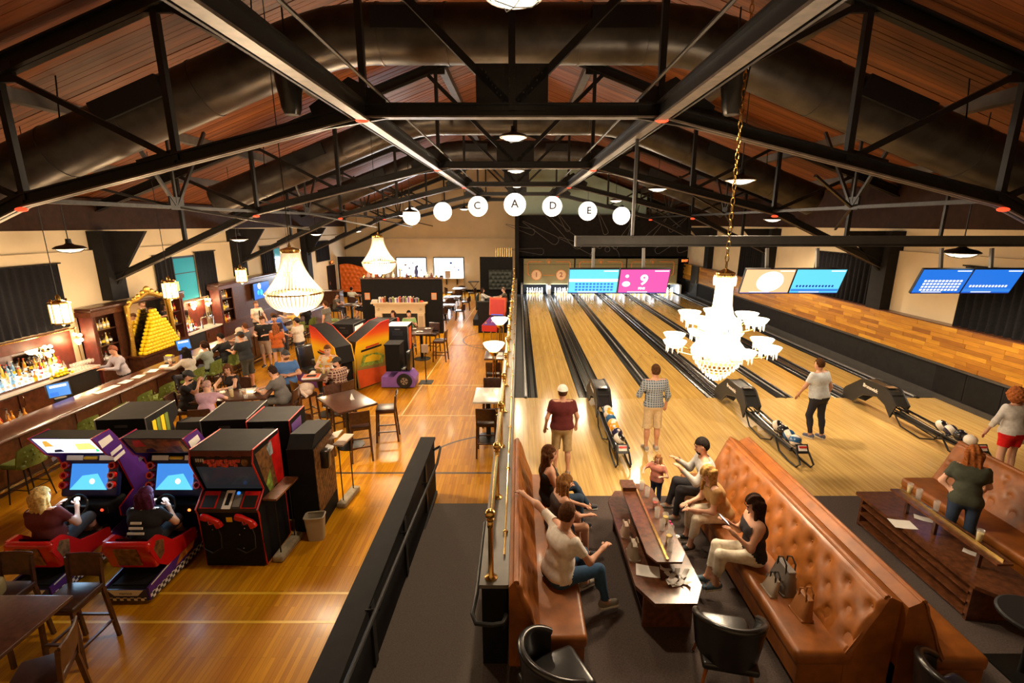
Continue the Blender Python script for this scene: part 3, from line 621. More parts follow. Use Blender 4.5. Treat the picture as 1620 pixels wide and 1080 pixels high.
# crystal chandelier
cr = thing('crystal_chandelier', 'large crystal chandelier with candle-like bowl arms over the approach seating', 'chandelier', (2.62,6.2,0))
MB().lathe([(.10,4.06),(.12,4.10),(.12,4.14),(.05,4.18),(.02,4.2)], 16).build('crown', 'brass', cr, 30)
def ring_drops(nm, m, r_, z, n, ln, w_, parent):
    mb = MB()
    for j in range(n):
        a = 2*pi*j/n; mb.lathe([(0,0),(w_,-ln*.25),(w_*.8,-ln*.8),(0,-ln)], 5, (r_*cos(a), r_*sin(a), z))
    return tag(mb.build(nm, m, parent), kind='stuff')
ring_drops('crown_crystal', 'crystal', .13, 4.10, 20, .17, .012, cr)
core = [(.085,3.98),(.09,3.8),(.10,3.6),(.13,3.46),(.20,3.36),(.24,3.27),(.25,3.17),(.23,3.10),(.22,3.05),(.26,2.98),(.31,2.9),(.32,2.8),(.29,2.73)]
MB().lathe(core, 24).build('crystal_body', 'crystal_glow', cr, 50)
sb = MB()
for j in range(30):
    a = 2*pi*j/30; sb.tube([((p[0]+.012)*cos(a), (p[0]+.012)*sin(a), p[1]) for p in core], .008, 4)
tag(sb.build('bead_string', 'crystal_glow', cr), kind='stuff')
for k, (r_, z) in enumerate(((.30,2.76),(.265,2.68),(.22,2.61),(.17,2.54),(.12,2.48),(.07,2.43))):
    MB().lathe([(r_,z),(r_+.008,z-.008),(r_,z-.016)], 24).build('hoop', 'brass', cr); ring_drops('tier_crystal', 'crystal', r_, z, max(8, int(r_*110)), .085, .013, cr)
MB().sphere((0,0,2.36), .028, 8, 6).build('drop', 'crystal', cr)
bowlm = MB().lathe([(.015,-.085),(.07,-.075),(.125,-.02),(.15,.035),(.142,.035),(.11,-.01),(.0,-.03)], 16).mesh('bowl', 'shade_glow', 'all')
for tier, (n, r_, z, off) in enumerate(((6,.42,3.42,.35), (8,.60,3.0,.1))):
    for j in range(n):
        a = 2*pi*j/n+off; e = (r_*cos(a), r_*sin(a), z)
        arm = MB().tube([(.2*cos(a),.2*sin(a),z-.14),(r_*.6*cos(a),r_*.6*sin(a),z-.22),(r_*.95*cos(a),r_*.95*sin(a),z-.15),(e[0],e[1],z-.07)], .012, 6).build('arm', 'brass', cr, True)
        link('bowl', bowlm, arm, e)
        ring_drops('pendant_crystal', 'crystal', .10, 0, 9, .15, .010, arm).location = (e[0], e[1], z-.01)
    lamp('chandelier_light', (0,0,z+.25), 100, NEUT, size=.35, parent=cr)
lamp('chandelier_light', (0,0,2.2), 80, NEUT, size=.3, parent=cr)
cr.scale = (1,1,.79); cr.location = (2.62,6.2,.88)
ck = MB()
for i in range(50): ck.tube([(.022*cos(k*pi/4)*(i%2), .022*cos(k*pi/4)*((i+1)%2), 4.2+i*.11+.065*sin(k*pi/4)+.05) for k in range(8)], .007, 4, closed=True)
tag(ck.build('chain', 'brass', cr), kind='stuff')
# letter globes along the truss
mat('letter_ink', (.03,.02,.02), .6, var=0)
GL = [(-4.48,5.06,.36,''),(-3.17,5.25,.38,''),(-1.70,5.46,.41,'C'),(-.17,5.53,.46,'A'),(1.38,5.46,.41,'D'),(2.86,5.27,.385,'E'),(4.27,5.08,.36,'')]
GN = ['outermost on the bar side','second from the bar side','lettered C','lettered A in the centre','lettered D','lettered E','outermost on the lane side']
for (x, z, r_, ch), nm in zip(GL, GN):
    t = thing('globe_lamp', 'white glass globe lamp on the truss, '+nm, 'globe lamp', (x, 20.95, z), 0, 'letter globes')
    MB().sphere((0,0,0), r_, 24, 16).build('globe', 'globe_glow', t, 'all'); MB().lathe([(.10,r_-.03),(.10,r_+.03),(.03,r_+.06)], 12).build('fitter', 'black_steel', t)
    chain(MB(), 0, 0, r_+.05, (KZ-.1 if abs(x-RX) < KX else KZ-.1-(abs(x-RX)-KX)*.238)-z).build('cord', 'black_steel', t)
    if ch: text('letter', ch, r_*1.0, (0,-r_-.004,.0), (pi/2,0,0), 'letter_ink', t, bold=.008)
    lamp('globe_light', (0,0,-r_-.3), 50, NEUT, size=.15, parent=t)
# factory dome pendants
dome = [(.0,.22),(.05,.22),(.06,.12),(.10,.09),(.24,.055),(.30,.015),(.305,.0),(.295,.0),(.23,.04),(.0,.07)]
def pendant(loc, label, watt=26, top=None, sc=1.0):
    t = thing('dome_pendant', label, 'pendant lamp', loc, 0, 'enamel dome pendants')
    MB().lathe([(p[0]*sc, p[1]*sc) for p in dome], 24).build('shade', 'black_steel', t, 30)
    MB().lathe([(.0,-.085*sc),(.15*sc,-.065*sc),(.24*sc,-.02*sc),(.262*sc,.012*sc),(.235*sc,.02*sc),(0,.03*sc)], 20).build('diffuser', 'shade_glow', t, 'all')
    for k in range(4):
        a = k*pi/2+.4; MB().tube([(.29*sc*cos(a),.29*sc*sin(a),0),(.2*sc*cos(a),.2*sc*sin(a),-.075*sc),(0,0,-.105*sc)], .006, 4).build('guard_wire', 'black_steel', t)
    MB().tube([(.285*sc*cos(k*pi/10),.285*sc*sin(k*pi/10),-.004) for k in range(20)], .012, 5, closed=True).build('rim', 'white', t)
    chain(MB(), 0, 0, .2*sc, (top or roofz(loc[0]))-loc[2], .011).build('stem', 'black_steel', t)
    lamp('pendant_light', (0,0,-.16*sc), watt*2.3, NEUT, 'SPOT', .12, aim=(0,0,-1), spot=150, blend=.5, parent=t)
for a in (((-.05,5.55,6.97),'enamel dome pendant at the ridge nearest the balcony',90), ((-.12,11.2,6.56),'enamel dome pendant at the ridge behind the first truss',70), ((-.1,17.9,6.55),'enamel dome pendant at the ridge behind the second truss',60), ((-.1,24.2,6.5),'enamel dome pendant at the ridge behind the globes',40),
          ((-10.3,11.35,4.20),'enamel dome pendant above the liquor shelf',45), ((-10.3,18.3,4.2),'enamel dome pendant above the beer taps',40), ((-10.3,25.3,4.25),'enamel dome pendant beyond the bar television',36), ((-9.9,30.5,4.33),'enamel dome pendant near the orange booth',40),
          ((4.6,10.6,5.63),'enamel dome pendant over the ball return of lanes three and four',120), ((4.5,16.5,5.85),'enamel dome pendant halfway down lane three',110), ((8.6,9.6,4.2),'enamel dome pendant beside the blue score screens',90),
          ((4.5,23.5,5.8),'enamel dome pendant over the far end of lane three',110), ((8.6,17.0,4.9),'enamel dome pendant over lane five by the wall curtain',110), ((-4.2,19.4,5.2),'enamel dome pendant in front of the fireplace partition',50), ((-6.2,27.0,5.2),'added enamel dome pendant brightening the far dining tables',70),((-3.2,29.5,5.6),'added enamel dome pendant brightening the tables by the kitchen window',70)): pendant(*a)  # last two pendants added to brighten the far end
# brass lanterns over the bar
def lantern(loc, label):
    t = thing('lantern_pendant', label, 'lantern', loc, 0, 'brass lanterns over the bar')
    MB().lathe([(.165,-.20),(.165,.20)], 8).lathe([(0,-.2),(.165,-.2)], 8).build('glass', 'lantern_glow', t)
    for z, r_ in ((.21,.185),(-.205,.175)): MB().lathe([(r_,z-.015),(r_,z+.015),(r_-.03,z+.03)], 8).build('band', 'brass', t)
    for k in range(8):
        a = 2*pi*k/8; MB().bar((.172*cos(a),.172*sin(a),-.21), (.172*cos(a),.172*sin(a),.21), .016, .016).build('glazing_bar', 'brass', t)
        if k % 2 == 0: MB().lathe([(.02,.23),(.028,.26),(.0,.29)], 6, (.17*cos(a),.17*sin(a),0)).build('finial', 'brass', t)
    MB().lathe([(.17,.23),(.05,.27),(.04,.34),(.012,.38)], 12).build('crown', 'brass', t, 30); MB().lathe([(.03,-.21),(.035,-.24),(0,-.275)], 8).build('drop', 'brass', t)
    chain(MB(), 0, 0, .36, roofz(loc[0])-loc[2]).build('chain', 'black_steel', t)
    lamp('lantern_light', (0,0,-.35), 55, WARM, size=.15, parent=t)
    lamp('lantern_light', (.35,0,.0), 30, WARM, size=.15, parent=t)
lantern((-9.35,9.8,2.98), 'brass lantern with glowing glass sides hanging before the big black curtain'); lantern((-9.35,13.0,3.02), 'brass lantern with glowing glass sides hanging beside the golden mirror')
lantern((-9.35,16.45,3.05), 'brass lantern hanging just before the bar television'); lantern((-9.35,20.0,3.05), 'brass lantern with glowing glass sides hanging past the bar television')
# torchere lamps by the half wall
for x, y, nm in ((-.62,11.65,'behind the white pub table'), (-.60,14.95,'beside the pinball machine')):
    t = thing('torchere_lamp', 'glass bowl floor lamp on a bronze post '+nm, 'floor lamp', (x,y,0), 0, 'torchere lamps')
    MB().lathe([(.18,0),(.18,.03),(.06,.06),(.03,.12)], 20).build('base', 'brass', t, 30)
    for a in (0, 2.1, 4.2): MB().tube([(.035*cos(a),.035*sin(a),.1),(.035*cos(a),.035*sin(a),1.6)], .018, 8).build('post', 'brass', t, True)
    MB().lathe([(.06,1.58),(.10,1.62),(.12,1.68),(.09,1.72)], 16).build('cup', 'brass', t, 30)
    MB().lathe([(.05,1.66),(.12,1.70),(.22,1.80),(.27,1.89),(.26,1.89),(.2,1.81),(.0,1.72)], 24).build('shade', 'shade_glow', t, 'all')
    lamp('torchere_light', (0,0,2.02), 42, WARM, size=.2, parent=t)
# wall sconces with clustered bulbs
def sconce(loc, face, label):
    t = thing('wall_sconce', label, 'wall lamp', loc, 0, 'bar wall sconces')
    fx, fy = face; sx, sy = -fy, fx
    MB().sphere((0,0,0), (.05,.05,.07), 10, 8).build('backplate', 'brass', t)
    for k, (u, v) in enumerate(((-.06,.10),(.08,.08),(-.05,-.08),(.09,-.05),(0,-.14))):
        p = (fx*.10+sx*u, fy*.10+sy*u, v); b = MB().tube([(0,0,0),p], .008, 5).build('arm', 'brass', t)
        MB().sphere(p, .05, 10, 8).build('bulb', 'sconce_glow', b, 'all')
    lamp('sconce_light', (fx*.3,fy*.3,0), 12, WARM, size=.12, parent=t)
sconce((-11.95,12.93,1.75), (0,-1), 'cluster bulb sconce on the side of the mirror cabinet'); sconce((-12.1,12.0,1.62), (1,0), 'cluster bulb sconce above the liquor shelf')
sconce((-11.95,18.62,1.85), (0,-1), 'cluster bulb sconce on the side of the television cabinet'); sconce((-12.1,17.75,1.85), (1,0), 'cluster bulb sconce above the beer taps')
# exit signs
for loc, rz, nm in (((-12.05,31.7,2.35), pi/2, 'above the black door on the bar wall'), ((10.62,31.52,2.45), 0, 'beside the pin decks on the lane wall')):
    t = thing('exit_sign', 'small glowing red exit sign '+nm, 'exit sign', loc, rz, 'exit signs')
    MB().bx(-.22, .22, 0, .05, -.11, .11).build('housing', 'matte_black', t); text('lettering', 'EXIT', .20, (0,-.004,0), (pi/2,0,0), 'exit_glow', t, bold=.004)
    if rz: t.rotation_euler = (0,0,pi/2)
# loudspeakers under the beams
for s_, nm in ((-1,'bar side'), (1,'lane side')):
    t = thing('loudspeaker', 'black tapered loudspeaker hung from the ceiling beam on the '+nm, 'speaker', (RX+s_*3.0, 7.2, 6.2), 0, 'ceiling loudspeakers')
    MB().lathe([(.10,0),(.13,.08),(.14,.2),(.17,.36),(.18,.5),(.15,.56),(0,.57)], 18).build('cabinet', 'black_leather', t, 30)
    MB().lathe([(0,-.005),(.09,-.005),(.095,.01)], 16).build('grille', 'grey_dark', t)
    MB().tube([(-.17,0,.4),(-.2,0,.62),(0,0,.72),(.2,0,.62),(.17,0,.4)], .012, 5).build('yoke', 'black_steel', t); chain(MB(), 0,0,.7,1.3,.012).build('drop_rod', 'black_steel', t)
# score screens on a beam
mbm = thing('screen_beam', 'long grey steel beam carrying the score screens', 'beam', (0,9.45,0))
MB().bx(1.08, XR, -.02, .02, 4.34, 4.52).bx(1.08, XR, -.07, .07, 4.33, 4.35).bx(1.08, XR, -.07, .07, 4.51, 4.53).build('girder', 'grey_dark', mbm)
MB().bx(1.06, 1.08, -.07, .07, 4.33, 4.53).build('end_plate', 'grey', mbm)
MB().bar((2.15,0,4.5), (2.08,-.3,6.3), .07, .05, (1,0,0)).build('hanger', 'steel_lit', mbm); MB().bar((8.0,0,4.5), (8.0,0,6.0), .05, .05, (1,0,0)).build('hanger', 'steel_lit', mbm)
def screen(loc, label, m, kind):
    t = thing('score_screen', label, 'screen', loc, 0, 'bowling score screens'); tilt = Matrix.Rotation(R(24), 4, 'X')
    h = .27; w_ = .475
    MB().bx(-w_, w_, -.0, .05, -h, h).xf(tilt).build('case', 'black', t)
    p = MB().bx(-w_+.012, w_-.012, -.004, .0, -h+.03, h-.012).xf(tilt).build('display', m, t)
    q = MB()
    if kind == 'scores' or kind == 'scores2':
        for r_ in range(3 if kind == 'scores' else 4):
            for c in range(11): q.bx(-.34+c*.068, -.34+c*.068+.045, -.006, -.004, -.20+r_*.065, -.20+r_*.065+.04)
        tag(q.xf(tilt).build('score_box', 'scr_blue' if kind == 'scores' else 'scr_white', p), kind='stuff')
        if kind == 'scores': MB().bx(-w_+.012, w_-.012, -.0055, -.004, 0, .06).xf(tilt).build('name_bar', 'scr_white', p)
    elif kind == 'nine':
        o = text('score_digit', '9', .30, tuple(tilt@Vector((0,-.006,.03))), (pi/2+R(24),0,0), 'scr_white', p, bold=.01); text('score_word', 'PINS', .065, tuple(tilt@Vector((-.02,-.006,-.15))), (pi/2+R(24),0,0), 'scr_white', p, bold=.004)
        MB().lathe([(0,-.003),(.06,-.003)], 14, (0,0,0), 1.3, 1).xf(tilt@Matrix.Translation((-.33,-.010,-.05))@Matrix.Rotation(pi/2,4,'X')).build('player_icon', 'scr_white', p)
        MB().lathe([(0,-.003),(.035,-.003)], 12).xf(tilt@Matrix.Translation((-.33,-.010,.12))@Matrix.Rotation(pi/2,4,'X')).build('player_icon', 'scr_white', p)
    elif kind == 'sun':
        MB().lathe([(0,-.003),(.22,-.003)], 24, (0,0,0), 1.15, 1, ).xf(tilt@Matrix.Translation((.05,-.010,0))@Matrix.Rotation(pi/2,4,'X')).build('picture_disc', 'scr_white', p)
    elif kind == 'line':
        for c in range(12): q.bx(-.38+c*.062, -.38+c*.062+.035, -.006, -.004, -.12, -.075)
        tag(q.xf(tilt).build('score_box', 'scr_navy' if m == 'scr_cyan' else 'scr_white', p), kind='stuff'); MB().bx(-w_+.02, w_-.02, -.0058, -.004, -.215, -.16).xf(tilt).build('name_bar', 'scr_sky', p)
    MB().bx(-w_*.6, .1, -.006, -.004, -h+.035, -h+.05).xf(tilt).build('ticker', 'scr_white', p); MB().bx(.18, w_-.03, -.006, -.004, h-.05, h-.03).xf(tilt).build('brand_strip', 'scr_white', p)
    MB().bx(-w_+.012, w_-.012, -.005, -.0, -h+.012, -h+.03).xf(tilt).build('bottom_band', 'scr_navy', t)
    MB().bar((0,.05,.05), (0,.15,.62), .05, .05, (1,0,0)).build('mount_pole', 'grey', t); MB().bx(-.12, .12, .03, .09, -.05, .10).build('mount_plate', 'black', t)
for c, (a, b) in zip((1.90,5.22,8.55), ((('cyan score screen with a grid of blue boxes above lane one','scr_cyan','scores'),('magenta score screen showing a large 9 above lane two','scr_pink','nine')),
        (('peach score screen with a white dome picture above lane three','scr_peach','sun'),('turquoise score screen with one line of scores above lane four','scr_cyan','line')),
        (('deep blue score screen with rows of white scores above lane five','scr_blue','scores2'),('deep blue score screen with one line of scores above lane six','scr_blue','line')))):
    screen((c-.48,9.30,3.68), a[0], a[1], a[2]); screen((c+.48,9.30,3.68), b[0], b[1], b[2])
# ================================================================= BOWLING SIDE
F0 = .45
# ---- tufted leather benches
btn = MB().sphere((0,0,0), (.008,.017,.017), 8, 5).mesh('button', 'bench_leather', 'all')
def bench(label, xf, xj, xt, y0, y1, xb, group='tufted leather benches'):
    """xf seat front, xj seat/back junction, xt back top, xb outer back; the sign of xj-xf sets the facing"""
    t = thing('tufted_bench', label, 'bench', ((xf+xb)/2, (y0+y1)/2, F0), 0, group); ox, oy = (xf+xb)/2, (y0+y1)/2
    s_ = 1 if xj > xf else -1; L = y1-y0; zs, zt = .47, 1.07
    X = lambda x: x-ox
    # seat
    MB().rbox(((X(xf)+X(xj))/2+s_*.03, 0, zs-.07), (abs(xj-xf)+.06, L, .15), .05, seg=3).build('seat', 'bench_leather', t, 50)
    MB().bx(min(X(xf)+s_*.03,X(xb)), max(X(xf)+s_*.03,X(xb)), -L/2+.02, L/2-.02, .12, zs-.09).build('base', 'bench_leather', t)
    # tufted back
    nu, nv = int(L*40), 24; du = .31; rows = 3
    tufts = []
    for r_ in range(rows):
        z = .22+r_*.27; n = int(L/du)
        for k in range(n+1):
            u = (k+.5*(r_ % 2)+.25)*du
            if u < L-.08: tufts.append((u/L, z))
    TU = np.array([(a*L, b*.62) for a, b in tufts])
    def fn(a, b):
        u, v = a*L, b*.62
        d2 = ((TU-np.array((u,v)))**2).sum(1); d = -.032*np.exp(-d2/.0013).max()-.014*np.exp(-d2/.009).max()
        edge = min(1, min(u, L-u)/.04, (1-b)/.10+.0); d -= .05*(1-max(0,edge))**2
        return (X(xj+(xt-xj)*b)-s_*(.06+d), -L/2+u, zs-.03+(zt-zs+.03)*b)
    bk = MB().grid(fn, nu, nv).build('backrest', 'bench_leather', t, 'all')
    for u, z in tufts:
        p = fn(u, z); o = link('button', btn, bk, (p[0]-s_*.004, p[1], p[2]))
    MB().prism([(X(xj)-s_*.02,.14),(X(xj)-s_*.035,zs),(X(xt)-s_*.02,zt-.02),(X(xt)+s_*.02,zt),(X(xb),zt-.05),(X(xb),.14)], 'y', -L/2+.012, L/2-.012).build('back_shell', 'bench_leather', t)
    MB().tube([(X(xt)-s_*.015,-L/2+.02,zt-.01),(X(xt)-s_*.015,L/2-.02,zt-.01)], .03, 8).build('top_roll', 'bench_leather', t, True)
    for fx in (X(xf)+s_*.10, X(xb)-s_*.08):
        for y in (-L/2+.12, 0, L/2-.12): MB().lathe([(.018,0),(.032,.13)], 8, (fx,y,0)).build('leg', 'walnut', t, True)
    return t
bench('tan tufted leather bench against the black half wall', .66, .16, -.04, 3.84, 6.98, -.095)
bench('tan tufted leather bench with grey and brown bags, beside the papers table', 2.55, 3.03, 3.30, 3.66, 7.02, 3.42)
bench('tan tufted leather bench backing onto the bench with bags', 4.28, 3.82, 3.55, 3.60, 7.02, 3.43)
bench('tan tufted leather bench beside the table with open shelves', 5.95, 6.47, 6.74, 2.2, 6.88, 6.86)
# ---- long tables
def octo(x0, x1, y0, y1, c): return [(x0+c*.55,y0),(x1-c*.55,y0),(x1,y0+c),(x1,y1-c),(x1-c*.55,y1),(x0+c*.55,y1),(x0,y1-c),(x0,y0+c)]
ta = thing('long_table', 'long dark table with clipped corners holding glasses and crumpled receipts', 'table', (1.62,5.32,F0))
MB().prism(octo(-.36,.36,-1.08,1.10,.26), 'z', .455, .50).build('tabletop', 'walnut', ta); MB().prism(octo(-.34,.34,-1.05,1.07,.25), 'z', .43, .455).build('apron', 'dark_wood', ta)
MB().bx(-.27, .27, -.86, -.82, .0, .43).build('end_panel', 'walnut', ta); MB().bx(-.27, .27, .84, .88, 0, .43).build('end_panel', 'walnut', ta); MB().bx(-.02, .02, -.82, .84, .0, .43).build('spine_panel', 'dark_wood', ta); MB().bx(-.27, .27, -.82, .84, .16, .19).build('lower_shelf', 'dark_wood', ta)
sh = MB().prism(octo(-.19,.24,-.72,.94,.14), 'z', .69, .715).build('raised_shelf', 'walnut', ta)
MB().bx(-.005, .022, -.70, .92, .715, .735).build('brass_strip', 'brass', sh); MB().bx(-.19, .0, .72, .94, .715, .77).build('shelf_block', 'walnut', sh)
for y in (-.5, .1, .7): MB().bx(-.03, .03, y-.03, y+.03, .5, .69).build('shelf_post', 'dark_wood', ta)
tb = thing('long_table', 'long dark table with open shelves and a narrow raised rail board', 'table', (5.2,5.35,F0))
MB().prism([(-.27,-.86),(-.05,-1.1),(.40,-1.1),(.40,1.05),(-.27,1.05)], 'z', .455, .50).build('tabletop', 'walnut', tb)
MB().bx(-.22, .36, -.80, -.76, 0, .455).build('end_panel', 'walnut', tb); MB().bx(-.22, .36, .96, 1.0, 0, .455).build('end_panel', 'walnut', tb); MB().bx(.34, .37, -.78, .98, 0, .455).build('back_panel', 'dark_wood', tb)
for z in (.05, .20, .33): MB().bx(-.24, .34, -.77, .97, z, z+.022).build('shelf', 'walnut', tb)
rl = MB().prism([(-.05,-.82),(.13,-.82),(.16,-.6),(.10,.72),(-.06,.72)], 'z', .715, .74).build('rail_board', 'walnut', tb); MB().bx(.05, .068, -.78, .70, .74, .765).build('brass_strip', 'brass', rl)
for y in (-.55, .05, .5): MB().bx(.01, .05, y-.02, y+.02, .5, .715).build('rail_post', 'dark_wood', tb)
# ---- black tub chairs
def tub(label, loc, rz, sc=1.0):
    t = thing('tub_chair', label, 'chair', loc, rz, 'black leather tub chairs')
    n = 24; a0, a1 = R(-200), R(20)
    def zt(u): return .80-.17*(abs(u-.5)*2)**2.2
    def fo(u, v): a = a0+(a1-a0)*u; r_ = .285+.045*v; return (r_*cos(a), r_*sin(a)*1.0, .36+(zt(u)-.36)*v)
    def fi(u, v): a = a0+(a1-a0)*u; r_ = .235+.04*v; return (r_*cos(a), r_*sin(a)*1.0, .36+(zt(u)-.36)*v)
    MB().grid(fo, n, 6).build('outer_shell', 'black_leather', t, 'all'); MB().grid(fi, n, 6).build('inner_shell', 'black_leather', t, 'all')
    MB().tube([tuple((np.array(fo(i/n,1))+np.array(fi(i/n,1)))/2) for i in range(n+1)], .034, 10).build('rim_roll', 'black_leather', t, True)
    MB().rbox((0,.05,.42), (.48,.50,.14), .06, seg=3).build('seat_cushion', 'black_leather', t, 60); MB().rbox((0,.0,.335), (.50,.52,.08), .03).build('seat_frame', 'black_leather', t, 50)
    for x in (-1,1):
        for y in (-1,1): MB().tube([(x*.18,y*.18+.02,.32),(x*.24,y*.24+.02,0)], [.022,.013], 8).build('leg', 'bench_leather', t, True)
tub('black tub chair drawn up to the end of the receipts table', (1.99,3.86,F0), R(-12))
tub('black tub chair in front of the end of the half wall bench', (.32,3.45,F0), R(-65)); tub('black tub chair behind the back to back benches', (3.62,3.2,F0), R(-75))
st = thing('pedestal_table', 'small round black pedestal table beside the shelf table', 'table', (4.95,3.9,F0))
MB().bx(-.2, .2, -.2, .2, 0, .02).build('base_plate', 'black_steel', st); MB().tube([(0,0,.02),(0,0,.62)], .03, 10).build('post', 'black_steel', st, True); MB().lathe([(.28,.62),(.3,.63),(.3,.65),(.28,.66)], 28).build('tabletop', 'black', st)
# ---- ball returns
def ball_return(cx, label):
    t = thing('ball_return', label, 'ball return', (cx,0,F0), 0, 'ball return machines')
    prof = [(11.72,.03),(11.72,.24),(11.66,.32),(11.12,.70),(10.98,.72),(10.40,.71),(10.30,.68),(10.02,.42),(10.13,.12),(10.32,.34),(10.60,.44),(11.05,.32),(11.35,.06)]
    for s_ in (-1,1): MB().prism(prof, 'x', s_*.145-.02, s_*.145+.02).build('hood_side', 'black', t); MB().tube([(s_*.155,p[0],p[1]) for p in prof], .014, 6, closed=True).build('hood_edge', 'black_leather', t, True)
    MB().add([(x,p[0],p[1]-.015) for p in prof[1:8] for x in (-.13,.13)], [(2*i,2*i+1,2*i+3,2*i+2) for i in range(6)]).build('hood_top', 'black_leather', t)
    MB().bx(-.10, .10, 10.36, 10.50, .715, .722).build('vent_plate', 'chrome', t); MB().bx(-.12, .12, 10.2, 10.6, .38, .62).build('ball_mouth', 'grille_black', t)
    for s_ in (-1,1):
        w_ = text('wordmark', 'Brunswick', .115, (s_*.167, 10.83 if s_ > 0 else 10.83, .56), (pi/2,0,s_*pi/2), 'paper', t, bold=.004)
        w_.rotation_euler = (Euler((pi/2,0,s_*pi/2)).to_matrix()@Matrix.Rotation(R(-2),3,'Z')).to_euler()
    for s_ in (-1,1):
        MB().tube([(s_*.055,10.25,.36),(s_*.055,9.2,.30),(s_*.055,8.35,.28),(s_*.055,8.15,.30)], .016, 6).build('ball_track', 'chrome', t, True)
        MB().tube([(s_*.14,10.1,.33),(s_*.14,9.2,.30),(s_*.14,8.22,.30)], .02, 6).build('side_rail', 'black_steel', t, True)
        MB().tube([(s_*.15,10.08,.30),(s_*.17,9.78,.06),(s_*.17,9.25,.02),(s_*.12,8.98,.12),(s_*.10,8.9,.28)], .016, 6).build('leg_loop', 'black_steel', t, True)
        MB().tube([(s_*.12,8.85,.28),(s_*.13,8.62,.06),(s_*.13,8.3,.02),(s_*.13,8.02,.03),(s_*.12,7.93,.12),(s_*.11,8.1,.28),(s_*.11,8.25,.30)], .018, 6).build('leg_loop', 'black_steel', t, True)
    MB().bx(-.12, .12, 8.3, 10.2, .20, .23).build('tray', 'black', t)
    p = MB().box((0,8.13,.33), (.22,.03,.17), (R(-30),0,0)).build('warning_plate', 'black', t); MB().box((0,8.118,.35), (.15,.01,.10), (R(-30),0,0)).build('warning_label', 'paper', p); MB().box((0,8.107,.375), (.14,.008,.035), (R(-30),0,0)).build('warning_stripe', 'red', p)
ball_return(RET[0], 'black ball return loaded with orange and white balls'); ball_return(RET[1], 'black ball return with a blue and white ball at its end'); ball_return(RET[2], 'black ball return loaded with black balls by the woman in red shorts')
mat('ball_orange', (.85,.36,.01), .12, var=0, coat=.5); mat('ball_black', (.012,.012,.016), .08, var=0, coat=.6); mat('ball_white', (.85,.78,.68), .12, var=0, coat=.5); mat('ball_blue', (.01,.09,.25), .12, var=0, coat=.5); mat('ball_navy', (.015,.015,.06), .1, var=0, coat=.5)
def ball(loc, label, main, band, tilt, group='bowling balls', spot=True):
    t = thing('bowling_ball', label, 'bowling ball', loc, 0, group); r_ = .108; M = Matrix.Rotation(tilt[0],4,'X')@Matrix.Rotation(tilt[1],4,'Y')
    MB().sphere((0,0,0), r_, 24, 16).build('ball_body', main, t, 'all')
    if band: MB().lathe([(r_*1.003*sin(a), -r_*1.003*cos(a)) for a in [R(62+i*56/8) for i in range(9)]], 28).xf(M).build('colour_band', band, t, 'all')
    if spot: MB().lathe([(0,r_*1.004)]+[(r_*1.004*sin(R(q)), r_*1.004*cos(R(q))) for q in (6,12,17)], 16).xf(M).build('number_spot', 'ball_white' if main != 'ball_white' else 'ball_orange', t, 'all')
    return t
def bzy(y): return F0+.111+float(np.interp(y, (8.15,8.35,9.2,10.25), (.30,.28,.30,.36)))
for i, (a, b, lb, tl) in enumerate((('ball_white','ball_blue','blue banded white bowling ball nearest the ball return hood',(.9,.2)),('ball_orange','ball_white','orange bowling ball with a white band beside the blue banded one',(.3,.5)),('ball_blue',None,'deep blue bowling ball between two orange balls',(0,0)),('ball_white','ball_orange','white bowling ball with an orange band in the ball return',(1.0,.6)),('ball_orange','ball_white','bright orange bowling ball with the largest white cap',(.7,-.3)),('ball_navy',None,'glossy navy bowling ball beside the orange ball',(.5,.2)),('ball_black','ball_white','black bowling ball with a white band at the warning plate',(.4,.7)))):
    ball((RET[0], 9.74-i*.2165, bzy(9.74-i*.2165)), lb, a, b, tl)
for i, (a, b, lb, tl) in enumerate((('ball_black','ball_white','black bowling ball with white spot, first behind two more on the middle return',(.9,.6)),('ball_black',None,'small black bowling ball squeezed between others on the middle return',(.2,.3)),('ball_blue','ball_white','blue bowling ball with broad white bands on the middle return',(.5,.9)),('ball_white','ball_blue','white bowling ball with blue sides at the end of the middle return',(-.4,.3)))):
    ball((RET[1], 9.02-i*.2165, bzy(9.02-i*.2165)), lb, a, b, tl)
for i, (a, b, lb, tl) in enumerate((('ball_black','ball_white','black bowling ball with white spot on the return by the red shorts woman',(.8,.5)),('ball_navy','ball_white','navy and white banded bowling ball between two black ones',(.3,.9)),('ball_black',None,'plain black bowling ball at the end by the red shorts woman',(.5,.4)),('ball_white',None,'white bowling ball peeking past the red shorts',(.4,.4)))):
    ball((RET[2], 9.02-i*.2165, bzy(9.02-i*.2165)), lb, a, b, tl)
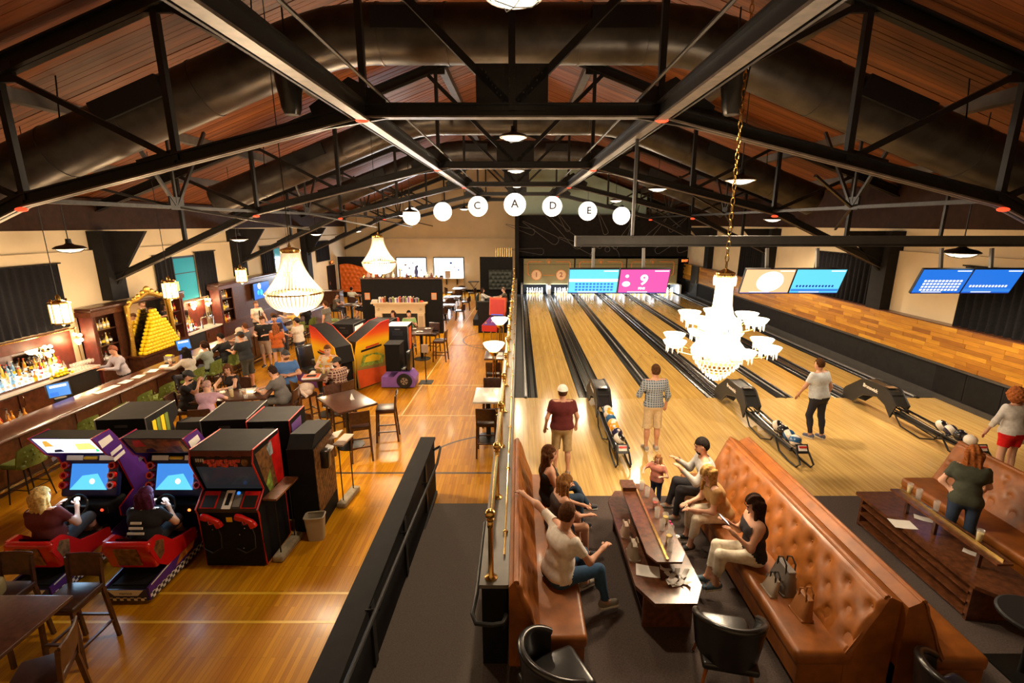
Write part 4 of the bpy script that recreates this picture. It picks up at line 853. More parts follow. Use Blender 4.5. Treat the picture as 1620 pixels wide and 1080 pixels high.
# ---- small things on tables and benches
GLM = {}
def glass(loc, label, liquid=None, h=.14, r_=.036, group='drinking glasses', name='drinking_glass'):
    t = thing(name, label, 'glass', loc, 0, group); k = (h, r_)
    if k not in GLM: GLM[k] = MB().lathe([(0,0),(r_*.8,0),(r_,h),(r_*.93,h),(r_*.74,.008),(0,.008)], 14).mesh('tumbler', 'glass_clear', 'all')
    link('tumbler', GLM[k], t)
    if liquid:
        kk = (h, r_, liquid)
        if kk not in GLM: GLM[kk] = MB().lathe([(0,.01),(r_*.72,.01),(r_*.86,h*.7),(0,h*.7)], 12).mesh('drink', liquid, 40)
        link('drink', GLM[kk], t)
    return t
zs = F0+.715; za = F0+.50
for x, y, lq, lb in ((1.70,6.08,None,'empty glass at the far end of the receipts table shelf'),(1.73,5.90,None,'second empty glass on the receipts table shelf by the toddler'),(1.76,5.62,'liquid_red','glass of cola on the receipts table shelf'),(1.73,5.42,None,'short glass with ice beside the cola'),(1.80,5.30,'liquid_gold','glass of pale drink near the pink cup'),(1.72,5.16,None,'clear tumbler in the cluster beside the brass strip'),(1.79,5.05,None,'clear tumbler nearest the tall beer can'),(1.73,4.93,'liquid_gold','small glass with a gold drop of drink'),(1.70,4.78,None,'clear tumbler at the near end of the shelf')):
    glass((x,y,zs), lb, lq)
def can(loc, label, m):
    t = thing('drink_can', label, 'can', loc, 0, 'drink cans'); MB().lathe([(.026,0),(.033,.008),(.033,.15),(.027,.165),(0,.163)], 16).build('can_body', m, t, 40); MB().lathe([(.0335,.05),(.0335,.11)], 16).build('can_label', 'paper', t); MB().bx(-.01, .012, -.006, .006, .164, .167).build('pull_tab', 'chrome', t)
can((1.87,5.80,za), 'silver can standing beside the clapping man', 'alu'); can((1.90,5.12,za), 'tall silver beer can near the pink cup', 'alu')
t = thing('sippy_cup', 'bright pink sippy cup on the receipts table', 'cup', (1.88,5.36,za)); MB().lathe([(.03,0),(.037,.02),(.033,.09),(.038,.13),(.03,.15)], 14).build('cup_body', 'pink', t, True); MB().lathe([(.032,.15),(.034,.17),(.015,.185),(.012,.21)], 12).build('lid', 'pink', t, True)
def sheet(loc, label, sx, sy, rz, curl=.01, m='paper', name='paper_sheet', group='paper sheets', z2=.002):
    t = MB().grid(lambda u, v: ((u-.5)*sx, (v-.5)*sy, z2+curl*(sin(u*3.1+v)*.5+.5)*(abs(u-.5)*2)**2), 8, 6).build(name, m, None, 'all', loc, rz); return tag(t, label, 'paper', group)
sheet((1.45,4.72,za), 'score sheet lying beside the grey handbag', .26, .19, R(-12)); 
for i in range(9):
    a = random.uniform(0, 6.28); sheet((1.73+random.uniform(-.09,.11), 4.62+random.uniform(-.13,.13), za+.004*i), 'crumpled white receipt strip in the pile on the long table', random.uniform(.10,.2), .055, a, .05, group='crumpled receipts', name='receipt')
sheet((4.99,5.60,za), 'white score sheet on the edge of the shelf table', .27, .20, R(-10)); sheet((5.36,5.72,za), 'folded white card under the rail board of the shelf table', .20, .12, R(-35)); sheet((5.38,5.02,za), 'small white card beside the beer on the shelf table', .18, .10, R(-50))
for y, lq, lb in ((5.95,'liquid_gold','glass of beer at the far end of the rail board'),(5.80,None,'empty glass on the rail board by the green shirt'),(5.52,None,'tall empty glass in the middle of the rail board'),(4.92,'liquid_gold','half-full beer glass at the near end of the rail board')): glass((5.305,y,F0+.74), lb, lq, .15, .036)
def bag(loc, label, size, rz, m, strap='black_leather', flap=None, lean=0):
    sx, sy, sz = size; t = thing('handbag', label, 'bag', loc, rz, 'handbags')
    def fn(u, v):
        a = 2*pi*u; k = 1-.28*v; e = .5; c, s2 = cos(a), sin(a)
        return (sx/2*k*abs(c)**e*(1 if c > 0 else -1), sy/2*(1-.55*v)*abs(s2)**e*(1 if s2 > 0 else -1)+lean*v, sz*v)
    MB().grid(fn, 24, 6).build('bag_body', m, t, 'all'); MB().rbox((0,lean,sz-.005), (sx*.70,sy*.45,.03), .012).build('zip_top', m, t)
    MB().rbox((0,0,.012), (sx*.97,sy*.95,.03), .012).build('bag_base', m, t)
    for s_ in (-1,1): MB().tube([(-sx*.22,s_*sy*.24+lean,sz*.85),(-sx*.2,s_*sy*.26+lean,sz*1.25),(0,s_*sy*.26+lean,sz*1.42),(sx*.2,s_*sy*.26+lean,sz*1.25),(sx*.22,s_*sy*.24+lean,sz*.85)], .009, 6).build('handle', strap, t, True)
    if flap: MB().rbox((0,-sy*.42+lean*.4,sz*.5), (sx*.5,.02,sz*.35), .008).build('pocket', flap, t)
    MB().sphere((0,-sy*.36,sz*.72), .012, 6, 5).build('clasp', 'brass', t)
mat('taupe', (.30,.24,.18), .5); mat('grey_leather', (.17,.145,.13), .5, var=.15); mat('tan_strap', (.45,.33,.25), .5); mat('brown_bag', (.30,.11,.025), .45, var=.2)
bag((1.345,4.98,za), 'taupe handbag with two handles on the long table', (.24,.14,.17), R(90), 'taupe', 'taupe'); bag((1.34,5.38,za), 'dusty pink shoulder bag with looped straps on the long table', (.17,.13,.15), R(88), 'tan_strap', 'tan_strap')
bag((2.855,4.52,F0+.47), 'large grey leather tote on the tan bench', (.36,.19,.26), R(92), 'grey_leather', 'black_leather', 'taupe', -.02); bag((2.84,4.13,F0+.47), 'brown leather bag with gold trim on the tan bench', (.24,.14,.22), R(95), 'brown_bag', 'brown_bag', None, -.03); bag((2.675,4.44,F0+.47), 'small light grey pouch leaning on the grey tote', (.22,.09,.17), R(92), 'taupe', 'black', None, -.05)
# ================================================================= PEOPLE
def surface_nets(fld, org, h):
    ins = fld < 0; nx, ny, nz = fld.shape
    c = np.zeros((nx-1,ny-1,nz-1), np.int8)
    for i in (0,1):
        for j in (0,1):
            for k in (0,1): c += ins[i:nx-1+i, j:ny-1+j, k:nz-1+k]
    act = (c > 0) & (c < 8); I = np.argwhere(act); n = len(I)
    idx = -np.ones(act.shape, np.int64); idx[act] = np.arange(n)
    acc = np.zeros((n,3)); cnt = np.zeros(n)
    for ax in range(3):
        o1, o2 = [a for a in range(3) if a != ax]
        for u in (0,1):
            for v in (0,1):
                a = np.zeros(3,int); a[o1] = u; a[o2] = v; b = a.copy(); b[ax] = 1
                fa = fld[tuple((I+a).T)]; fb = fld[tuple((I+b).T)]; m = (fa < 0) != (fb < 0)
                t = np.where(m, fa/(fa-fb+1e-12), 0); p = np.tile(a.astype(float), (n,1)); p[:,ax] = t
                acc[m] += p[m]; cnt[m] += 1
    V = (I+acc/cnt[:,None])*h+org
    F = []
    for ax in range(3):
        o1, o2 = [(1,2),(2,0),(0,1)][ax]
        sl0 = [slice(None)]*3; sl1 = [slice(None)]*3; sl0[ax] = slice(0,-1); sl1[ax] = slice(1,None)
        A, B = ins[tuple(sl0)], ins[tuple(sl1)]; E_ = np.argwhere(A != B)
        ok = (E_[:,o1] > 0) & (E_[:,o2] > 0) & (E_[:,o1] < fld.shape[o1]-1) & (E_[:,o2] < fld.shape[o2]-1); E_ = E_[ok]
        if not len(E_): continue
        d1 = np.zeros(3,int); d1[o1] = 1; d2 = np.zeros(3,int); d2[o2] = 1
        q = np.stack([idx[tuple((E_-d1-d2).T)], idx[tuple((E_-d2).T)], idx[tuple(E_.T)], idx[tuple((E_-d1).T)]], 1)
        fl = A[tuple(E_.T)]; q[~fl] = q[~fl][:, ::-1]; F.append(q)
    return V, np.concatenate(F)
def seg_d(P, a, b, ra, rb):
    a, b = np.array(a), np.array(b); ab = b-a; t = np.clip(((P-a)@ab)/max(ab@ab, 1e-9), 0, 1)
    return np.linalg.norm(P-a-t[:,None]*ab, axis=1)-(ra+(rb-ra)*t), t
def vnormals(V, F):
    n = np.zeros_like(V); a, b, c, d = (V[F[:,i]] for i in range(4)); fn = np.cross(c-a, d-b)
    for i in range(4): np.add.at(n, F[:,i], fn)
    return n/(np.linalg.norm(n, axis=1)[:,None]+1e-12)
def np_mesh(name, V, F, mats, mi=None):
    me = bpy.data.meshes.new(name); me.from_pydata(V.tolist() if hasattr(V,'tolist') else V, [], F.tolist() if hasattr(F,'tolist') else F)
    for m in mats: me.materials.append(MT[m] if isinstance(m, str) else m)
    me.shade_smooth(); return me
_cm = {}
def cloth(c, rough=.8, pattern=None):
    k = (tuple(c), rough, pattern)
    if k in _cm: return _cm[k]
    nm = 'cloth_%d' % len(_cm); m = mat(nm, c, rough, var=.12, scale=25, spec=.25)
    if pattern:
        nt = m.node_tree; b = nt.nodes['Principled BSDF']; tc = node(nt, 'ShaderNodeTexCoord'); L = nt.links
        kind, c2, sc = pattern
        if kind == 'dots':
            n = node(nt, 'ShaderNodeTexVoronoi'); n.inputs['Scale'].default_value = sc; L.new(tc.outputs['Object'], n.inputs['Vector']); r = node(nt, 'ShaderNodeValToRGB'); r.color_ramp.interpolation = 'CONSTANT'
            r.color_ramp.elements[0].color = (*c2,1); r.color_ramp.elements[1].position = .42; r.color_ramp.elements[1].color = (*c,1); L.new(n.outputs['Distance'], r.inputs['Fac']); L.new(r.outputs['Color'], b.inputs['Base Color'])
        else:
            ws = []
            for ax in ('X','Z') if kind == 'plaid' else ('Z',):
                wv = node(nt, 'ShaderNodeTexWave'); wv.bands_direction = ax; wv.inputs['Scale'].default_value = sc; L.new(tc.outputs['Object'], wv.inputs['Vector'])
                r = node(nt, 'ShaderNodeMath'); r.operation = 'GREATER_THAN'; r.inputs[1].default_value = .72 if kind == 'plaid' else .5; L.new(wv.outputs['Fac'], r.inputs[0]); ws.append(r)
            f = ws[0].outputs[0]
            if len(ws) > 1: mm = node(nt, 'ShaderNodeMath'); mm.operation = 'MAXIMUM'; L.new(ws[0].outputs[0], mm.inputs[0]); L.new(ws[1].outputs[0], mm.inputs[1]); f = mm.outputs[0]
            mx = node(nt, 'ShaderNodeMix'); mx.data_type = 'RGBA'; mx.inputs['A'].default_value = (*c,1); mx.inputs['B'].default_value = (*c2,1); L.new(f, mx.inputs['Factor']); L.new(mx.outputs['Result'], b.inputs['Base Color'])
    _cm[k] = m; return m
_hm = {}
def hairmat(c):
    if c not in _hm: _hm[c] = mat('hair_%d' % len(_hm), c, .8, var=.45, scale=40, spec=.06)
    return _hm[c]
U = lambda v: np.array(v, float)/np.linalg.norm(v)
DOWN = dict(ua=(.18,.0,-1), fa=(.08,.22,-1))
def person(label, loc, rz, h=1.75, sit=None, shirt=((.2,.2,.2),'short'), pants=((.05,.06,.1),'long'), shoes=(.05,.05,.05), skin='skin', hair=((.06,.03,.015),'short'), cap=None,
           armL=None, armR=None, legL=None, legR=None, lean=0, side=0, look=(0,0), fat=1.0, fem=False, beard=None, vox=.020, group=None, patt=None, pelvis=None, hem=0, hands=True, twist=0):
    s = h/1.75; t = thing('person', label, 'person', loc, rz, group)
    aL = armL or DOWN; aR = armR or DOWN
    if sit is not None:
        pz = sit/s+.105; dl = dict(th=(.12,1,-.03), sh=(.02,.08 if sit < .6 else -.2,-1))
    else: pz = .925; dl = dict(th=(.03,.02,-1), sh=(.01,-.04,-1))
    if pelvis: pz = pelvis/s
    lL = legL or dl; lR = legR or dl
    P = np.array((0,0,pz)); lean_ = R(lean); sd = R(side)
    up = U((sin(sd), sin(lean_), cos(lean_)*cos(sd))); fw = U(np.array((0,1,0))-up*up[1]); rt = np.cross(fw, up)
    tw = R(twist); rts = rt*cos(tw)+fw*sin(tw); fws = fw*cos(tw)-rt*sin(tw)
    sw = .165 if fem else .185; hw = .095 if fem else .085
    waist = P+up*.15; chest = P+up*.35; neck = P+up*.50; shl = {-1: P+up*.445-rts*sw, 1: P+up*.445+rts*sw}
    hy, hp = R(look[0]), R(look[1])
    hf = U(fw*cos(hy)*cos(hp)-rt*sin(hy)*cos(hp)+np.array((0,0,1))*sin(hp)); hr_ = U(np.cross(hf, np.array((0,0,1)))); hu = np.cross(hr_, hf)
    hc = neck+up*.07+np.array((0,0,.09))+hf*.02
    B = []   # (a, b, ra, rb, group)
    f_ = fat
    B += [(chest-rts*.085+up*.0, chest+rts*.085, .115*f_, .115*f_, 'torso'), (waist-rt*.05+fw*.02*(f_-1)*4, waist+rt*.05+fw*.02*(f_-1)*4, (.105 if fem else .115)*f_, (.105 if fem else .115)*f_, 'torso'),
          (P-rt*.06, P+rt*.06, .125*f_, .125*f_, 'pelvis'), (P+up*.07, chest, .11*f_, .11*f_, 'torso'), (shl[-1]*.9+shl[1]*.1, shl[1]*.9+shl[-1]*.1, .065, .065, 'torso'), (neck-up*.05, neck+up*.06, .055, .05, 'neck')]
    if fem: B += [(chest+fws*.085+rts*.06-up*.03, chest+fws*.09+rts*.06-up*.04, .055, .055, 'torso'), (chest+fws*.085-rts*.06-up*.03, chest+fws*.09-rts*.06-up*.04, .055, .055, 'torso')]
    J = {}
    for sg, a in ((-1,aL), (1,aR)):
        def D(v): return U(rt*v[0]*sg+np.array((0,1,0))*v[1]+np.array((0,0,1))*v[2])
        zz = np.array((0,0,1.)); so = shl[sg]
        if 'toW' in a:      # reach for a point in the room (two-bone arm)
            dl_ = np.array(a['toW'])-np.array(loc); tl = np.array((dl_[0]*cos(rz)+dl_[1]*sin(rz), -dl_[0]*sin(rz)+dl_[1]*cos(rz), dl_[2]))/s
            u_ = U(tl-so); Dd = min(np.linalg.norm(tl-so)-.085, .535); x_ = (.285**2-.255**2+Dd*Dd)/(2*Dd); pole = rt*sg*.6-zz; pole = U(pole-u_*np.dot(pole,u_))
            e = so+u_*x_+pole*sqrt(max(0,.285**2-x_*x_)); w_ = so+u_*Dd
        elif 'rest' in a:   # forearms lie on a surface at this height
            rz0 = a['rest']/s; dz_ = float(np.clip(rz0+.050-so[2], -.278, .10)); e = so+D((a['ua'][0],a['ua'][1],0))*sqrt(.285**2-dz_**2)+zz*dz_
            fz = float(np.clip(rz0+.044-e[2], -.2, .2)); w_ = e+D((a['fa'][0],a['fa'][1],0))*sqrt(.255**2-fz**2)+zz*fz
        else: e = so+D(a['ua'])*.285; w_ = e+D(a['fa'])*.255
        fd = U(w_-e)
        B += [(shl[sg], e, .052*f_**.5, .043, 'ua%d' % sg), (e, w_, .042, .029, 'fa%d' % sg), (w_, w_+fd*.075, .029, .027, 'hand')]
        J[sg] = (w_, fd, fd, e)
    Lg = {}
    for sg, l in ((-1,lL), (1,lR)):
        def D(v): return U(np.array((v[0]*sg, v[1], v[2])))
        hip = P+rt*hw*sg-up*.02; kn = hip+D(l['th'])*.43; an = kn+D(l['sh'])*.40
        if sit is None and not legL and not legR: an[2] = .08
        ft = U(np.array((D(l['sh'])[0]*.2+.12*sg, 1, l.get('ft', -.12)))); ft = l.get('foot') and U(l['foot']) or ft
        calf = kn+(an-kn)*.35-np.array((0,.018,0))
        B += [(hip, kn, .088*f_**.7, .060, 'th%d' % sg), (kn, an, .056, .040, 'sh%d' % sg), (calf-np.array((0,0,.04)), calf+np.array((0,0,.04)), .052, .052, 'cf%d' % sg), (an-ft*.045-np.array((0,0,.035)), an+ft*.13-np.array((0,0,.04)), .040, .034, 'foot')]
        Lg[sg] = (hip, kn, an, ft)
    jaw = hc+hf*.03-hu*.065
    B += [(jaw-hr_*.02, jaw+hr_*.02, .05, .05, 'head'), (hc+hf*.088-hu*.01, hc+hf*.10-hu*.028, .010, .014, 'head'), (hc-hr_*.077-hu*.01, hc-hr_*.079+hu*.02, .012, .014, 'head'), (hc+hr_*.077-hu*.01, hc+hr_*.079+hu*.02, .012, .014, 'head')]
    groups = sorted(set(b[4] for b in B))
    def field(X):
        Dm = []; T = []
        for a, b, ra, rb, g in B:
            d, tt = seg_d(X, a, b, ra, rb); Dm.append(d); T.append(tt)
        q = X-hc; l = np.stack([q@hr_, q@hf, q@hu], 1); Rr = np.array((.074,.092,.112)); Dm.append((np.linalg.norm(l/Rr, axis=1)-1)*.08); T.append(np.zeros(len(X)))
        return np.array(Dm), np.array(T)
    pts = np.array([p for b in B for p in (b[0], b[1])]+[hc+np.array((0,0,.05))]); lo, hi = pts.min(0)-.17, pts.max(0)+.17
    vx = vox/s
    ax = [np.arange(lo[i], hi[i], vx) for i in range(3)]; G = np.stack(np.meshgrid(*ax, indexing='ij'), -1); sh_ = G.shape[:3]
    # coarse skip: evaluate all points in float32 chunks
    X = G.reshape(-1,3); Dm, _ = field(X); k = .016
    mn = Dm.min(0); F_ = mn-k*np.log(np.exp(-(Dm-mn)/k).sum(0)); V, Q = surface_nets(F_.reshape(sh_), lo, vx)
    Dm, T = field(V); bi = Dm.argmin(0); names = [b[4] for b in B]+['head']; g = np.array(names)[bi]; tt = T[bi, np.arange(len(V))]
    N = vnormals(V, Q)
    V = V-N*(.5*k)
    # fingers appended to the body
    fb = MB()
    if hands:
        for sg in (-1,1):
            w_, d, hd, e = J[sg]; u = np.cross(d, np.array((0,0,1)))
            if np.linalg.norm(u) < .3: u = np.array((1.,0,0))
            u = U(u); nrm = U(np.cross(u, d)); 
            if nrm[2] > 0: nrm = -nrm
            for q_, ln in ((-.024,.062),(-.008,.075),(.008,.07),(.024,.055)):
                b0 = w_+d*.075+u*q_; b1 = b0+U(d+nrm*.25)*ln*.55; b2 = b1+U(d+nrm*.9)*ln*.45; fb.tube([b0-d*.02,b0,b1,b2], [.011,.010,.009,.007], 6)
            th = w_+d*.035-u*.026*sg; fb.tube([th+u*.01*sg, th-u*.022*sg+d*.02, th-u*.03*sg+d*.05+nrm*.01], [.013,.011,.008], 6)
    body_v = np.concatenate([V, np.array(fb.v)]) if fb.v else V
    body_f = Q.tolist()+[tuple(i+len(V) for i in f) for f in fb.f]
    me = np_mesh('body', (body_v*s), body_f, [skin]); link('body', me, t)
    def region(mask, off, nm, m, taper=None):
        fm = mask[Q].sum(1) >= 3
        if fm.sum() < 6: return None
        q = Q[fm]; used = np.unique(q); re = -np.ones(len(V), int); re[used] = np.arange(len(used)); o_ = off if np.isscalar(off) else off[used][:,None]
        return link(nm, np_mesh(nm, (V[used]+N[used]*o_)*s, re[q], [m]), t)
    isg = lambda p: np.char.startswith(g.astype(str), p)
    torso = g == 'torso'; pel = g == 'pelvis'; vz = (V-P)@up
    sl = {'none':-1, 'cap':.25, 'short':.62, 'three':1.5, 'long':1.97}[shirt[1]]
    sm = (torso & (vz < (.43 if sl < 0 else .49))) | (isg('ua') & (tt < min(sl,1.1))) | (isg('fa') & (tt < sl-1)) | (pel & (vz > -.03-hem)) | ((g == 'neck') & (vz < .47) & (sl >= 0))
    if hem: sm |= isg('th') & (vz > -hem)
    region(sm, .014 if sit is None else .012, 'shirt', cloth(shirt[0], .85, patt))
    pl = {'long':1.95, 'crop':1.7, 'knee':1.05, 'short':.60, 'mini':.38, 'capri':1.55}[pants[1]]
    pm_ = pel | (isg('th') & (tt < min(pl,1.01))) | (isg('sh') & (tt < pl-1)) | (isg('cf') & (pl > 1.4))
    if pl <= 1.05: off = np.where(isg('th'), .012+.014*tt, .010)
    else: off = np.full(len(V), .009)
    region(pm_ & ~(torso & (vz > .06)), off, 'trousers' if pl > 1.05 else 'shorts', cloth(pants[0], .8))
    for sg in (-1,1):
        sd_ = (V[:,0] < 0) if False else (np.linalg.norm(V-Lg[sg][2], axis=1) < np.linalg.norm(V-Lg[-sg][2], axis=1))
        region((g == 'foot') & sd_, .010, 'shoe', cloth(shoes, .5))
        hip, kn, an, ft = Lg[sg]
        MB().tube([(an-ft*.07-np.array((0,0,.072))), (an+ft*.15-np.array((0,0,.072)))], [.036,.034], 8).xf(Matrix.Scale(s,4)).build('sole', cloth((.75,.72,.68), .6), t, True)
    # hair
    hcol, hst = hair; hm = hairmat(tuple(hcol))
    if hst != 'bald':
        hv = .014; lo2, hi2 = hc-np.array((.2,.2,.42)), hc+np.array((.2,.2,.2))
        if hst == 'afro': lo2, hi2 = hc-.24, hc+.24
        ax = [np.arange(lo2[i], hi2[i], hv) for i in range(3)]; G = np.stack(np.meshgrid(*ax, indexing='ij'), -1); sh2 = G.shape[:3]; X = G.reshape(-1,3); q = X-hc; l = np.stack([q@hr_, q@hf, q@hu], 1)
        big = {'afro':.05,'short':.009}.get(hst, .016); Rr = np.array((.078,.092,.110))+big
        d = (np.linalg.norm((l-np.array((0,-.012,.014)))/Rr, axis=1)-1)*.09
        face = np.maximum.reduce([-(l[:,1]-.018-.25*np.maximum(0,l[:,2])), l[:,2]-.052, np.abs(l[:,0])-.062]) if hst != 'short' else np.maximum.reduce([-(l[:,1]-.012), l[:,2]-.05, np.abs(l[:,0])-.09])
        d = np.maximum(d, -face)
        if hst == 'short': d = np.maximum(d, -(l[:,2]+.008+.055*(l[:,1] < -.025)))
        elif hst in ('long', 'wavy', 'pony', 'bob'):
            ln = {'long':.36, 'wavy':.38, 'pony':.30, 'bob':.17}[hst]
            if hst != 'pony':
                for q_ in (-.055,-.02,.02,.055):
                    a = hc-hf*.06+hr_*q_*1.1; b = a-np.array((0,0,ln))-hf*(.03 if hst != 'bob' else .0)+hr_*q_*.4-up*0
                    dd, _ = seg_d(X, a, b, .052, .030 if hst != 'bob' else .045); d = np.minimum(d, dd)
                for sg in (-1,1):
                    a = hc+hr_*.078*sg-hf*.01; b = a-np.array((0,0,ln*.75))+hr_*.012*sg+hf*.02; dd, _ = seg_d(X, a, b, .028, .020); d = np.minimum(d, dd)
            else:
                a = hc-hf*.115+hu*.03; dd, _ = seg_d(X, a, a-np.array((0,0,ln*.8))-hf*.03, .035, .018); d = np.minimum(d, dd); d = np.maximum(d, -np.where(l[:,2] < -.06, -1., 1.)*0-(l[:,2]+.07)) if False else d
            d = d+.006*np.sin(l[:,0]*95+l[:,2]*18)
        if hst == 'afro': d = d+.012*np.sin(X[:,0]*70)*np.sin(X[:,1]*70)*np.sin(X[:,2]*70)
        try:
            hV, hQ = surface_nets(d.reshape(sh2), lo2, hv); link('hair', np_mesh('hair', hV*s, hQ, [hm]), t)
        except Exception: pass
    M = Matrix(((hr_[0],hf[0],hu[0],hc[0]*s),(hr_[1],hf[1],hu[1],hc[1]*s),(hr_[2],hf[2],hu[2],hc[2]*s),(0,0,0,1)))
    if cap:
        c_ = MB().sphere((0,-.008,.035), (.094,.112,.098), 18, 10); c_.v = [(x,y,max(z,.035)) for x,y,z in c_.v]; cp = c_.xf(M).build('cap', cloth(cap, .7), t, 50)
        MB().grid(lambda u, v: ((u-.5)*.15*(1-.3*v**2), .07+.10*v-.10*(abs(u-.5)*2)**2*.5, .040-.02*(abs(u-.5)*2)**2+.004), 8, 4).xf(M).build('brim', cloth(cap, .7), cp, 'all')
    for sg in (-1,1): MB().sphere((sg*.030,.086,.012), (.011,.006,.007), 8, 5).xf(M).build('eye', 'eye_dark', t, 'all'); MB().tube([(sg*.018,.093,.032),(sg*.032,.090,.037),(sg*.045,.082,.033)], .005, 5).xf(M).build('eyebrow', hm, t)
    MB().sphere((0,.083,-.062), (.024,.008,.008), 8, 5).xf(M).build('mouth', 'lip', t, 'all')
    if beard:
        bm_ = MB().sphere((0,.040,-.075), (.066,.056,.052), 14, 8); bm_.xf(M).build('beard', hairmat(tuple(beard)), t, 'all'); MB().tube([(-.035,.086,-.052),(0,.096,-.044),(.035,.086,-.052)], .009, 5).xf(M).build('moustache', hairmat(tuple(beard)), t, True)
    t['_J'] = 0; del t['_J']
    # world positions of the hands for held things
    Mw = Matrix.Translation(loc)@Matrix.Rotation(rz, 4, 'Z')
    return {'t': t, 'hand': {sg: tuple(Mw@Vector((J[sg][0]+J[sg][1]*.08)*s)) for sg in (-1,1)}, 'head': tuple(Mw@Vector(hc*s)), 'M': M}
BR, BK, BLD, RED_ = (.07,.03,.012), (.012,.009,.008), (.42,.24,.08), (.30,.085,.025)
CRB = dict(ua=(.30,.25,-1), fa=(-.55,1,.05)); FWD = dict(ua=(.15,.45,-.9), fa=(-.25,1,.15)); LAP = dict(ua=(.15,.25,-1), fa=(-.35,1,-.35)); TBL = dict(ua=(.25,.55,-.85), fa=(-.45,1,-.02))
def TB(rest, inn=-.7, out=.3): return dict(ua=(out,.6,0), fa=(inn,1,0), rest=rest)
# ---- bowlers
person('man in white cap, maroon shirt and khaki shorts walking to the lane', (.75,7.9,F0), 0, 1.66, shirt=((.11,.018,.018),'short'), pants=((.42,.30,.15),'knee'), shoes=(.25,.2,.16), cap=(.85,.82,.76), hair=(BR,'short'), armL=dict(ua=(.35,-.2,-1), fa=(.1,.5,-1)), armR=dict(ua=(.35,.1,-1), fa=(.0,.5,-.9)), legL=dict(th=(.05,.12,-1), sh=(.02,-.15,-1)), legR=dict(th=(.05,-.10,-1), sh=(.02,-.22,-1)), fat=1.22, vox=.018)
person('man in blue checked shirt and khaki shorts watching the lanes', (2.58,8.78,F0), R(4), 1.78, shirt=((.09,.12,.16),'three'), patt=('plaid',(.34,.37,.40),7.0), pants=((.62,.47,.28),'knee'), shoes=(.4,.37,.33), hair=(BR,'short'), armL=dict(ua=(.35,.15,-1), fa=(-.5,.9,.35)), armR=dict(ua=(.3,.0,-1), fa=(.05,.5,-1)), vox=.018)
person('bowler in pale grey shirt and dark trousers striding on lane four', (6.1,9.35,F0), R(20), 1.72, shirt=((.55,.58,.60),'short'), pants=((.025,.025,.035),'long'), shoes=(.1,.12,.2), hair=(BR,'short'), armL=dict(ua=(.3,.3,-1), fa=(-.1,.6,-.9)), armR=dict(ua=(.3,-.3,-1), fa=(0,.1,-1)), legL=dict(th=(.05,.2,-1), sh=(.02,-.25,-1)), legR=dict(th=(.05,-.05,-1), sh=(.02,-.2,-1)), lean=8, fat=1.24, vox=.018)
rs = person('woman with curly auburn hair in white top and red shorts', (8.36,7.66,F0), R(4), 1.66, shirt=((.72,.70,.68),'three'), pants=((.75,.015,.015),'short'), shoes=(.5,.4,.3), skin='skin_light', hair=((.32,.10,.03),'afro'), armL=dict(ua=(.45,.1,-1), fa=(.1,.4,-1)), armR=dict(ua=(.45,.0,-1), fa=(.1,.3,-1)), fem=True, lean=6, fat=1.15, vox=.018)
ball((rs['hand'][1][0]+.075, rs['hand'][1][1]+.03, rs['hand'][1][2]-.075), 'white bowling ball carried by the woman in red shorts', 'ball_white', None, (1.2,.3))
person('woman with auburn hair in dark green shirt standing by the shelf table', (5.76,5.62,F0), R(-35), 1.60, shirt=((.055,.060,.042),'short'), pants=((.035,.055,.10),'long'), shoes=(.1,.1,.1), skin='skin_light', hair=((.24,.075,.02),'long'), armL=dict(ua=(.45,-.1,-1), fa=(-.6,-.3,-.5)), armR=dict(ua=(.3,.4,-1), fa=(0,.8,-.6)), fem=True, lean=14, vox=.018, hem=.04)
person('toddler in pink top and blue jeans standing at the table end', (2.12,6.78,F0), R(140), .92, shirt=((.62,.24,.18),'short'), pants=((.03,.05,.11),'long'), shoes=(.5,.4,.4), skin='skin_light', hair=((.22,.10,.035),'long'), armL=dict(ua=(.5,.3,-.6), fa=(-.3,1,.3)), armR=dict(ua=(.5,.4,-.5), fa=(-.4,1,.2)), fat=1.15, vox=.016)
# ---- bench with bags, facing the table
person('bearded man in light grey hoodie clapping on the tan bench', (2.76,6.36,F0), R(82), 1.80, sit=.47, shirt=((.50,.49,.47),'long'), pants=((.035,.033,.038),'long'), shoes=(.25,.23,.20), hair=(BK,'short'), beard=BK, armL=dict(ua=(.12,.45,-.85), fa=(-.30,.9,.75)), armR=dict(ua=(.12,.45,-.85), fa=(-.30,.9,.70)), legL=dict(th=(.15,1,.10), sh=(.02,.12,-1)), legR=dict(th=(.2,1,.02), sh=(.02,.25,-1)), lean=14, look=(5,-4), vox=.017)
person('blonde woman in tan top and white trousers leaning over on the bench', (2.72,5.78,F0), R(92), 1.68, sit=.47, shirt=((.42,.25,.10),'short'), pants=((.74,.66,.52),'crop'), shoes=(.06,.06,.07), hair=(BLD,'long'), skin='skin_light', armL=dict(ua=(.1,.15,-1), fa=(-.4,.9,-.1)), armR=dict(ua=(.1,.15,-1), fa=(-.4,.9,-.1)), legL=dict(th=(.1,1,.0), sh=(.02,.18,-1)), legR=dict(th=(.05,1,-.02), sh=(.02,.02,-1)), lean=26, look=(15,-25), fem=True, vox=.017)
pw_ = person('dark-haired woman in black top and white trousers looking at a phone', (2.74,4.95,F0), R(86), 1.68, sit=.47, shirt=((.022,.018,.020),'none'), pants=((.76,.68,.55),'crop'), shoes=(.10,.16,.22), hair=((.030,.014,.009),'long'), armL=dict(ua=(.12,.35,-1), fa=(-.35,.9,.75)), armR=dict(ua=(.12,.35,-1), fa=(-.35,.9,.75)), legL=dict(th=(.02,1,.10), sh=(.0,.05,-1)), legR=dict(th=(-.10,1,.16), sh=(-.25,.3,-1)), lean=4, look=(0,-22), fem=True, vox=.017)
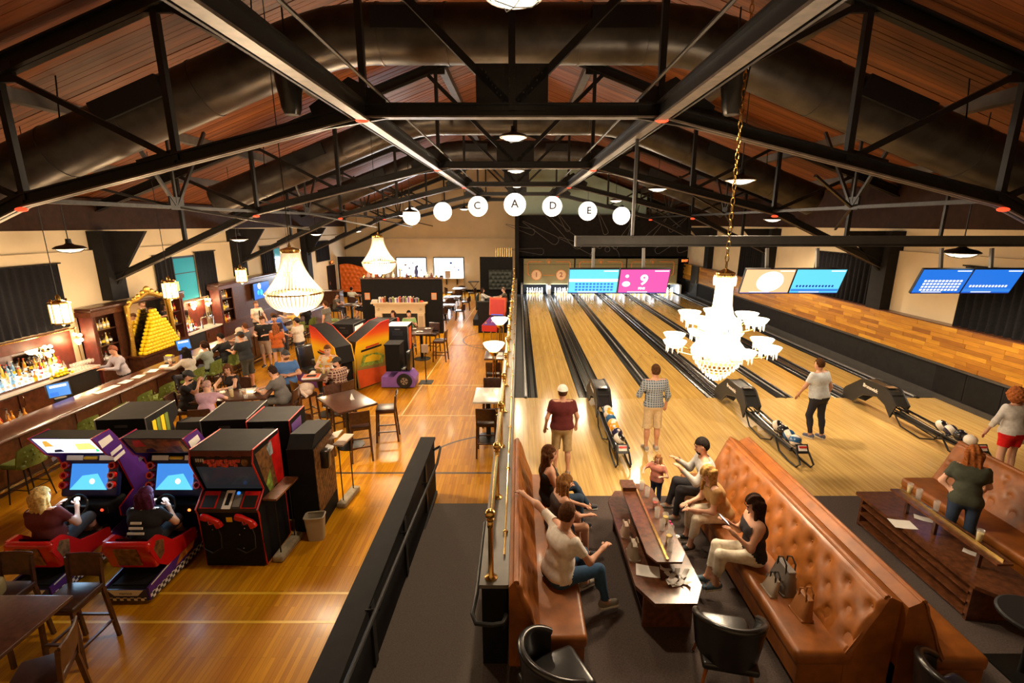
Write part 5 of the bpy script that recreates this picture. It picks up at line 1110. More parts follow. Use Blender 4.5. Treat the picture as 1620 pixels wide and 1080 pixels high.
def phone(p, rz, label, tilt=50):
    t = thing('mobile_phone', label, 'phone', p, rz, 'mobile phones'); M = Matrix.Rotation(R(tilt),4,'X'); MB().rbox((0,0,0), (.075,.15,.010), .004).xf(M).build('phone_case', 'black', t); MB().bx(-.034, .034, -.07, .07, .005, .0065).xf(M).build('phone_display', 'scr_white', t)
hm_ = np.mean([pw_['hand'][-1], pw_['hand'][1]], 0); phone((hm_[0]-.02, hm_[1], hm_[2]+.05), R(86), 'lit phone held by the woman in white trousers', 45)
# ---- bench at the half wall
person('woman with long brown hair in black tank top laughing on the half wall bench', (.42,6.20,F0), R(-78), 1.68, sit=.47, shirt=((.02,.018,.02),'none'), pants=((.035,.06,.10),'long'), shoes=(.05,.05,.06), hair=((.09,.035,.014),'long'), armL=dict(ua=(.25,.3,-1), fa=(-.6,.9,-.1)), armR=dict(ua=(.25,.3,-1), fa=(-.6,.9,-.1)), legL=dict(th=(.05,1,.12), sh=(-.1,.55,-.8)), legR=dict(th=(.1,1,-.02), sh=(.02,.1,-1)), lean=-2, look=(-20,-4), fem=True, vox=.017)
person('girl with long light brown hair sitting between two bowlers', (.45,5.52,F0), R(-75), 1.55, sit=.47, shirt=((.06,.045,.045),'none'), pants=((.04,.07,.13),'short'), shoes=(.06,.06,.07), hair=((.23,.105,.035),'wavy'), armL=dict(ua=(.15,.6,-.8), fa=(-.35,1,-.3)), armR=dict(ua=(.15,.6,-.8), fa=(-.35,1,-.3)), lean=14, look=(10,-18), fem=True, vox=.017)
person('man in white T-shirt and blue jeans with an arm along the bench back', (.42,4.62,F0), R(-62), 1.82, sit=.47, shirt=((.80,.73,.66),'short'), pants=((.035,.085,.17),'long'), shoes=(.28,.25,.22), hair=((.085,.035,.015),'short'), armL=dict(ua=(1.0,-.30,.46), fa=(1.0,-.15,.0)), armR=dict(ua=(.25,.55,-.85), fa=(-.35,1,.1)), legL=dict(th=(.12,1,.02), sh=(.02,.15,-1)), legR=dict(th=(.22,1,.02), sh=(.1,.2,-1)), lean=10, look=(20,-8), fat=1.1, vox=.017)
# ================================================================= BAR
BX0, BX1 = -9.80, -9.05
bc = thing('bar_counter', 'long dark wood bar counter with polished top and brass foot rail', 'bar', (-9.4,0,0))
o_ = lambda x: x+9.4
MB().rbox((o_((BX0+BX1)/2), 13.6, 1.045), (BX1-BX0, 18, .06), .02).build('bar_top', 'bar_wood', bc, 40)
MB().tube([(o_(BX1)-.01,4.6,1.03),(o_(BX1)-.01,22.6,1.03)], .032, 8).build('nosing', 'bar_wood', bc, True)
MB().bx(o_(-9.30), o_(-9.24), 4.6, 22.6, .0, 1.02).build('front_board', 'dark_wood', bc)
for i in range(15): y = 4.75+i*1.17; MB().bx(o_(-9.24), o_(-9.222), y+.06, y+1.11, .22, .92).build('front_panel', 'bar_wood', bc)
MB().bx(o_(-9.25), o_(-9.215), 4.6, 22.6, 0, .14).build('plinth', 'dark_wood', bc)
MB().tube([(o_(-9.02),4.6,.2),(o_(-9.02),22.5,.2)], .027, 8).build('foot_rail', 'brass', bc, True)
for i in range(11): y = 5.3+i*1.6; MB().tube([(o_(-9.22),y,.12),(o_(-9.06),y,.13),(o_(-9.02),y,.2)], .014, 6).build('rail_bracket', 'brass', bc, True)
MB().bx(o_(-10.25), o_(-9.80), 4.6, 22.4, .80, .86).build('inner_ledge', 'alu', bc); MB().bx(o_(-10.2), o_(-9.8), 4.6, 22.4, 0, .80).build('inner_cabinet', 'matte_black', bc)
def backbar(label, y0, y1):
    t = thing('back_counter', label, 'counter', (-11.95,(y0+y1)/2,0), 0, 'back bar counters'); h = (y1-y0)/2
    MB().bx(-.24, .34, -h, h, .91, .96).build('counter_top', 'marble', t); n = max(2, int((y1-y0)/1.1)); MB().bx(-.24, .26, -h, h, 0, .91).build('carcass', 'dark_wood', t)
    for i in range(n):
        a = -h+2*h*i/n; d = MB().bx(.26, .285, a+.03, a+2*h/n-.03, .12, .86).build('cabinet_door', 'bar_wood' if i % 3 else 'black', t); MB().tube([(.30,a+.10,.55),(.32,a+.10,.58),(.32,a+.10,.78),(.30,a+.10,.81)], .010, 5).build('handle', 'chrome', d)
    return t
backbar('white topped back counter under the lit liquor shelf', 5.0, 12.975); backbar('white topped back counter under the beer taps', 16.68, 18.7)
# mirror cabinet & TV cabinet
def tower(label, y0, y1, z1, niches, blank=None):
    t = thing('bar_cabinet', label, 'cabinet', (-11.9,y0,0)); L = y1-y0; x0, x1 = -.10, .30
    MB().bx(x0, x1, 0, .05, 0, z1).build('side_panel', 'maroon_wood', t); MB().bx(x0, x1, L-.05, L, 0, z1).build('side_panel', 'maroon_wood', t); MB().bx(x0, x0+.04, 0, L, 0, z1).build('back_panel', 'dark_wood', t)
    MB().rbox(((x0+x1)/2+.035,L/2,z1+.03), (x1-x0+.07,L+.10,.10), .03).build('cornice', 'dark_wood', t, 40); MB().bx(x0, x1+.04, -.05, L+.05, z1-.16, z1-.02).build('frieze', 'bar_wood', t)
    MB().bx(x0, x1+.02, 0, L, .86, .94).build('ledge', 'bar_wood', t); MB().bx(x0, x1, .05, L-.05, 0, .86).build('base', 'dark_wood', t)
    cuts = []
    for a, b in niches:
        cuts.append((a,b)); MB().bx(x1-.04, x1, a-.06, a, .94, z1-.16).build('stile', 'bar_wood', t); MB().bx(x1-.04, x1, b, b+.06, .94, z1-.16).build('stile', 'bar_wood', t)
        for z in (1.40, 1.85): MB().bx(x0, x1-.03, a, b, z, z+.025).build('shelf', 'dark_wood', t)
    if blank: MB().bx(x1-.06, x1-.02, blank[0], blank[1], .94, z1-.16).build('front_board', 'dark_wood', t)
    return t
tower('dark wood cabinet around the golden mirror with bottle niches', 12.98, 16.66, 2.44, ((.12,.78),(3.0,3.52)), (.84,2.94))
tower('dark wood cabinet carrying the bar television', 18.72, 23.6, 2.42, ((.15,.9),), (.96,4.8))
# ornate mirror
mr = thing('ornate_mirror', 'large gold framed mirror with carved crest behind the yellow pyramid', 'mirror', (-11.46,14.85,.94)); hw_, hh = .90, 1.50
MB().bx(0, .02, -hw_+.1, hw_-.1, .1, hh).build('mirror_glass', 'mirror', mr)
for s_ in (-1,1):
    MB().tube([(.03,s_*hw_,.0),(.05,s_*(hw_-.02),.5),(.05,s_*(hw_-.03),1.2),(.04,s_*(hw_-.05),hh)], [.075,.055,.06,.08], 8).build('frame_side', 'gold', mr, True)
    for z in (.15,.5,.85,1.2): MB().sphere((.06,s_*(hw_-.01),z), (.03,.06,.09), 8, 6).build('carving', 'gold', mr, True)
    MB().tube([(.05,s_*(hw_-.05),hh-.05),(.05,s_*(hw_-.22),hh+.08),(.05,s_*.45,hh+.10),(.05,s_*.2,hh+.2),(.05,0,hh+.26)], [.07,.06,.055,.06,.08], 8).build('frame_top', 'gold', mr, True)
    for y, z, r_ in ((.75,hh+.08,.07),(.55,hh+.15,.06),(.38,hh+.2,.08),(.2,hh+.28,.085)): MB().sphere((.06,s_*y,z), (.035,r_*1.2,r_), 8, 6).build('carving', 'gold', mr, True)
MB().sphere((.06,0,hh+.36), (.04,.14,.11), 10, 8).build('crest', 'gold', mr, True); MB().bx(0, .05, -hw_, hw_, .0, .1).build('frame_bottom', 'gold', mr)
# yellow pyramid
lm = MB().rbox((0,0,0), (.122,.122,.108), .040, seg=3).mesh('yellow_ball', 'lemon', 'all')
for r_ in range(12):
    for d_ in range(max(1, 2-(r_ > 8))):
        n = 13-r_
        for k in range(n):
            o = link('yellow_ball', lm, None, (-11.275+.124*d_, 14.78+(k-(n-1)/2)*.1235, .993+r_*.106)); tag(o, 'round yellow ball in the stacked pyramid before the golden mirror', 'ball', 'yellow pyramid')
lg = thing('display_ledge', 'dark wood ledge under the yellow pyramid', 'ledge', (-11.35,14.8,0)); MB().bx(-.21, .26, -.95, .95, .89, .94).build('board', 'bar_wood', lg); MB().bx(-.21, .2, -.9, .9, 0, .89).build('front', 'dark_wood', lg)
# television
def tv(label, loc, rz, w_, h, tilt, m):
    t = thing('television', label, 'television', loc, rz); M = Matrix.Rotation(R(tilt),4,'X'); MB().bx(-w_/2, w_/2, 0, .05, -h/2, h/2).xf(M).build('case', 'black', t); d = MB().bx(-w_/2+.02, w_/2-.02, -.004, 0, -h/2+.02, h/2-.02).xf(M).build('display', m, t)
    for k in range(7): MB().lathe([(0,0),(random.uniform(.06,.16),0)], 10).xf(M@Matrix.Translation((random.uniform(-.32,.32)*w_,-.006,random.uniform(-.3,.3)*h))@Matrix.Rotation(pi/2,4,'X')).build('picture_patch', random.choice(['scr_white','scr_sky','scr_navy','scr_cyan']), d)
    MB().tube([(0,.05,0),(0,.25,0)], .03, 6).build('mount', 'black_steel', t); return t
tv('wall television showing a blue sports picture above the bar', (-11.45,21.6,1.88), pi/2, 1.35, .72, 0, 'scr_blue')
# bottles
BT = [[(0,0),(.036,0),(.038,.01),(.038,.17),(.03,.20),(.014,.225),(.013,.285),(.016,.288),(.016,.31),(0,.31)], [(0,0),(.042,0),(.044,.01),(.044,.13),(.036,.165),(.013,.19),(.012,.25),(.016,.252),(.016,.275),(0,.275)], [(0,0),(.032,0),(.034,.2),(.026,.24),(.012,.265),(.012,.33),(.015,.335),(.015,.355),(0,.355)]]
BM = {}
def bottle(loc, kind, m, where):
    t = thing('liquor_bottle', {'glass_clear':'clear','liquid_amber':'amber','liquid_gold':'golden','liquid_blue':'blue tinted','glass_green':'green','liquid_red':'red','bottle_dark':'dark'}[m]+[' straight liquor bottle ',' squat liquor bottle ',' tall slim liquor bottle '][kind]+where, 'bottle', loc, 0, 'bottles '+where)
    for q, (nm, mm, pr) in enumerate((('bottle_glass', m, BT[kind]), ('bottle_label', random.choice(['paper','white','yellow','cream_disc']), [(BT[kind][2][0]+.0015,.05),(BT[kind][2][0]+.0015,.12)]), ('cap', random.choice(['black','brass','red','white']), [(.017,BT[kind][-1][1]-.025),(.017,BT[kind][-1][1]+.002),(0,BT[kind][-1][1]+.002)]))):
        k = (kind, nm, mm)
        if k not in BM: BM[k] = MB().lathe(pr, 10).mesh(nm, mm, 40)
        link(nm, BM[k], t)
MM = ['glass_clear','liquid_amber','glass_clear','liquid_gold','glass_clear','bottle_dark','liquid_red']
def lit_shelf(label, y0, y1, x, z, n, where, blue=.0):
    t = thing('bottle_shelf', label, 'shelf', (x,y0,z), 0, 'lit bottle shelves'); L = y1-y0
    for k in range(3): MB().bx(.10-.10*k, .20-.10*k, 0, L, 0, .02+.12*k).build('step', 'shelf_glow', t)
    MB().bx(-.13, -.10, 0, L, 0, .75).build('back_mirror', 'mirror', t); MB().bx(.20, .22, -.02, L+.02, 0, .05).build('front_lip', 'bar_wood', t)
    for k in range(3):
        for i in range(n):
            y = y0+(i+.5)*L/n+random.uniform(-.015,.015); mm = random.choice(MM)
            if (y-y0)/L > blue and (y-y0)/L < blue+.4 and random.random() < .6: mm = random.choice(['liquid_blue','glass_clear'])
            if (y-y0)/L < .08: mm = 'glass_green'
            bottle((x+.150-.10*k, y, z+.02+.12*k), random.choice([0,0,1,2]), mm, where)
lit_shelf('stepped glowing shelf of liquor bottles beside the big black curtain', 9.6, 12.25, -12.01, .96, 20, 'on the glowing shelf beside the big black curtain', .25)
lit_shelf('stepped glowing shelf of bottles between the mirror and the beer taps', 16.80, 17.55, -12.01, .96, 6, 'on the glowing shelf beside the beer taps')
for y0, n in ((13.16,5), (16.05,4)):
    for z in (.945, 1.43, 1.88):
        for i in range(n): bottle((-11.78, y0+i*.125, z), random.choice([0,1]), random.choice(MM), 'in the niches of the mirror cabinet')
for z in (.945, 1.43, 1.88):
    for i in range(5): bottle((-11.78, 18.95+i*.13, z), random.choice([0,1]), random.choice(MM), 'in the niche of the television cabinet')
# brass shelf rails over the bottles
for y0, y1, z, nm in ((6.0,12.85,2.02,'over the big liquor shelf'), (16.75,18.62,2.0,'over the beer taps')):
    t = thing('brass_shelf_rail', 'slim brass rail with end post '+nm, 'rail', (-11.98,y0,0), 0, 'brass bar rails'); MB().tube([(0,0,z),(0,y1-y0,z)], .022, 8).build('rail', 'brass', t, True); MB().tube([(0,y1-y0-.03,z),(.03,y1-y0-.02,.96)], .012, 6).build('post', 'brass', t, True); MB().sphere((0,y1-y0,z), .035, 8, 6).build('knob', 'brass', t)
    MB().bx(-.20, -.16, 0, y1-y0, .96, z).build('back_panel', 'maroon_wood', t)
# stem glasses, tumblers and bar clutter
SG = MB().lathe([(.032,0),(.03,.004),(.004,.008),(.004,.09),(.03,.115),(.04,.16),(.034,.2),(.031,.2),(.036,.16),(0,.10)], 10).mesh('stemware', 'glass_clear', 'all')
for i in range(14): tag(link('wine_glass', SG, None, (-11.80+.10*(i % 2), 12.32+.09*(i//2), .96+.0)), 'upturned wine glass in the rows beside the mirror cabinet', 'glass', 'wine glasses on the back counter')
for i in range(30): glass((-11.70-.075*(i % 5), 8.0+.085*(i//5), .96), 'clear tumbler drying in rows on the white back counter', None, .11, .034, 'tumblers on the back counter')
for i in range(12): glass((-9.98-.08*(i % 2), 11.0+.1*(i//2), .86), 'clear tumbler behind the bar near the lit register', None, .12, .034, 'tumblers at the bar well')
for i in range(10): glass((-9.98-.08*(i % 2), 15.1+.1*(i//2), .86), 'clear tumbler behind the bar near the beer taps', random.choice([None,'liquid_amber']), .12, .034, 'tumblers at the second bar well')
for i in range(14):
    x, y = -9.92-.09*(i % 3), 8.2+.16*(i//2); bottle((x, y, .86), random.choice([0,1,2]), random.choice(['liquid_amber','liquid_red','glass_clear','liquid_gold']), 'in the bar well beside the straws')
t = thing('lemon_bowl', 'shallow dark dish heaped with lemons on the back counter', 'bowl', (-11.70,11.9,.96)); MB().lathe([(0,0),(.15,0),(.17,.012),(0,.012)], 24, (0,0,0), .5, 1.3).build('dish', 'black', t, True)
lmn = MB().sphere((0,0,0), (.034,.045,.034), 8, 6).mesh('lemon', 'lemon', 'all')
LP_ = [(.035*q, (k-1.5)*.092, .046) for q in (-1,1) for k in range(4)]+[(0, (k-1.5)*.092, .105) for k in range(4)]+[(.02,-.30,.034),(.02,.29,.034)]
for q in LP_: tag(link('lemon', lmn, None, (-11.70+q[0], 11.9+q[1], .96+q[2])), 'yellow lemon heaped in the dark dish on the back counter' if q[2] > .04 else 'yellow lemon lying loose beside the dark dish', 'lemon', 'lemons in the dish')
def register(loc, label, rz=R(60)):
    t = thing('touch_register', label, 'register', loc, rz, 'touch registers'); M = Matrix.Rotation(R(-14),4,'X'); MB().bx(-.2, .2, 0, .05, .08, .40).xf(M).build('case', 'black', t); MB().bx(-.18, .18, -.004, 0, .10, .38).xf(M).build('display', 'scr_sky', t)
    MB().bx(-.16, -.02, -.007, -.004, .12, .2).xf(M).build('menu_tile', 'scr_blue', t); MB().bx(-.14, .14, -.007, -.004, .30, .35).xf(M).build('menu_tile', 'scr_white', t); MB().bx(-.1, .1, -.02, .16, -.12, .05).build('stand', 'black', t)
register((-10.05,10.1,.98), 'lit touch screen register behind the bar by the tumblers', R(55)); register((-10.05,14.2,.98), 'lit touch screen register behind the bar before the mirror cabinet', R(60))
t = thing('straw_holder', 'metal holder full of white and red straws on the bar ledge', 'holder', (-9.95,7.7,.86)); MB().lathe([(.05,0),(.055,.14),(.05,.14),(.045,.01)], 12).build('cup', 'chrome', t)
for k in range(12): a = k*.9; MB().tube([(.02*cos(a),.02*sin(a),.02),(.05*cos(a)+.02,.06*sin(a),.32)], .006, 5).build('straw', 'red' if k % 4 == 0 else 'white', t)
t = thing('bar_tray', 'blue glowing tray at the bar end', 'tray', (-9.98,7.2,.86)); MB().bx(-.15, .12, -.25, .25, 0, .03).build('tray_base', 'alu', t); MB().bx(-.13, .10, -.2, .2, .03, .034).build('mat', 'teal', t)
for i, y in enumerate((10.4,10.7,11.1,11.5,12.0,12.4)): sheet((-9.42,y,1.077), 'white paper menu lying flat on the bar top', .30, .20, R(80+i*7), .004, group='menus on the bar top', name='paper_menu')
for i, (y, lq) in enumerate(((12.55,'liquid_amber'),(13.2,'liquid_gold'),(14.2,'liquid_amber'),(15.0,None),(16.2,'liquid_gold'))): glass((-9.35,y,1.077), ['amber beer glass before the woman in white at the bar','pale drink before the woman in grey-green at the bar','amber drink before the black jacket at the bar','empty glass before the man in the pale cap','pale beer before the group at the bar'][i], lq, .16, .04)
t = thing('napkin_caddy', 'clear boxy napkin caddy with lemon slices on the bar', 'caddy', (-9.5,12.75,1.077)); MB().bx(-.1,.1,-.07,.07,0,.015).build('base','black',t); MB().bx(-.1,.1,-.07,-.062,0,.2).build('side','glass_clear',t); MB().bx(-.1,.1,.062,.07,0,.2).build('side','glass_clear',t); MB().rbox((0,0,.2),(.16,.1,.04),.015).build('lemon_slices','lemon',t)
# beer taps
t = thing('beer_tower', 'chrome bridge of beer taps on the far back counter', 'beer taps', (-11.75,18.05,.96)); MB().tube([(0,-.35,0),(0,-.35,.4),(0,.35,.4),(0,.35,0)], .035, 8).build('pipe_bridge', 'chrome', t, True)
for k in range(5): MB().tube([(.03,-.25+k*.125,.4),(.09,-.25+k*.125,.38),(.09,-.25+k*.125,.32)], .012, 6).build('spout', 'chrome', t, True); MB().lathe([(.012,.42),(.02,.46),(.016,.56),(0,.57)], 8, (.05,-.25+k*.125,0)).build('tap_handle', 'black', t)
# green stools
def green_stool():
    t = thing('green_bar_stool', 'x', 'bar stool')
    sh = MB().grid(lambda u, v: ((u-.5)*.46*(1-.15*v), -.20-.05*v-.05*(1-(abs(u-.5)*2)**2)+.10*(abs(u-.5)*2)**2, .74+.36*v*(1-.25*(abs(u-.5)*2)**3)), 12, 8).build('backrest', 'green_vinyl', t, 'all')
    MB().grid(lambda u, v: ((u-.5)*.48*(1-.15*v), -.225-.05*v-.05*(1-(abs(u-.5)*2)**2)+.10*(abs(u-.5)*2)**2, .70+.41*v*(1-.25*(abs(u-.5)*2)**3)), 12, 8).build('back_shell', 'green_vinyl', t, 'all')
    bt = MB().sphere((0,0,0), (.02,.012,.02), 6, 4).mesh('tuft', 'green_vinyl', 'all')
    for r_ in range(3):
        for k in range(4):
            u = (k+.5+.25*(r_ % 2))/4.5; v = .25+.27*r_; link('tuft', bt, sh, ((u-.5)*.46, -.285-.05*v+.06*(abs(u-.5)*2)**2, .74+.33*v))
    MB().rbox((0,.0,.72), (.46,.44,.10), .045, seg=3).build('seat', 'green_vinyl', t, 60)
    for x in (-1,1):
        for y in (-1,1): MB().tube([(x*.15,y*.15,.68),(x*.21,y*.21,0)], [.014,.011], 6).build('leg', 'black_steel', t, True)
    MB().tube([(.19,.19,.28),(-.19,.19,.28),(-.19,-.19,.28),(.19,-.19,.28)], .010, 6, closed=True).build('foot_ring', 'black_steel', t)
    return t
gs = green_stool(); GS = [(-8.62,7.75,85,'green tufted bar stool partly behind the racing cabinets'),(-8.62,8.95,80,'empty green tufted bar stool pulled up to the long bar'),(-8.6,9.62,95,'empty green tufted bar stool pulled up to the long bar'),(-8.62,10.4,88,'empty green tufted bar stool pulled up to the long bar'),(-8.55,11.05,80,'empty green tufted bar stool next to the woman in white'),(-8.62,12.3,85,'green tufted bar stool of the woman in white'),(-8.62,13.05,88,'green tufted bar stool of the woman in grey-green'),(-8.62,13.9,88,'green tufted bar stool of the black jacket guest'),(-8.6,18.5,70,'green tufted bar stool of the woman in yellow'),(-8.55,19.4,85,'green tufted bar stool of the dark-haired woman at the far bar end'),(-8.0,20.6,-60,'green tufted bar stool turned away beyond the far bar end')]
for i, (x, y, a, lb) in enumerate(GS):
    if i == 0: gs.location = (x,y,0); gs.rotation_euler = (0,0,R(a)); gs['label'] = lb; gs['group'] = 'green bar stools'
    else: dup(gs, (x,y,0), R(a), lb, 'green bar stools')
# ================================================================= ARCADE
mat('art_orange', (.75,.20,.02), .4, var=.7, scale=5); mat('art_red', (.62,.012,.010), .35, var=.25, scale=9); mat('art_brown', (.20,.09,.03), .45, var=.7, scale=14); mat('art_green', (.25,.36,.06), .45, var=.6, scale=12); mat('art_steel', (.35,.42,.45), .4, var=.5, scale=14)
def checker(name, a, b, sc):
    m = bpy.data.materials.new(name); m.use_nodes = True; nt = m.node_tree; c = node(nt, 'ShaderNodeTexChecker'); c.inputs['Scale'].default_value = sc; c.inputs['Color1'].default_value = (*a,1); c.inputs['Color2'].default_value = (*b,1)
    tc = node(nt, 'ShaderNodeTexCoord'); nt.links.new(tc.outputs['Object'], c.inputs['Vector']); nt.links.new(c.outputs['Color'], nt.nodes['Principled BSDF'].inputs['Base Color']); nt.nodes['Principled BSDF'].inputs['Roughness'].default_value = .4; MT[name] = m
checker('checker_bw', (.02,.02,.025), (.8,.76,.7), 1/.045)
def vgrad(name, stops, z0, z1):
    m = bpy.data.materials.new(name); m.use_nodes = True; nt = m.node_tree; tc = node(nt, 'ShaderNodeTexCoord'); sp = node(nt, 'ShaderNodeSeparateXYZ'); mr_ = node(nt, 'ShaderNodeMapRange'); mr_.inputs['From Min'].default_value = z0; mr_.inputs['From Max'].default_value = z1
    r = node(nt, 'ShaderNodeValToRGB'); e = r.color_ramp.elements; e[0].color = (*stops[0][1],1); e[0].position = stops[0][0]; e[1].color = (*stops[-1][1],1); e[1].position = stops[-1][0]
    for p, c in stops[1:-1]: q = e.new(p); q.color = (*c,1)
    nt.links.new(tc.outputs['Object'], sp.inputs[0]); nt.links.new(sp.outputs['Z'], mr_.inputs['Value']); nt.links.new(mr_.outputs[0], r.inputs['Fac']); nt.links.new(r.outputs['Color'], nt.nodes['Principled BSDF'].inputs['Base Color']); nt.nodes['Principled BSDF'].inputs['Roughness'].default_value = .35; MT[name] = m
vgrad('art_sunset', [(0,(.25,.18,.05)),(.35,(.75,.45,.02)),(.6,(.95,.55,.01)),(.8,(.85,.10,.01)),(1,(.55,.01,.005))], .6, 1.85)
# ---- kart racing cabinets
def kart(label, x, lit):
    t = thing('kart_arcade', label, 'arcade machine', (x,5.3,0), 0, 'kart racing machines')
    # base with seat
    MB().bx(-.27, .27, 0, 1.25, .05, .22).build('base', 'matte_black', t); MB().bx(-.22, .22, .06, 1.0, .22, .235).build('foot_mat', 'charcoal', t)
    for s_ in (-1,1):
        MB().prism([(-.0,.05),(1.25,.05),(1.25,.40),(.95,.36),(.0,.24)], 'x', s_*.28-.012, s_*.28+.012).build('base_side', 'purple', t)
        MB().bx(s_*.293-.002, s_*.293+.002, .01, 1.24, .055, .145).build('checker_strip', 'checker_bw', t)
        MB().prism([(.05,.235),(1.0,.355),(1.0,.372),(.05,.252)], 'x', s_*.293-.002, s_*.293+.002).build('white_stripe', 'white', t)
        MB().prism([(.5,.17),(.85,.2),(.95,.32),(.6,.27)], 'x', s_*.294-.002, s_*.294+.002).build('racer_art', 'art_orange', t)
    MB().bx(-.27, .27, -.012, 0, .05, .22).build('base_front', 'navy', t); MB().bx(-.25, .25, -.016, -.012, .055, .10).build('checker_strip', 'checker_bw', t)
    pl = MB().prism([(-.23,.21),(.23,.21),(.15,.13),(-.15,.13)], 'y', -.016, -.012).build('badge_plate', 'paper', t); text('badge_text', 'namco', .06, (0,-.018,.165), (pi/2,0,0), 'black', pl)
    # bucket seat
    sx = 24
    def prof(v): # side line from front lip over seat pan to the headless back
        return [(.62,.42),(.50,.40),(.30,.38),(.12,.42),(.0,.56),(-.06,.70),(-.08,.79)][v]
    MB().add([(xx*(.24 if v < 6 else .2), prof(v)[0], prof(v)[1]) for v in range(7) for xx in (-1,1)], [(2*i,2*i+1,2*i+3,2*i+2) for i in range(6)]).build('seat_pan', 'black_leather', t)
    for s_ in (-1,1):
        MB().prism([(.66,.30),(.66,.46),(.45,.50),(.22,.56),(.10,.70),(-.0,.80),(-.15,.80),(-.19,.68),(-.10,.44),(.05,.30)], 'x', s_*.285-.025, s_*.285+.025).build('seat_side', 'red_plastic', t)
        MB().prism([(.02,.52),(.05,.70),(-.07,.76),(-.13,.67),(-.06,.47)], 'x', s_*.312-.003, s_*.312+.003).build('seat_decal', 'art_brown', t)
    MB().rbox((0,-.12,.59), (.62,.10,.42), .05, (R(12),0,0), 3).build('seat_back', 'red_plastic', t, 50); MB().box((0,-.178,.59), (.30,.012,.28), (R(12),0,0)).build('seat_decal', 'art_brown', t)
    MB().bx(-.18, .18, .1, .6, .22, .34).build('seat_pedestal', 'matte_black', t)
    for c_ in t.children:
        if c_.name.split('.')[0] in ('seat_pan','seat_side','seat_decal','seat_back','seat_pedestal'): c_.location.y = .30
    # cabinet
    MB().bx(-.40, .40, 1.25, 1.75, 0, .62).build('pedestal', 'navy', t)
    side = [(1.20,.02),(1.70,.02),(1.70,1.0),(1.14,1.91),(.84,1.90),(1.02,1.58),(1.18,1.46),(1.34,.86),(1.05,.72),(1.05,.60),(1.2,.5)]
    for s_ in (-1,1):
        MB().prism(side, 'x', s_*.43-.015, s_*.43+.015).build('side_panel', 'purple', t); MB().tube([(s_*.43,p[0],p[1]) for p in side], .012, 5, closed=True).build('edge_trim', 'red_trim', t)
        MB().prism([(.96,1.70),(1.16,1.74),(1.12,1.84),(.92,1.82)], 'x', s_*.446-.002, s_*.446+.002).build('white_flash', 'paper', t)
        for k in (0,1): MB().prism([(1.08+k*.03,1.52-k*.10),(1.28+k*.03,1.56-k*.1),(1.27+k*.03,1.62-k*.1),(1.07+k*.03,1.58-k*.10)], 'x', s_*.447-.002, s_*.447+.002).build('name_plate', 'paper', t)
    MB().add([(x_,y,z) for y, z in ((.86,1.90),(1.13,1.905),(1.68,1.0)) for x_ in (-.415,.415)], [(0,1,3,2),(2,3,5,4)]).build('roof', 'charcoal', t); MB().bx(-.415, .415, 1.67, 1.69, .02, 1.0).build('back_panel', 'matte_black', t)
    mq = MB().add([(x_,y,z) for y, z in ((.865,1.885),(1.03,1.60)) for x_ in (-.405,.405)], [(0,2,3,1)]).build('marquee', 'marquee_glow' if lit else 'art_brown', t)
    def on(y, z, u): return None
    for (a, b, c, d, m) in (((.55,.95,.5,.9,'art_orange') if not lit else (.6,.95,.25,.75,'scr_yellow')), ((.08,.30,.45,.95,'red') if not lit else (.08,.25,.45,.9,'scr_orange')), ((.86,.97,.1,.9,'yellow') if not lit else (.88,.97,.1,.4,'scr_green')), ((.2,.4,.05,.35,'navy') if not lit else (.14,.34,.05,.3,'blue'))):
        P_ = lambda u, v: (-.405+.81*u, 1.03-.165*v-.004, 1.60+.285*v-.003)
        MB().add([P_(a,c),P_(b,c+.05),P_(b-.03,d),P_(a+.05,d-.05)], [(0,1,2,3)]).build('marquee_art', m, mq)
    bz_ = Matrix.Translation((0,1.20,1.16))@Matrix.Rotation(R(-20),4,'X')
    MB().rbox((0,0,0), (.82,.10,.62), .04).xf(bz_).build('monitor_bezel', 'navy', t, 40); sc_ = MB().bx(-.27, .27, -.056, -.05, -.20, .17).xf(bz_).build('game_display', 'scr_sky', t)
    MB().add([tuple(bz_@Vector(p)) for p in ((-.27,-.059,-.20),(.27,-.059,-.20),(.12,-.059,.03),(-.10,-.059,.0))], [(0,1,2,3)]).build('track_picture', 'scr_cyan', sc_); MB().lathe([(0,0),(.04,0)], 10).xf(bz_@Matrix.Translation((.05,-.061,-.08))@Matrix.Rotation(pi/2,4,'X')).build('kart_picture', 'scr_white', sc_)
    for s_ in (-1,1):
        for k in range(3): MB().lathe([(.028,0),(.055,.0),(.055,.05),(.032,.05),(.028,.0)], 14).xf(bz_@Matrix.Translation((s_*.345,-.05,.15-k*.14))@Matrix.Rotation(pi/2,4,'X')).build('speaker_ring', 'red_plastic', t, 40)
    MB().rbox((0,-.06,.255), (.2,.04,.05), .02).xf(bz_).build('yellow_button_bar', 'yellow', t, 40); MB().bx(-.36, -.12, -.055, -.05, .22, .29).xf(bz_).build('badge_strip', 'paper', t); MB().bx(.12, .36, -.055, -.05, .22, .29).xf(bz_).build('badge_strip', 'paper', t)
    MB().rbox((0,1.08,.77), (.80,.34,.16), .04).build('dashboard', 'matte_black', t, 40)
    wh = Matrix.Translation((0,.86,.86))@Matrix.Rotation(R(62),4,'X')
    w_ = MB().tube([tuple(wh@Vector((.15*cos(k*pi/10),.15*sin(k*pi/10),0))) for k in range(20)], .018, 8, closed=True).build('steering_wheel', 'black_leather', t, True); MB().bar(wh@Vector((-.14,0,0)), wh@Vector((.14,0,0)), .04, .02).build('wheel_spoke', 'grey_dark', w_); MB().tube([wh@Vector((0,0,0)), (0,1.0,.77)], .03, 8).build('steering_column', 'black', w_)
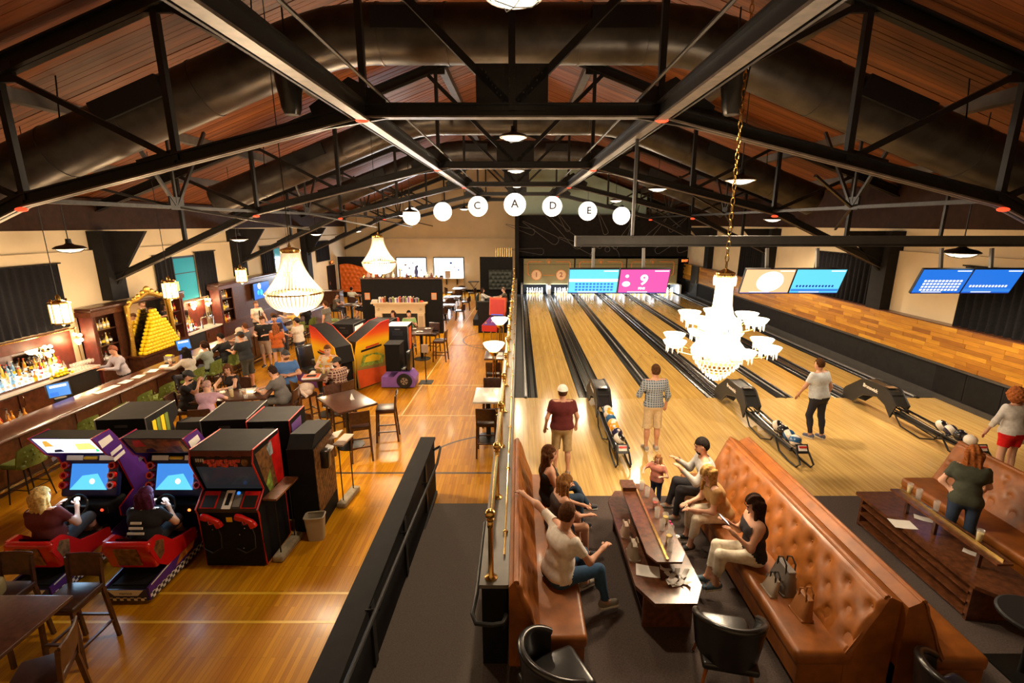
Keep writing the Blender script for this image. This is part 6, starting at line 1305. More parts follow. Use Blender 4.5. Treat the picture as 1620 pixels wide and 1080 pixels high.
    MB().bx(.22, .38, .915, .925, .72, .81).build('coin_panel', 'alu', t); MB().sphere((.30,.91,.77), .022, 8, 6).build('start_button', 'red_lamp' if lit else 'exit_glow', t)
    MB().bx(-.22, .22, 1.22, 1.26, .1, .30).build('pedal_box', 'black', t)
    for s_ in (-1,1): MB().box((s_*.10,1.17,.19), (.08,.02,.14), (R(-35),0,0)).build('pedal', 'chrome', t)
    lamp('screen_light', (0,.85,1.2), 4, (.4,.7,1), 'AREA', (.5,.3), aim=(0,-1,-.1), parent=t)
kart('kart racing arcade machine with the bright white marquee', -6.27, True); kart('kart racing arcade machine with the dark orange marquee', -5.02, False)
# ---- upright shooter cabinet
z_ = thing('shooter_arcade', 'red trimmed black arcade cabinet with two red light guns', 'arcade machine', (-4.03,6.03,0))
side = [(.0,.02),(.72,.02),(.72,1.78),(.02,1.78),(-.02,1.60),(.16,1.12),(.10,1.06),(-.06,.92),(-.03,.84)]
for s_ in (-1,1):
    MB().prism(side, 'x', s_*.42-.012, s_*.42+.012).build('side_panel', 'matte_black', z_); MB().tube([(s_*.425,p[0],p[1]) for p in side], .013, 5, closed=True).build('edge_trim', 'red_trim', z_)
    for poly, m in (([(.05,1.70),(.68,1.70),(.68,1.02),(.30,1.0),(.20,1.2)], 'art_brown'), ([(.42,1.72),(.70,1.72),(.70,.98),(.52,1.0),(.46,1.35)], 'art_red'), ([(.22,1.15),(.36,1.32),(.40,1.0),(.30,.98)], 'art_green'), ([(.34,1.66),(.48,1.72),(.5,1.5),(.40,1.5)], 'art_steel')): ao_ = {'art_brown':.002,'art_red':.004,'art_green':.006,'art_steel':.006}[m]; MB().prism(poly, 'x', s_*.434-ao_, s_*.434+ao_).build('side_art', m, z_)
MB().bx(-.41, .41, .0, .72, 1.76, 1.782).build('roof', 'charcoal', z_); MB().bx(-.41, .41, -.01, .0, 1.70, 1.775).build('top_rail', 'maroon_wood', z_); MB().bx(-.41, .41, .69, .715, .02, 1.78).build('back_panel', 'matte_black', z_)
mq = MB().add([(x,y,z) for y, z in ((-.005,1.69),(.045,1.52)) for x in (-.405,.405)], [(0,2,3,1)]).build('marquee', 'black', z_)
mat('blood_red', (.62,.06,.03), .5, var=.5, scale=30); mat('bone', (.55,.5,.42), .6)
for r_, w_, z0 in ((0,.50,1.605),(1,.34,1.545)):
    for k in range(9-2*r_): x = -.24+r_*.06+k*.058; MB().box((x,.012-.006+(1.66-z0)*.29-.012,z0+.02+.012*((k*7) % 3)), (.05,.006,.07+.02*((k*5) % 3)), (R(-16),R((k*37) % 30-15),0)).build('title_stroke', 'blood_red', mq)
for k in range(4): MB().tube([(-.34+k*.03,-.004,1.66),(-.345+k*.03,.004,1.615)], .011, 5).build('claw_mark', 'bone', mq)
MB().sphere((.30,.012,1.60), (.05,.012,.06), 10, 6).build('portrait_patch', 'art_brown', mq)
MB().add([(x,y,z) for y, z in ((.06,1.51),(.20,1.10)) for x in (-.405,.405)], [(0,2,3,1)]).build('game_display', 'scr_dim', z_)
cp = MB().add([(x,y,z) for y, z in ((.14,1.09),(-.045,.93),(-.03,.86)) for x in (-.405,.405)], [(0,2,3,1),(2,4,5,3)]).build('control_panel', 'grey_dark', z_)
CPM = Matrix.Translation((0,.048,1.012))@Matrix.Rotation(R(41),4,'X')
for x in (-.27,.29): MB().bx(x-.11, x+.11, -.12, .12, .002, .006).xf(CPM).build('red_label', 'art_red', cp); MB().bx(x-.09, x+.09, -.11, .06, .006, .009).xf(CPM).build('instruction_card', 'black', cp)
MB().bx(-.075, .045, -.13, .13, .004, .012).xf(CPM).build('framed_notice', 'paper', cp); MB().bx(-.045, .015, -.08, .09, .012, .014).xf(CPM).build('notice_picture', 'charcoal', cp); MB().bx(.06, .16, -.10, .08, .004, .008).xf(CPM).build('card_reader', 'grey', cp); MB().sphere(tuple(CPM@Vector((.10,.09,.012))), .025, 8, 6).build('blue_button', 'scr_sky', cp)
MB().bx(-.41, .41, -.03, .0, .02, .87).build('front_panel', 'matte_black', z_)
for x in (-.30,.17):
    g = MB().rbox((x+.10,-.10,.80), (.22,.06,.07), .02, (0,R(28),0)).rbox((x+.01,-.10,.83), (.12,.065,.10), .03, (0,R(15),0)).build('light_gun', 'red_plastic', z_, 50)
    MB().rbox((x+.19,-.10,.715), (.10,.06,.085), .02, (0,R(-25),0)).build('gun_stock', 'red_plastic', g, 50); MB().tube([(x+.05,-.10,.77),(x+.07,-.11,.73),(x+.11,-.10,.74)], .012, 6).build('trigger_guard', 'red_plastic', g, True); MB().bx(x+.02, x+.12, -.09, -.03, .70, .72).build('holster', 'black', g)
    MB().tube([(x+.15,-.08,.72),(x+.2,-.10,.55),(x+.18,-.09,.35),(x+.02,-.06,.24),(x-.12,-.035,.3)], .008, 5).build('gun_cable', 'wire', g, True)
MB().bx(-.04, .04, -.036, -.03, .72, .79).build('coin_door', 'yellow', z_)
for x, z in ((-.25,.60),(.12,.52),(.2,.62),(.15,.30),(-.15,.66)): MB().sphere((x,-.032,z), .012, 6, 4).build('screw_cap', 'chrome', z_)
# ---- small shelf beside it on a concrete foot
def post_shelf(label, x, y, rz, z, w_, d, m):
    t = thing('drink_ledge', label, 'ledge', (x,y,0), rz, 'drink ledges'); MB().rbox((0,0,.05), (.16,.62,.10), .03).build('concrete_foot', 'concrete', t); MB().bx(-w_/2, w_/2, -d/2, d/2, z, z+.03).build('board', m, t)
    for yy in (-.2,.2): MB().tube([(0,yy,.1),(0,yy,z)], .011, 6).build('rod', 'black_steel', t)
post_shelf('brown drink ledge on rods in a concrete foot beside the shooter cabinet', -3.46,6.38,R(-3),1.0,.20,.62,'walnut'); post_shelf('pale drink ledge on rods beside the ticket cabinet', -3.02,7.75,R(-6),1.12,.18,.45,'tan_strap')
# ---- dark cabinets behind
def dark_cab(label, x0, x1, y0, y1, z, rz=0, art=None, topm='charcoal', trim='alu', front='matte_black'):
    cx, cy_ = (x0+x1)/2, (y0+y1)/2; t = thing('arcade_cabinet', label, 'arcade machine', (cx,cy_,0), rz, 'arcade cabinets seen from behind'); w_, d = (x1-x0)/2, (y1-y0)/2
    sd = [(-d,.02),(d,.02),(d,.75),(d-.12,.92),(d-.16,z-.35),(d,z-.25),(d,z),(-d,z)]
    for s_ in (-1,1):
        MB().prism(sd, 'x', s_*w_-.012, s_*w_+.012).build('side_panel', front, t); MB().tube([(s_*w_,p[0],p[1]) for p in sd], .010, 5, closed=True).build('edge_trim', trim, t)
        if art: MB().prism([(-d+.05,z-.08),(d-.2,z-.08),(d-.25,.95),(-d+.05,.4)], 'x', s_*(w_+.014)-.002, s_*(w_+.014)+.002).build('side_art', art, t)
    MB().bx(-w_, w_, -d, d, z-.02, z).build('roof', topm, t); MB().bx(-w_, w_, -d, -d+.02, .02, z-.02).build('back_door', front, t); MB().bx(-w_+.02, w_-.02, d-.2, d-.18, .95, z-.35).build('game_display', 'scr_teal', t)
    v = MB()
    for k in range(5): v.bx(-w_*.5, w_*.5, -d-.004, -d, z-.32+k*.03, z-.305+k*.03)
    tag(v.build('vent_slot', 'grille_black', t), kind='stuff'); MB().bx(-w_*.25, w_*.25, -d-.006, -d, z-.14, z-.10).build('name_plate', 'grey_dark', t); return t
dark_cab('dark arcade cabinet with green and yellow striped side, seen from behind', -6.72,-5.98,7.18,8.0,1.75, R(6), None); t = dark_cab('dark arcade cabinet with flame side art, seen from behind', -5.05,-4.36,7.15,8.0,1.75, R(7), 'art_orange')
dark_cab('dark arcade cabinet with purple and white burst side art, seen from behind', -4.28,-3.63,7.1,7.75,1.75, R(4), 'purple_light', trim='red_trim')
for k, m in enumerate(('yellow','green_vinyl','yellow','green_vinyl')): tag(MB().bx(0, .012, -.045, .045, .9, 1.6).build('side_stripe', m, bpy.data.objects['arcade_cabinet'], loc=(.385,-.25+k*.11,.05)))
t = thing('arcade_cabinet', 'low dark driving cabinet between two taller cabinets, seen from behind', 'arcade machine', (-5.51,7.95,0), R(6), 'arcade cabinets seen from behind')
for s_ in (-1,1): MB().prism([(-.6,.05),(.7,.05),(.7,.6),(.3,.8),(.1,1.45),(-.25,1.5),(-.5,1.1),(-.6,.6)], 'x', s_*.285-.015, s_*.285+.015).build('side_panel', 'matte_black', t)
MB().add([(x,y,z) for y, z in ((.1,1.44),(-.25,1.49),(-.5,1.09),(-.6,.6),(-.6,.05)) for x in (-.275,.275)], [(2*i,2*i+1,2*i+3,2*i+2) for i in range(4)]).build('rear_hood', 'charcoal', t)
# ticket / change cabinet with grille side
t = thing('change_machine', 'tall black change machine with grille side and hand dispenser', 'machine', (-3.35,7.22,0), R(2)); MB().bx(-.20, .20, -.42, .42, .0, 1.42).build('body', 'matte_black', t); MB().prism([(-.42,1.42),(.42,1.42),(.42,1.55),(-.25,1.60)], 'x', -.19, .19).build('sloped_top', 'charcoal', t)
for k in range(22): MB().bx(.20, .212, -.41+k*.0372, -.39+k*.0372, .3, 1.4).build('grille_slat', 'art_brown', t)
MB().rbox((.265,-.12,1.12), (.13,.16,.30), .03).build('dispenser', 'black_leather', t, 40); MB().rbox((.27,.05,1.22), (.12,.12,.06), .02, (0,R(20),0)).build('paper_wad', 'paper', t, 40)
MB().box((.28,.36,1.30), (.16,.30,.02), (0,R(-15),0)).build('instruction_board', 'tan_strap', t)
b_ = thing('waste_bin', 'beige plastic waste bin beside the change machine', 'bin', (-3.14,6.64,0), R(8)); 
def bxo(u, v): a = 2*pi*u; e = .35; c, s2 = cos(a), sin(a); k = .78+.22*v; return (.145*k*abs(c)**e*(1 if c > 0 else -1), .10*k*abs(s2)**e*(1 if s2 > 0 else -1), .40*v)
MB().grid(bxo, 28, 5).build('bucket', 'bin_plastic', b_, 50); MB().grid(lambda u, v: (bxo(u,.02)[0]*v, bxo(u,.02)[1]*v, .012), 28, 2).build('bottom', 'bin_plastic', b_); MB().tube([bxo(i/28,1) for i in range(28)], .012, 6, closed=True).build('rim', 'bin_plastic', b_, True)
# ---- sit-down racers with sunset side panels
def racer(label, x, y, rz, mirror):
    t = thing('racing_arcade', label, 'arcade machine', (x,y,0), rz, 'sunset racing machines'); sgn = -1 if mirror else 1
    pan = [(-.55,.05),(.62,.05),(.60,.75),(.72,1.30),(.78,1.92),(.45,1.88),(-.10,1.62),(-.50,1.45),(-.62,1.0)]
    for xx in (-.26,.26):
        MB().prism(pan, 'x', xx-.015, xx+.015).build('side_panel', 'art_sunset' , t)
        for sg in (-1,1):
            X_ = xx+sg*.017
            MB().prism([(-.5,.06),(.6,.06),(.58,.5),(-.56,.62)], 'x', X_-.002, X_+.002).build('lower_panel', 'orange_panel', t)
            MB().prism([(-.45,.70),(.40,.62),(.50,.86),(.20,1.0),(-.30,1.02)], 'x', X_-.003, X_+.003).build('car_art', 'art_green', t); MB().prism([(-.30,.80),(.30,.74),(.36,.88),(.05,.98),(-.2,.95)], 'x', X_-.004, X_+.004).build('car_art', 'yellow', t)
            MB().prism([(-.38,1.12),(.40,1.16),(.42,1.22),(-.36,1.18)], 'x', X_-.003, X_+.003).build('title_bar', 'black', t); MB().prism([(-.2,1.2),(.3,1.23),(.32,1.28),(-.18,1.25)], 'x', X_-.003, X_+.003).build('title_bar', 'red', t)
    MB().add([(xx,p[0],p[1]) for p in pan[4:] for xx in (-.25,.25)], [(2*i,2*i+1,2*i+3,2*i+2) for i in range(4)]).build('hood', 'charcoal', t); MB().bx(-.25, .25, -.5, -.47, .05, 1.4).build('back_panel', 'matte_black', t)
    MB().add([(xx,p[0],p[1]) for p in ((.765,1.90),(.735,1.55)) for xx in (-.24,.24)], [(0,1,3,2)]).build('marquee', 'marquee_glow', t); MB().add([(xx,p[0],p[1]) for p in ((.66,1.50),(.60,1.0)) for xx in (-.24,.24)], [(0,1,3,2)]).build('game_display', 'scr_sky', t)
    MB().rbox((0,.78,.80), (.50,.30,.16), .04).build('dashboard', 'black', t, 40); MB().tube([(.16*cos(k*pi/8),.98,.92+.16*sin(k*pi/8)) for k in range(16)], .018, 6, closed=True).build('steering_wheel', 'black_leather', t, True)
    if mirror: return
    MB().rbox((0,1.45,.40), (.5,.5,.14), .05).build('seat', 'black_leather', t, 50); MB().rbox((0,1.75,.75), (.52,.16,.75), .06, (R(-10),0,0)).build('seat_back', 'black_leather', t, 50); MB().bx(-.25, .25, .6, 1.95, .02, .28).build('base', 'purple', t)
racer('sit-down racing machine with sunset side art beside the man in blue', -5.27,13.42,R(50),False); racer('sit-down racing machine with sunset side art beside the purple car seat', -4.62,14.12,R(-32),True)
# purple car style cabinet
t = thing('car_arcade', 'purple car shaped arcade seat with a painted wheel', 'arcade machine', (-3.74,14.0,0)); t.scale = (.85,.85,.85)
MB().prism([(-.40,.05),(.75,.05),(.78,.35),(.62,.55),(.25,.62),(.05,.42),(-.38,.42)], 'y', -.34, .34).build('car_body', 'purple_light', t)
for y in (-.35,.35):
    w_ = MB().lathe([(0,-.03),(.25,-.03),(.27,0),(.25,.03),(0,.03)], 20).xf(Matrix.Translation((.42,y,.28))@Matrix.Rotation(pi/2,4,'X')).build('wheel_disc', 'black', t, 40); MB().lathe([(0,-.038),(.13,-.038),(.13,.038),(0,.038)], 16).xf(Matrix.Translation((.42,y,.28))@Matrix.Rotation(pi/2,4,'X')).build('hub_cap', 'alu', w_)
    for k in range(5): a = k*2*pi/5; MB().bar((.42+.04*cos(a),y+(.04 if y > 0 else -.04),.28+.04*sin(a)), (.42+.13*cos(a),y+(.04 if y > 0 else -.04),.28+.13*sin(a)), .02, .03).build('wheel_spoke', 'black', w_)
MB().bx(-.2, .30, -.33, .33, .62, 1.55).build('monitor_housing', 'matte_black', t); MB().rbox((.22,0,.66), (.5,.5,.10), .04).build('seat', 'black_leather', t, 50); MB().rbox((.55,0,.95), (.14,.5,.7), .05).build('seat_back', 'black_leather', t, 50); MB().bx(-.22, .33, -.34, .34, 1.53, 1.58).build('housing_top', 'matte_black', t)
dark_cab('dark cabinet with a pale top and orange side near the fireplace', -4.22,-3.55,15.18,15.83,1.60, 0, 'orange_panel', topm='white', trim='grey'); dark_cab('dark cabinet standing behind the racing machine near the man in blue', -6.0,-5.25,15.3,16.2,1.62, R(-6), 'paper'); dark_cab('dark cabinet with silver trim standing behind the racing machine near the purple car seat', -4.95,-4.25,15.7,16.5,1.62, R(-6), 'charcoal')
t = thing('queue_post', 'black sign post with a flat square base near the car seat', 'post', (-2.86,14.3,0)); MB().bx(-.2, .2, -.2, .2, 0, .015).build('base', 'black_steel', t); MB().tube([(0,0,0),(0,0,1.05)], .016, 6).build('pole', 'black_steel', t); MB().bx(-.1, .1, -.015, .015, .95, 1.2).build('sign_plate', 'tan_strap', t)
# pinball machine by the half wall
t = thing('pinball_machine', 'red pinball machine with blue glowing score screen by the half wall', 'pinball', (-.98,18.9,0), R(-12)); MB().prism([(-.75,.75),(.55,.9),(.55,1.1),(-.75,.98)], 'x', -.3, .3).build('cabinet', 'red', t); MB().add([(x,y,z) for y, z in ((-.73,.99),(.53,1.11)) for x in (-.27,.27)], [(0,1,3,2)]).build('playfield', 'purple', t)
for k in range(9): MB().lathe([(.03,0),(.03,.03),(.0,.035)], 8, (random.uniform(-.2,.2),-.5+k*.11,1.01+k*.011)).build('bumper', ['yellow','red','white','blue'][k % 4], t)
MB().box((0,.62,1.5), (.66,.22,.72), (R(-8),0,0)).build('backbox', 'orange_panel', t); MB().box((0,.50,1.5), (.58,.02,.6), (R(-8),0,0)).build('backglass', 'red', t); MB().box((0,.47,1.25), (.5,.03,.16), (R(-8),0,0)).build('score_display', 'scr_blue', t)
for x in (-.26,.26):
    for y in (-.65,.45): MB().bar((x,y,0), (x,y,.85), .04, .04).build('leg', 'chrome', t)
# ================================================================= PUB TABLES, FIREPLACE, DINING
def pub_table(label, loc, rz, w_=.85, d=1.2, z=1.05, m='table_wood', round_base=True):
    t = thing('pub_table', label, 'table', loc, rz, 'tall pub tables'); MB().rbox((0,0,z-.02), (w_,d,.045), .012).build('tabletop', m, t, 40)
    MB().bx(-.05, .05, -.05, .05, .03, z-.05).build('post', 'black_steel', t)
    if round_base: MB().lathe([(.30,0),(.30,.015),(.08,.05),(.0,.05)], 24).build('base', 'black_steel', t, 30)
    else: MB().bx(-.3, .3, -.05, .05, 0, .04).bx(-.05, .05, -.3, .3, 0, .04).build('base', 'black_steel', t)
    MB().bx(-.2, .2, -.04, .04, z-.075, z-.045).build('bracket', 'black_steel', t); return t
def stool():
    t = thing('pub_stool', 'x', 'bar stool')   # sits facing +Y, backrest at -Y
    MB().rbox((0,.0,.745), (.42,.42,.065), .025, seg=2).build('seat', 'brown_vinyl', t, 50); MB().bx(-.19, .19, -.19, .19, .68, .715).build('seat_frame', 'dark_wood', t)
    MB().grid(lambda u, v: ((u-.5)*.40, -.205-.035*v-.02*(1-(2*u-1)**2), .84+.26*v), 8, 3).grid(lambda u, v: ((.5-u)*.40, -.225-.035*v-.02*(1-(2*u-1)**2), .84+.26*v), 8, 3).build('backrest', 'table_wood', t, 'all'); MB().tube([((u-.5)*.40, -.25-.02*(1-(2*u-1)**2), 1.10) for u in [i/8 for i in range(9)]], .014, 6).build('top_rail', 'table_wood', t, True)
    for x in (-1,1):
        MB().bar((x*.185,-.195,.72), (x*.20,-.25,0), .038, .035, (1,0,0)).build('leg', 'dark_wood', t); MB().bar((x*.185,-.20,.72), (x*.19,-.235,1.08), .036, .028, (1,0,0)).build('back_post', 'dark_wood', t); MB().bar((x*.18,.185,.72), (x*.20,.22,0), .038, .035, (1,0,0)).build('leg', 'dark_wood', t)
        MB().bar((x*.195,-.22,.25), (x*.195,.21,.25), .025, .025).build('stretcher', 'dark_wood', t)
    for y in (-.225,.21): MB().bar((-.19,y,.32), (.19,y,.32), .025, .025).build('stretcher', 'dark_wood', t)
    return t
S0 = stool(); _s = [0]
def put_stool(x, y, rz, label, z=0):
    if _s[0] == 0: o = S0; o.location = (x,y,z); o.rotation_euler = (0,0,R(rz)); o['label'] = label; o['group'] = 'dark wood pub stools'
    else: o = dup(S0, (x,y,z), R(rz), label, 'dark wood pub stools')
    _s[0] += 1; return o
pub_table('square topped dark pub table with a white card standing on it', (-3.72,9.92,0), R(42), .85, 1.2)
tcd = thing('table_card', 'small white folded card on the empty pub table', 'card', (-3.62,9.98,1.052), R(30)); MB().prism([(-.04,0),(.04,0),(.0,.12)], 'y', -.05, -.047).prism([(-.04,0),(.04,0),(0,.12)], 'y', .047, .05).build('card_end', 'paper', tcd); MB().add([(-.04,-.05,0),(-.04,.05,0),(0,.05,.12),(0,-.05,.12),(.04,-.05,0),(.04,.05,0)], [(0,1,2,3),(3,2,5,4)]).build('card_face', 'paper', tcd)
for x, y, a, lb in ((-4.15,9.30,-30,'dark pub stool on the arcade side of the empty pub table'),(-3.28,9.35,20,'dark pub stool with its back to the ramp at the empty pub table'),(-2.98,10.25,100,'dark pub stool turned sideways at the empty pub table'),(-4.2,10.62,-140,'dark pub stool on the far side of the empty pub table')): put_stool(x, y, a, lb)
pub_table('white lit pub table against the half wall', (-.69,10.28,0), 0, .60, .95, 1.05, 'marble')
put_stool(-.68,9.52,0,'dark pub stool before the white pub table'); put_stool(-.66,11.05,180,'dark pub stool behind the white pub table')
pub_table('dark pub table behind the torchere lamp with white papers', (-.68,13.7,0), 0, .62, .95); put_stool(-.70,12.9,0,'dark pub stool behind the first torchere lamp'); sheet((-.60,13.75,1.053), 'white paper under the torchere light', .25, .35, 0, .003)
pub_table('dark pub table beside the kart machine seats', (-5.35,3.72,0), 0, 1.55, 1.05); put_stool(-4.95,4.56,180,'dark pub stool with blue lit back rail beside the kart machine'); put_stool(-5.75,4.58,180,'dark pub stool with a yellow bag on its seat'); put_stool(-4.38,3.62,115,'dark pub stool pushed to the side of the table by the kart seats')
t = thing('backpack', 'small olive and yellow bag on the stool beside the table by the kart seats', 'bag', (-5.78,4.52,.78)); MB().rbox((0,0,.11), (.26,.18,.22), .06, (0,.1,.2), 3).build('bag_body', 'olive_panel', t, 60); MB().tube([(-.1,-.09,.05),(-.05,-.12,.2),(.08,-.11,.22),(.12,-.09,.08)], .012, 6).build('strap', 'yellow', t, True)
pub_table('dark pub table with pitchers where four guests lean together', (-6.35,10.3,0), R(12), 1.5, .8)
for x, y, a, lb in ((-7.45,10.15,-85,'dark pub stool under the man with the phone'),(-5.33,10.52,95,'dark pub stool under the man in grey polo'),(-6.52,9.48,10,'dark pub stool under the guest in lavender')): put_stool(x, y, a, lb)
for x, y, lq, h, lb in ((-6.3,10.1,'liquid_gold',.24,'tall pitcher of pale yellow drink on the group table'),(-6.05,10.15,'liquid_amber',.17,'amber cocktail glass on the group table'),(-5.95,10.02,None,.09,'small white cup on the group table'),(-6.85,10.25,None,.18,'clear jar with a straw on the group table')): glass((x,y,1.053), lb, lq, h, .05)
pub_table('dark pub table where the plaid shirt man sits with drinks', (-4.85,11.75,0), R(8), .95, .85); put_stool(-4.30,11.18,60,'dark pub stool under the man in plaid shirt'); put_stool(-5.03,12.44,178,'dark pub stool under the man in orange flowered shirt'); put_stool(-5.20,11.2,-40,'dark pub stool with a pale jacket beside the man in blue')
for x, y, lq, lb in ((-4.95,11.80,'liquid_gold','pale beer glass before the orange flowered shirt'),(-4.84,11.84,'liquid_gold','second pale beer glass before the orange flowered shirt'),(-4.7,11.95,None,'white cup near the plaid shirt man')): glass((x,y,1.053), lb, lq, .17, .042)
t = thing('pizza_box', 'flat red and white box on the edge of the plaid table', 'box', (-5.14,11.52,1.053), R(12)); MB().bx(-.2, .2, -.17, .17, 0, .04).build('box_body', 'paper', t); MB().bx(-.19, .19, -.16, .16, .04, .043).build('box_lid', 'orange_panel', t); MB().bx(-.11, .11, -.09, .09, .043, .045).build('lid_picture', 'charcoal', t)
sheet((-4.52,11.98,1.053), 'white menu by the plaid shirt man', .24, .3, R(20), .003)
t = thing('jacket', 'pale crumpled jacket lying on the stool beside the man in blue', 'jacket', (-5.17,11.22,.78)); MB().sphere((0,0,.10), (.20,.19,.13), 12, 8).sphere((.08,-.1,.03), (.12,.12,.09), 10, 6).build('fabric', cloth((.65,.50,.42), .9), t, True); MB().tube([(-.1,-.17,.12),(0,-.21,.05),(.1,-.2,-.06)], .045, 8).build('sleeve', cloth((.65,.50,.42), .9), t, True)
t = thing('sauce_bottle', 'red labelled bottle beside the plaid shirt man', 'bottle', (-4.80,12.02,1.053)); MB().lathe([(.028,0),(.03,.1),(.012,.14),(.012,.17),(0,.17)], 10).build('bottle_glass', 'paper', t, 40); MB().lathe([(.031,.03),(.0315,.08)], 10).build('bottle_label', 'red', t)
pub_table('dark pub table with plates by the fireplace', (-3.5,17.0,0), R(4), .8, 1.15)
for x, y, a, lb in ((-2.80,16.75,85,'dark pub stool pulled out beside the fireplace table'),(-3.25,17.85,170,'dark pub stool tucked behind the fireplace table'),(-4.08,17.75,-165,'dark pub stool under the man in green by the fireplace'),(-4.72,18.0,-170,'dark pub stool under the woman in red by the fireplace')): put_stool(x, y, a, lb)
for x, y, lb in ((-3.5,16.75,'white plate on the near side of the fireplace table'),(-3.3,17.25,'white plate on the far side of the fireplace table'),(-3.82,17.2,'white plate before the man in green')):
    t = thing('plate', lb, 'plate', (x,y,1.053), 0, 'plates on the fireplace table'); MB().lathe([(.0,.004),(.06,.004),(.12,.018),(.115,.02),(.06,.008),(0,.008)], 20).build('dish', 'white', t, 40); MB().sphere((.01,0,.024), (.05,.04,.018), 8, 5).build('food', 'tan_strap', t, True)
# fireplace partition
fp = thing('fireplace_partition', 'black partition with cream fireplace mantel and two framed orange prints', 'partition', (-5.14,21.2,0))
MB().bx(-1.76, 1.76, .0, .30, 0, 2.42).build('wall_panel', 'matte_black', fp); MB().bx(-1.80, 1.80, -.04, .34, 2.42, 2.47).build('cap_board', 'walnut', fp)
mt_ = MB().bx(-1.32, 1.14, -.24, 0, 1.36, 1.42).build('mantel_shelf', 'cream', fp); MB().bx(-1.22, 1.04, -.16, 0, 1.27, 1.36).build('mantel_moulding', 'cream', mt_)
MB().bx(-1.18, 1.0, -.10, 0, .92, 1.27).build('frieze', 'cream', fp)
for x in (-1.03,.83): c_ = MB().bx(x-.15, x+.15, -.14, 0, 0, .92).build('pilaster', 'cream', fp); MB().bx(x-.10, x+.10, -.155, -.14, .12, .82).build('pilaster_panel', 'cream2', c_); MB().bx(x-.17, x+.17, -.16, 0, .0, .10).build('pilaster_base', 'cream', c_); MB().sphere((x,-.11,1.1), (.06,.02,.06), 10, 6).build('rosette', 'cream2', c_)
MB().bx(-.88, .68, -.02, .0, 0, .92).build('firebox', 'black', fp); MB().bx(-1.3, 1.1, -.5, .0, 0, .04).build('hearth', 'charcoal', fp)
for x in (-1.5,1.42): f_ = MB().bx(x-.11, x+.11, -.03, 0, 1.52, 1.82).build('picture_frame', 'orange_line', fp); MB().bx(x-.08, x+.08, -.035, -.03, 1.56, 1.78).build('print', 'tan_strap', f_)
bc_ = ['paper','purple_light','cream_disc','red','art_brown','navy','tan_strap','purple','art_green','grey']; x = -.97; k = 0
while x < .75:
    w_ = random.uniform(.03,.075); h = random.uniform(.16,.26); t = thing('book', ['pale','lilac','peach','red','brown','navy','tan','purple','green','grey'][k % 10]+' upright book on the fireplace mantel', 'book', (-5.14+x+w_/2,21.08,1.42), 0, 'books on the mantel'); m = bc_[k % 10]
    MB().bx(-w_/2, w_/2, -.08, .07, 0, h).build('cover', m, t); MB().bx(-w_/2+.004, w_/2-.004, -.076, .075, .004, h+.002).build('pages', 'paper', t)
    if k == 4: x += .12
    x += w_+.004; k += 1
for k, (w_, m) in enumerate(((.3,'navy'),(.26,'yellow'),(.24,'paper'))):
    t = thing('book', ['navy','yellow','pale'][k]+' book lying flat at the end of the mantel', 'book', (-6.29,21.08,1.42+k*.04), 0, 'books on the mantel'); MB().bx(-w_/2, w_/2, -.09, .08, 0, .036).build('cover', m, t); MB().bx(-w_/2+.004, w_/2-.004, -.094, .07, .004, .032).build('pages', 'paper', t)
t = thing('red_ornament', 'small red ornament on the end of the mantel', 'ornament', (-4.25,21.06,1.42)); MB().sphere((0,0,.04), (.10,.05,.04), 10, 6).build('ornament_body', 'red', t, True); MB().tube([(-.08,0,.05),(0,0,.11),(.08,0,.05)], .01, 5).build('ornament_handle', 'black', t)
# things on top of the partition
for i, x in enumerate((-6.78,-6.57,-6.36,-6.15,-5.93,-5.71,-5.49,-4.9,-4.72,-4.23,-4.03,-3.82,-3.61)):
    t = thing('decor_jar', ['squat brass jar','tall clear jar','pale ceramic jar','dark bronze jar'][i % 4]+' lined up on top of the fireplace partition', 'jar', (x,21.32,2.47), 0, 'jars on the partition'); s_ = .6+.3*((i*7) % 4)/2; mm = ['brass','glass_clear','white','maroon_wood'][i % 4]
    MB().lathe([(.05,0),(.08*s_,.06*s_),(.07*s_,.15*s_),(.03*s_,.2*s_),(.04*s_,.23*s_)], 12).build('jar_body', mm, t, 40); MB().sphere((0,0,.25*s_), .03*s_, 8, 6).build('jar_lid', mm, t)
t = thing('gold_lamp_stand', 'tall gold candle lamp on top of the partition', 'lamp', (-5.19,21.3,2.47)); MB().lathe([(.09,0),(.03,.05),(.025,.3),(.05,.34),(.02,.4)], 12).build('stand', 'gold', t, 40); MB().lathe([(.06,.4),(.07,.55),(.04,.7)], 10).build('chimney', 'glass_clear', t, 40)
t = thing('figurine', 'dark blue figurine on top of the partition', 'figurine', (-4.47,21.3,2.47)); MB().lathe([(.10,0),(.06,.1),(.09,.25),(.05,.4),(.06,.46),(0,.52)], 10).build('figure', 'navy', t, 40); MB().lathe([(.12,0),(.12,.03)], 10).build('plinth', 'gold', t)
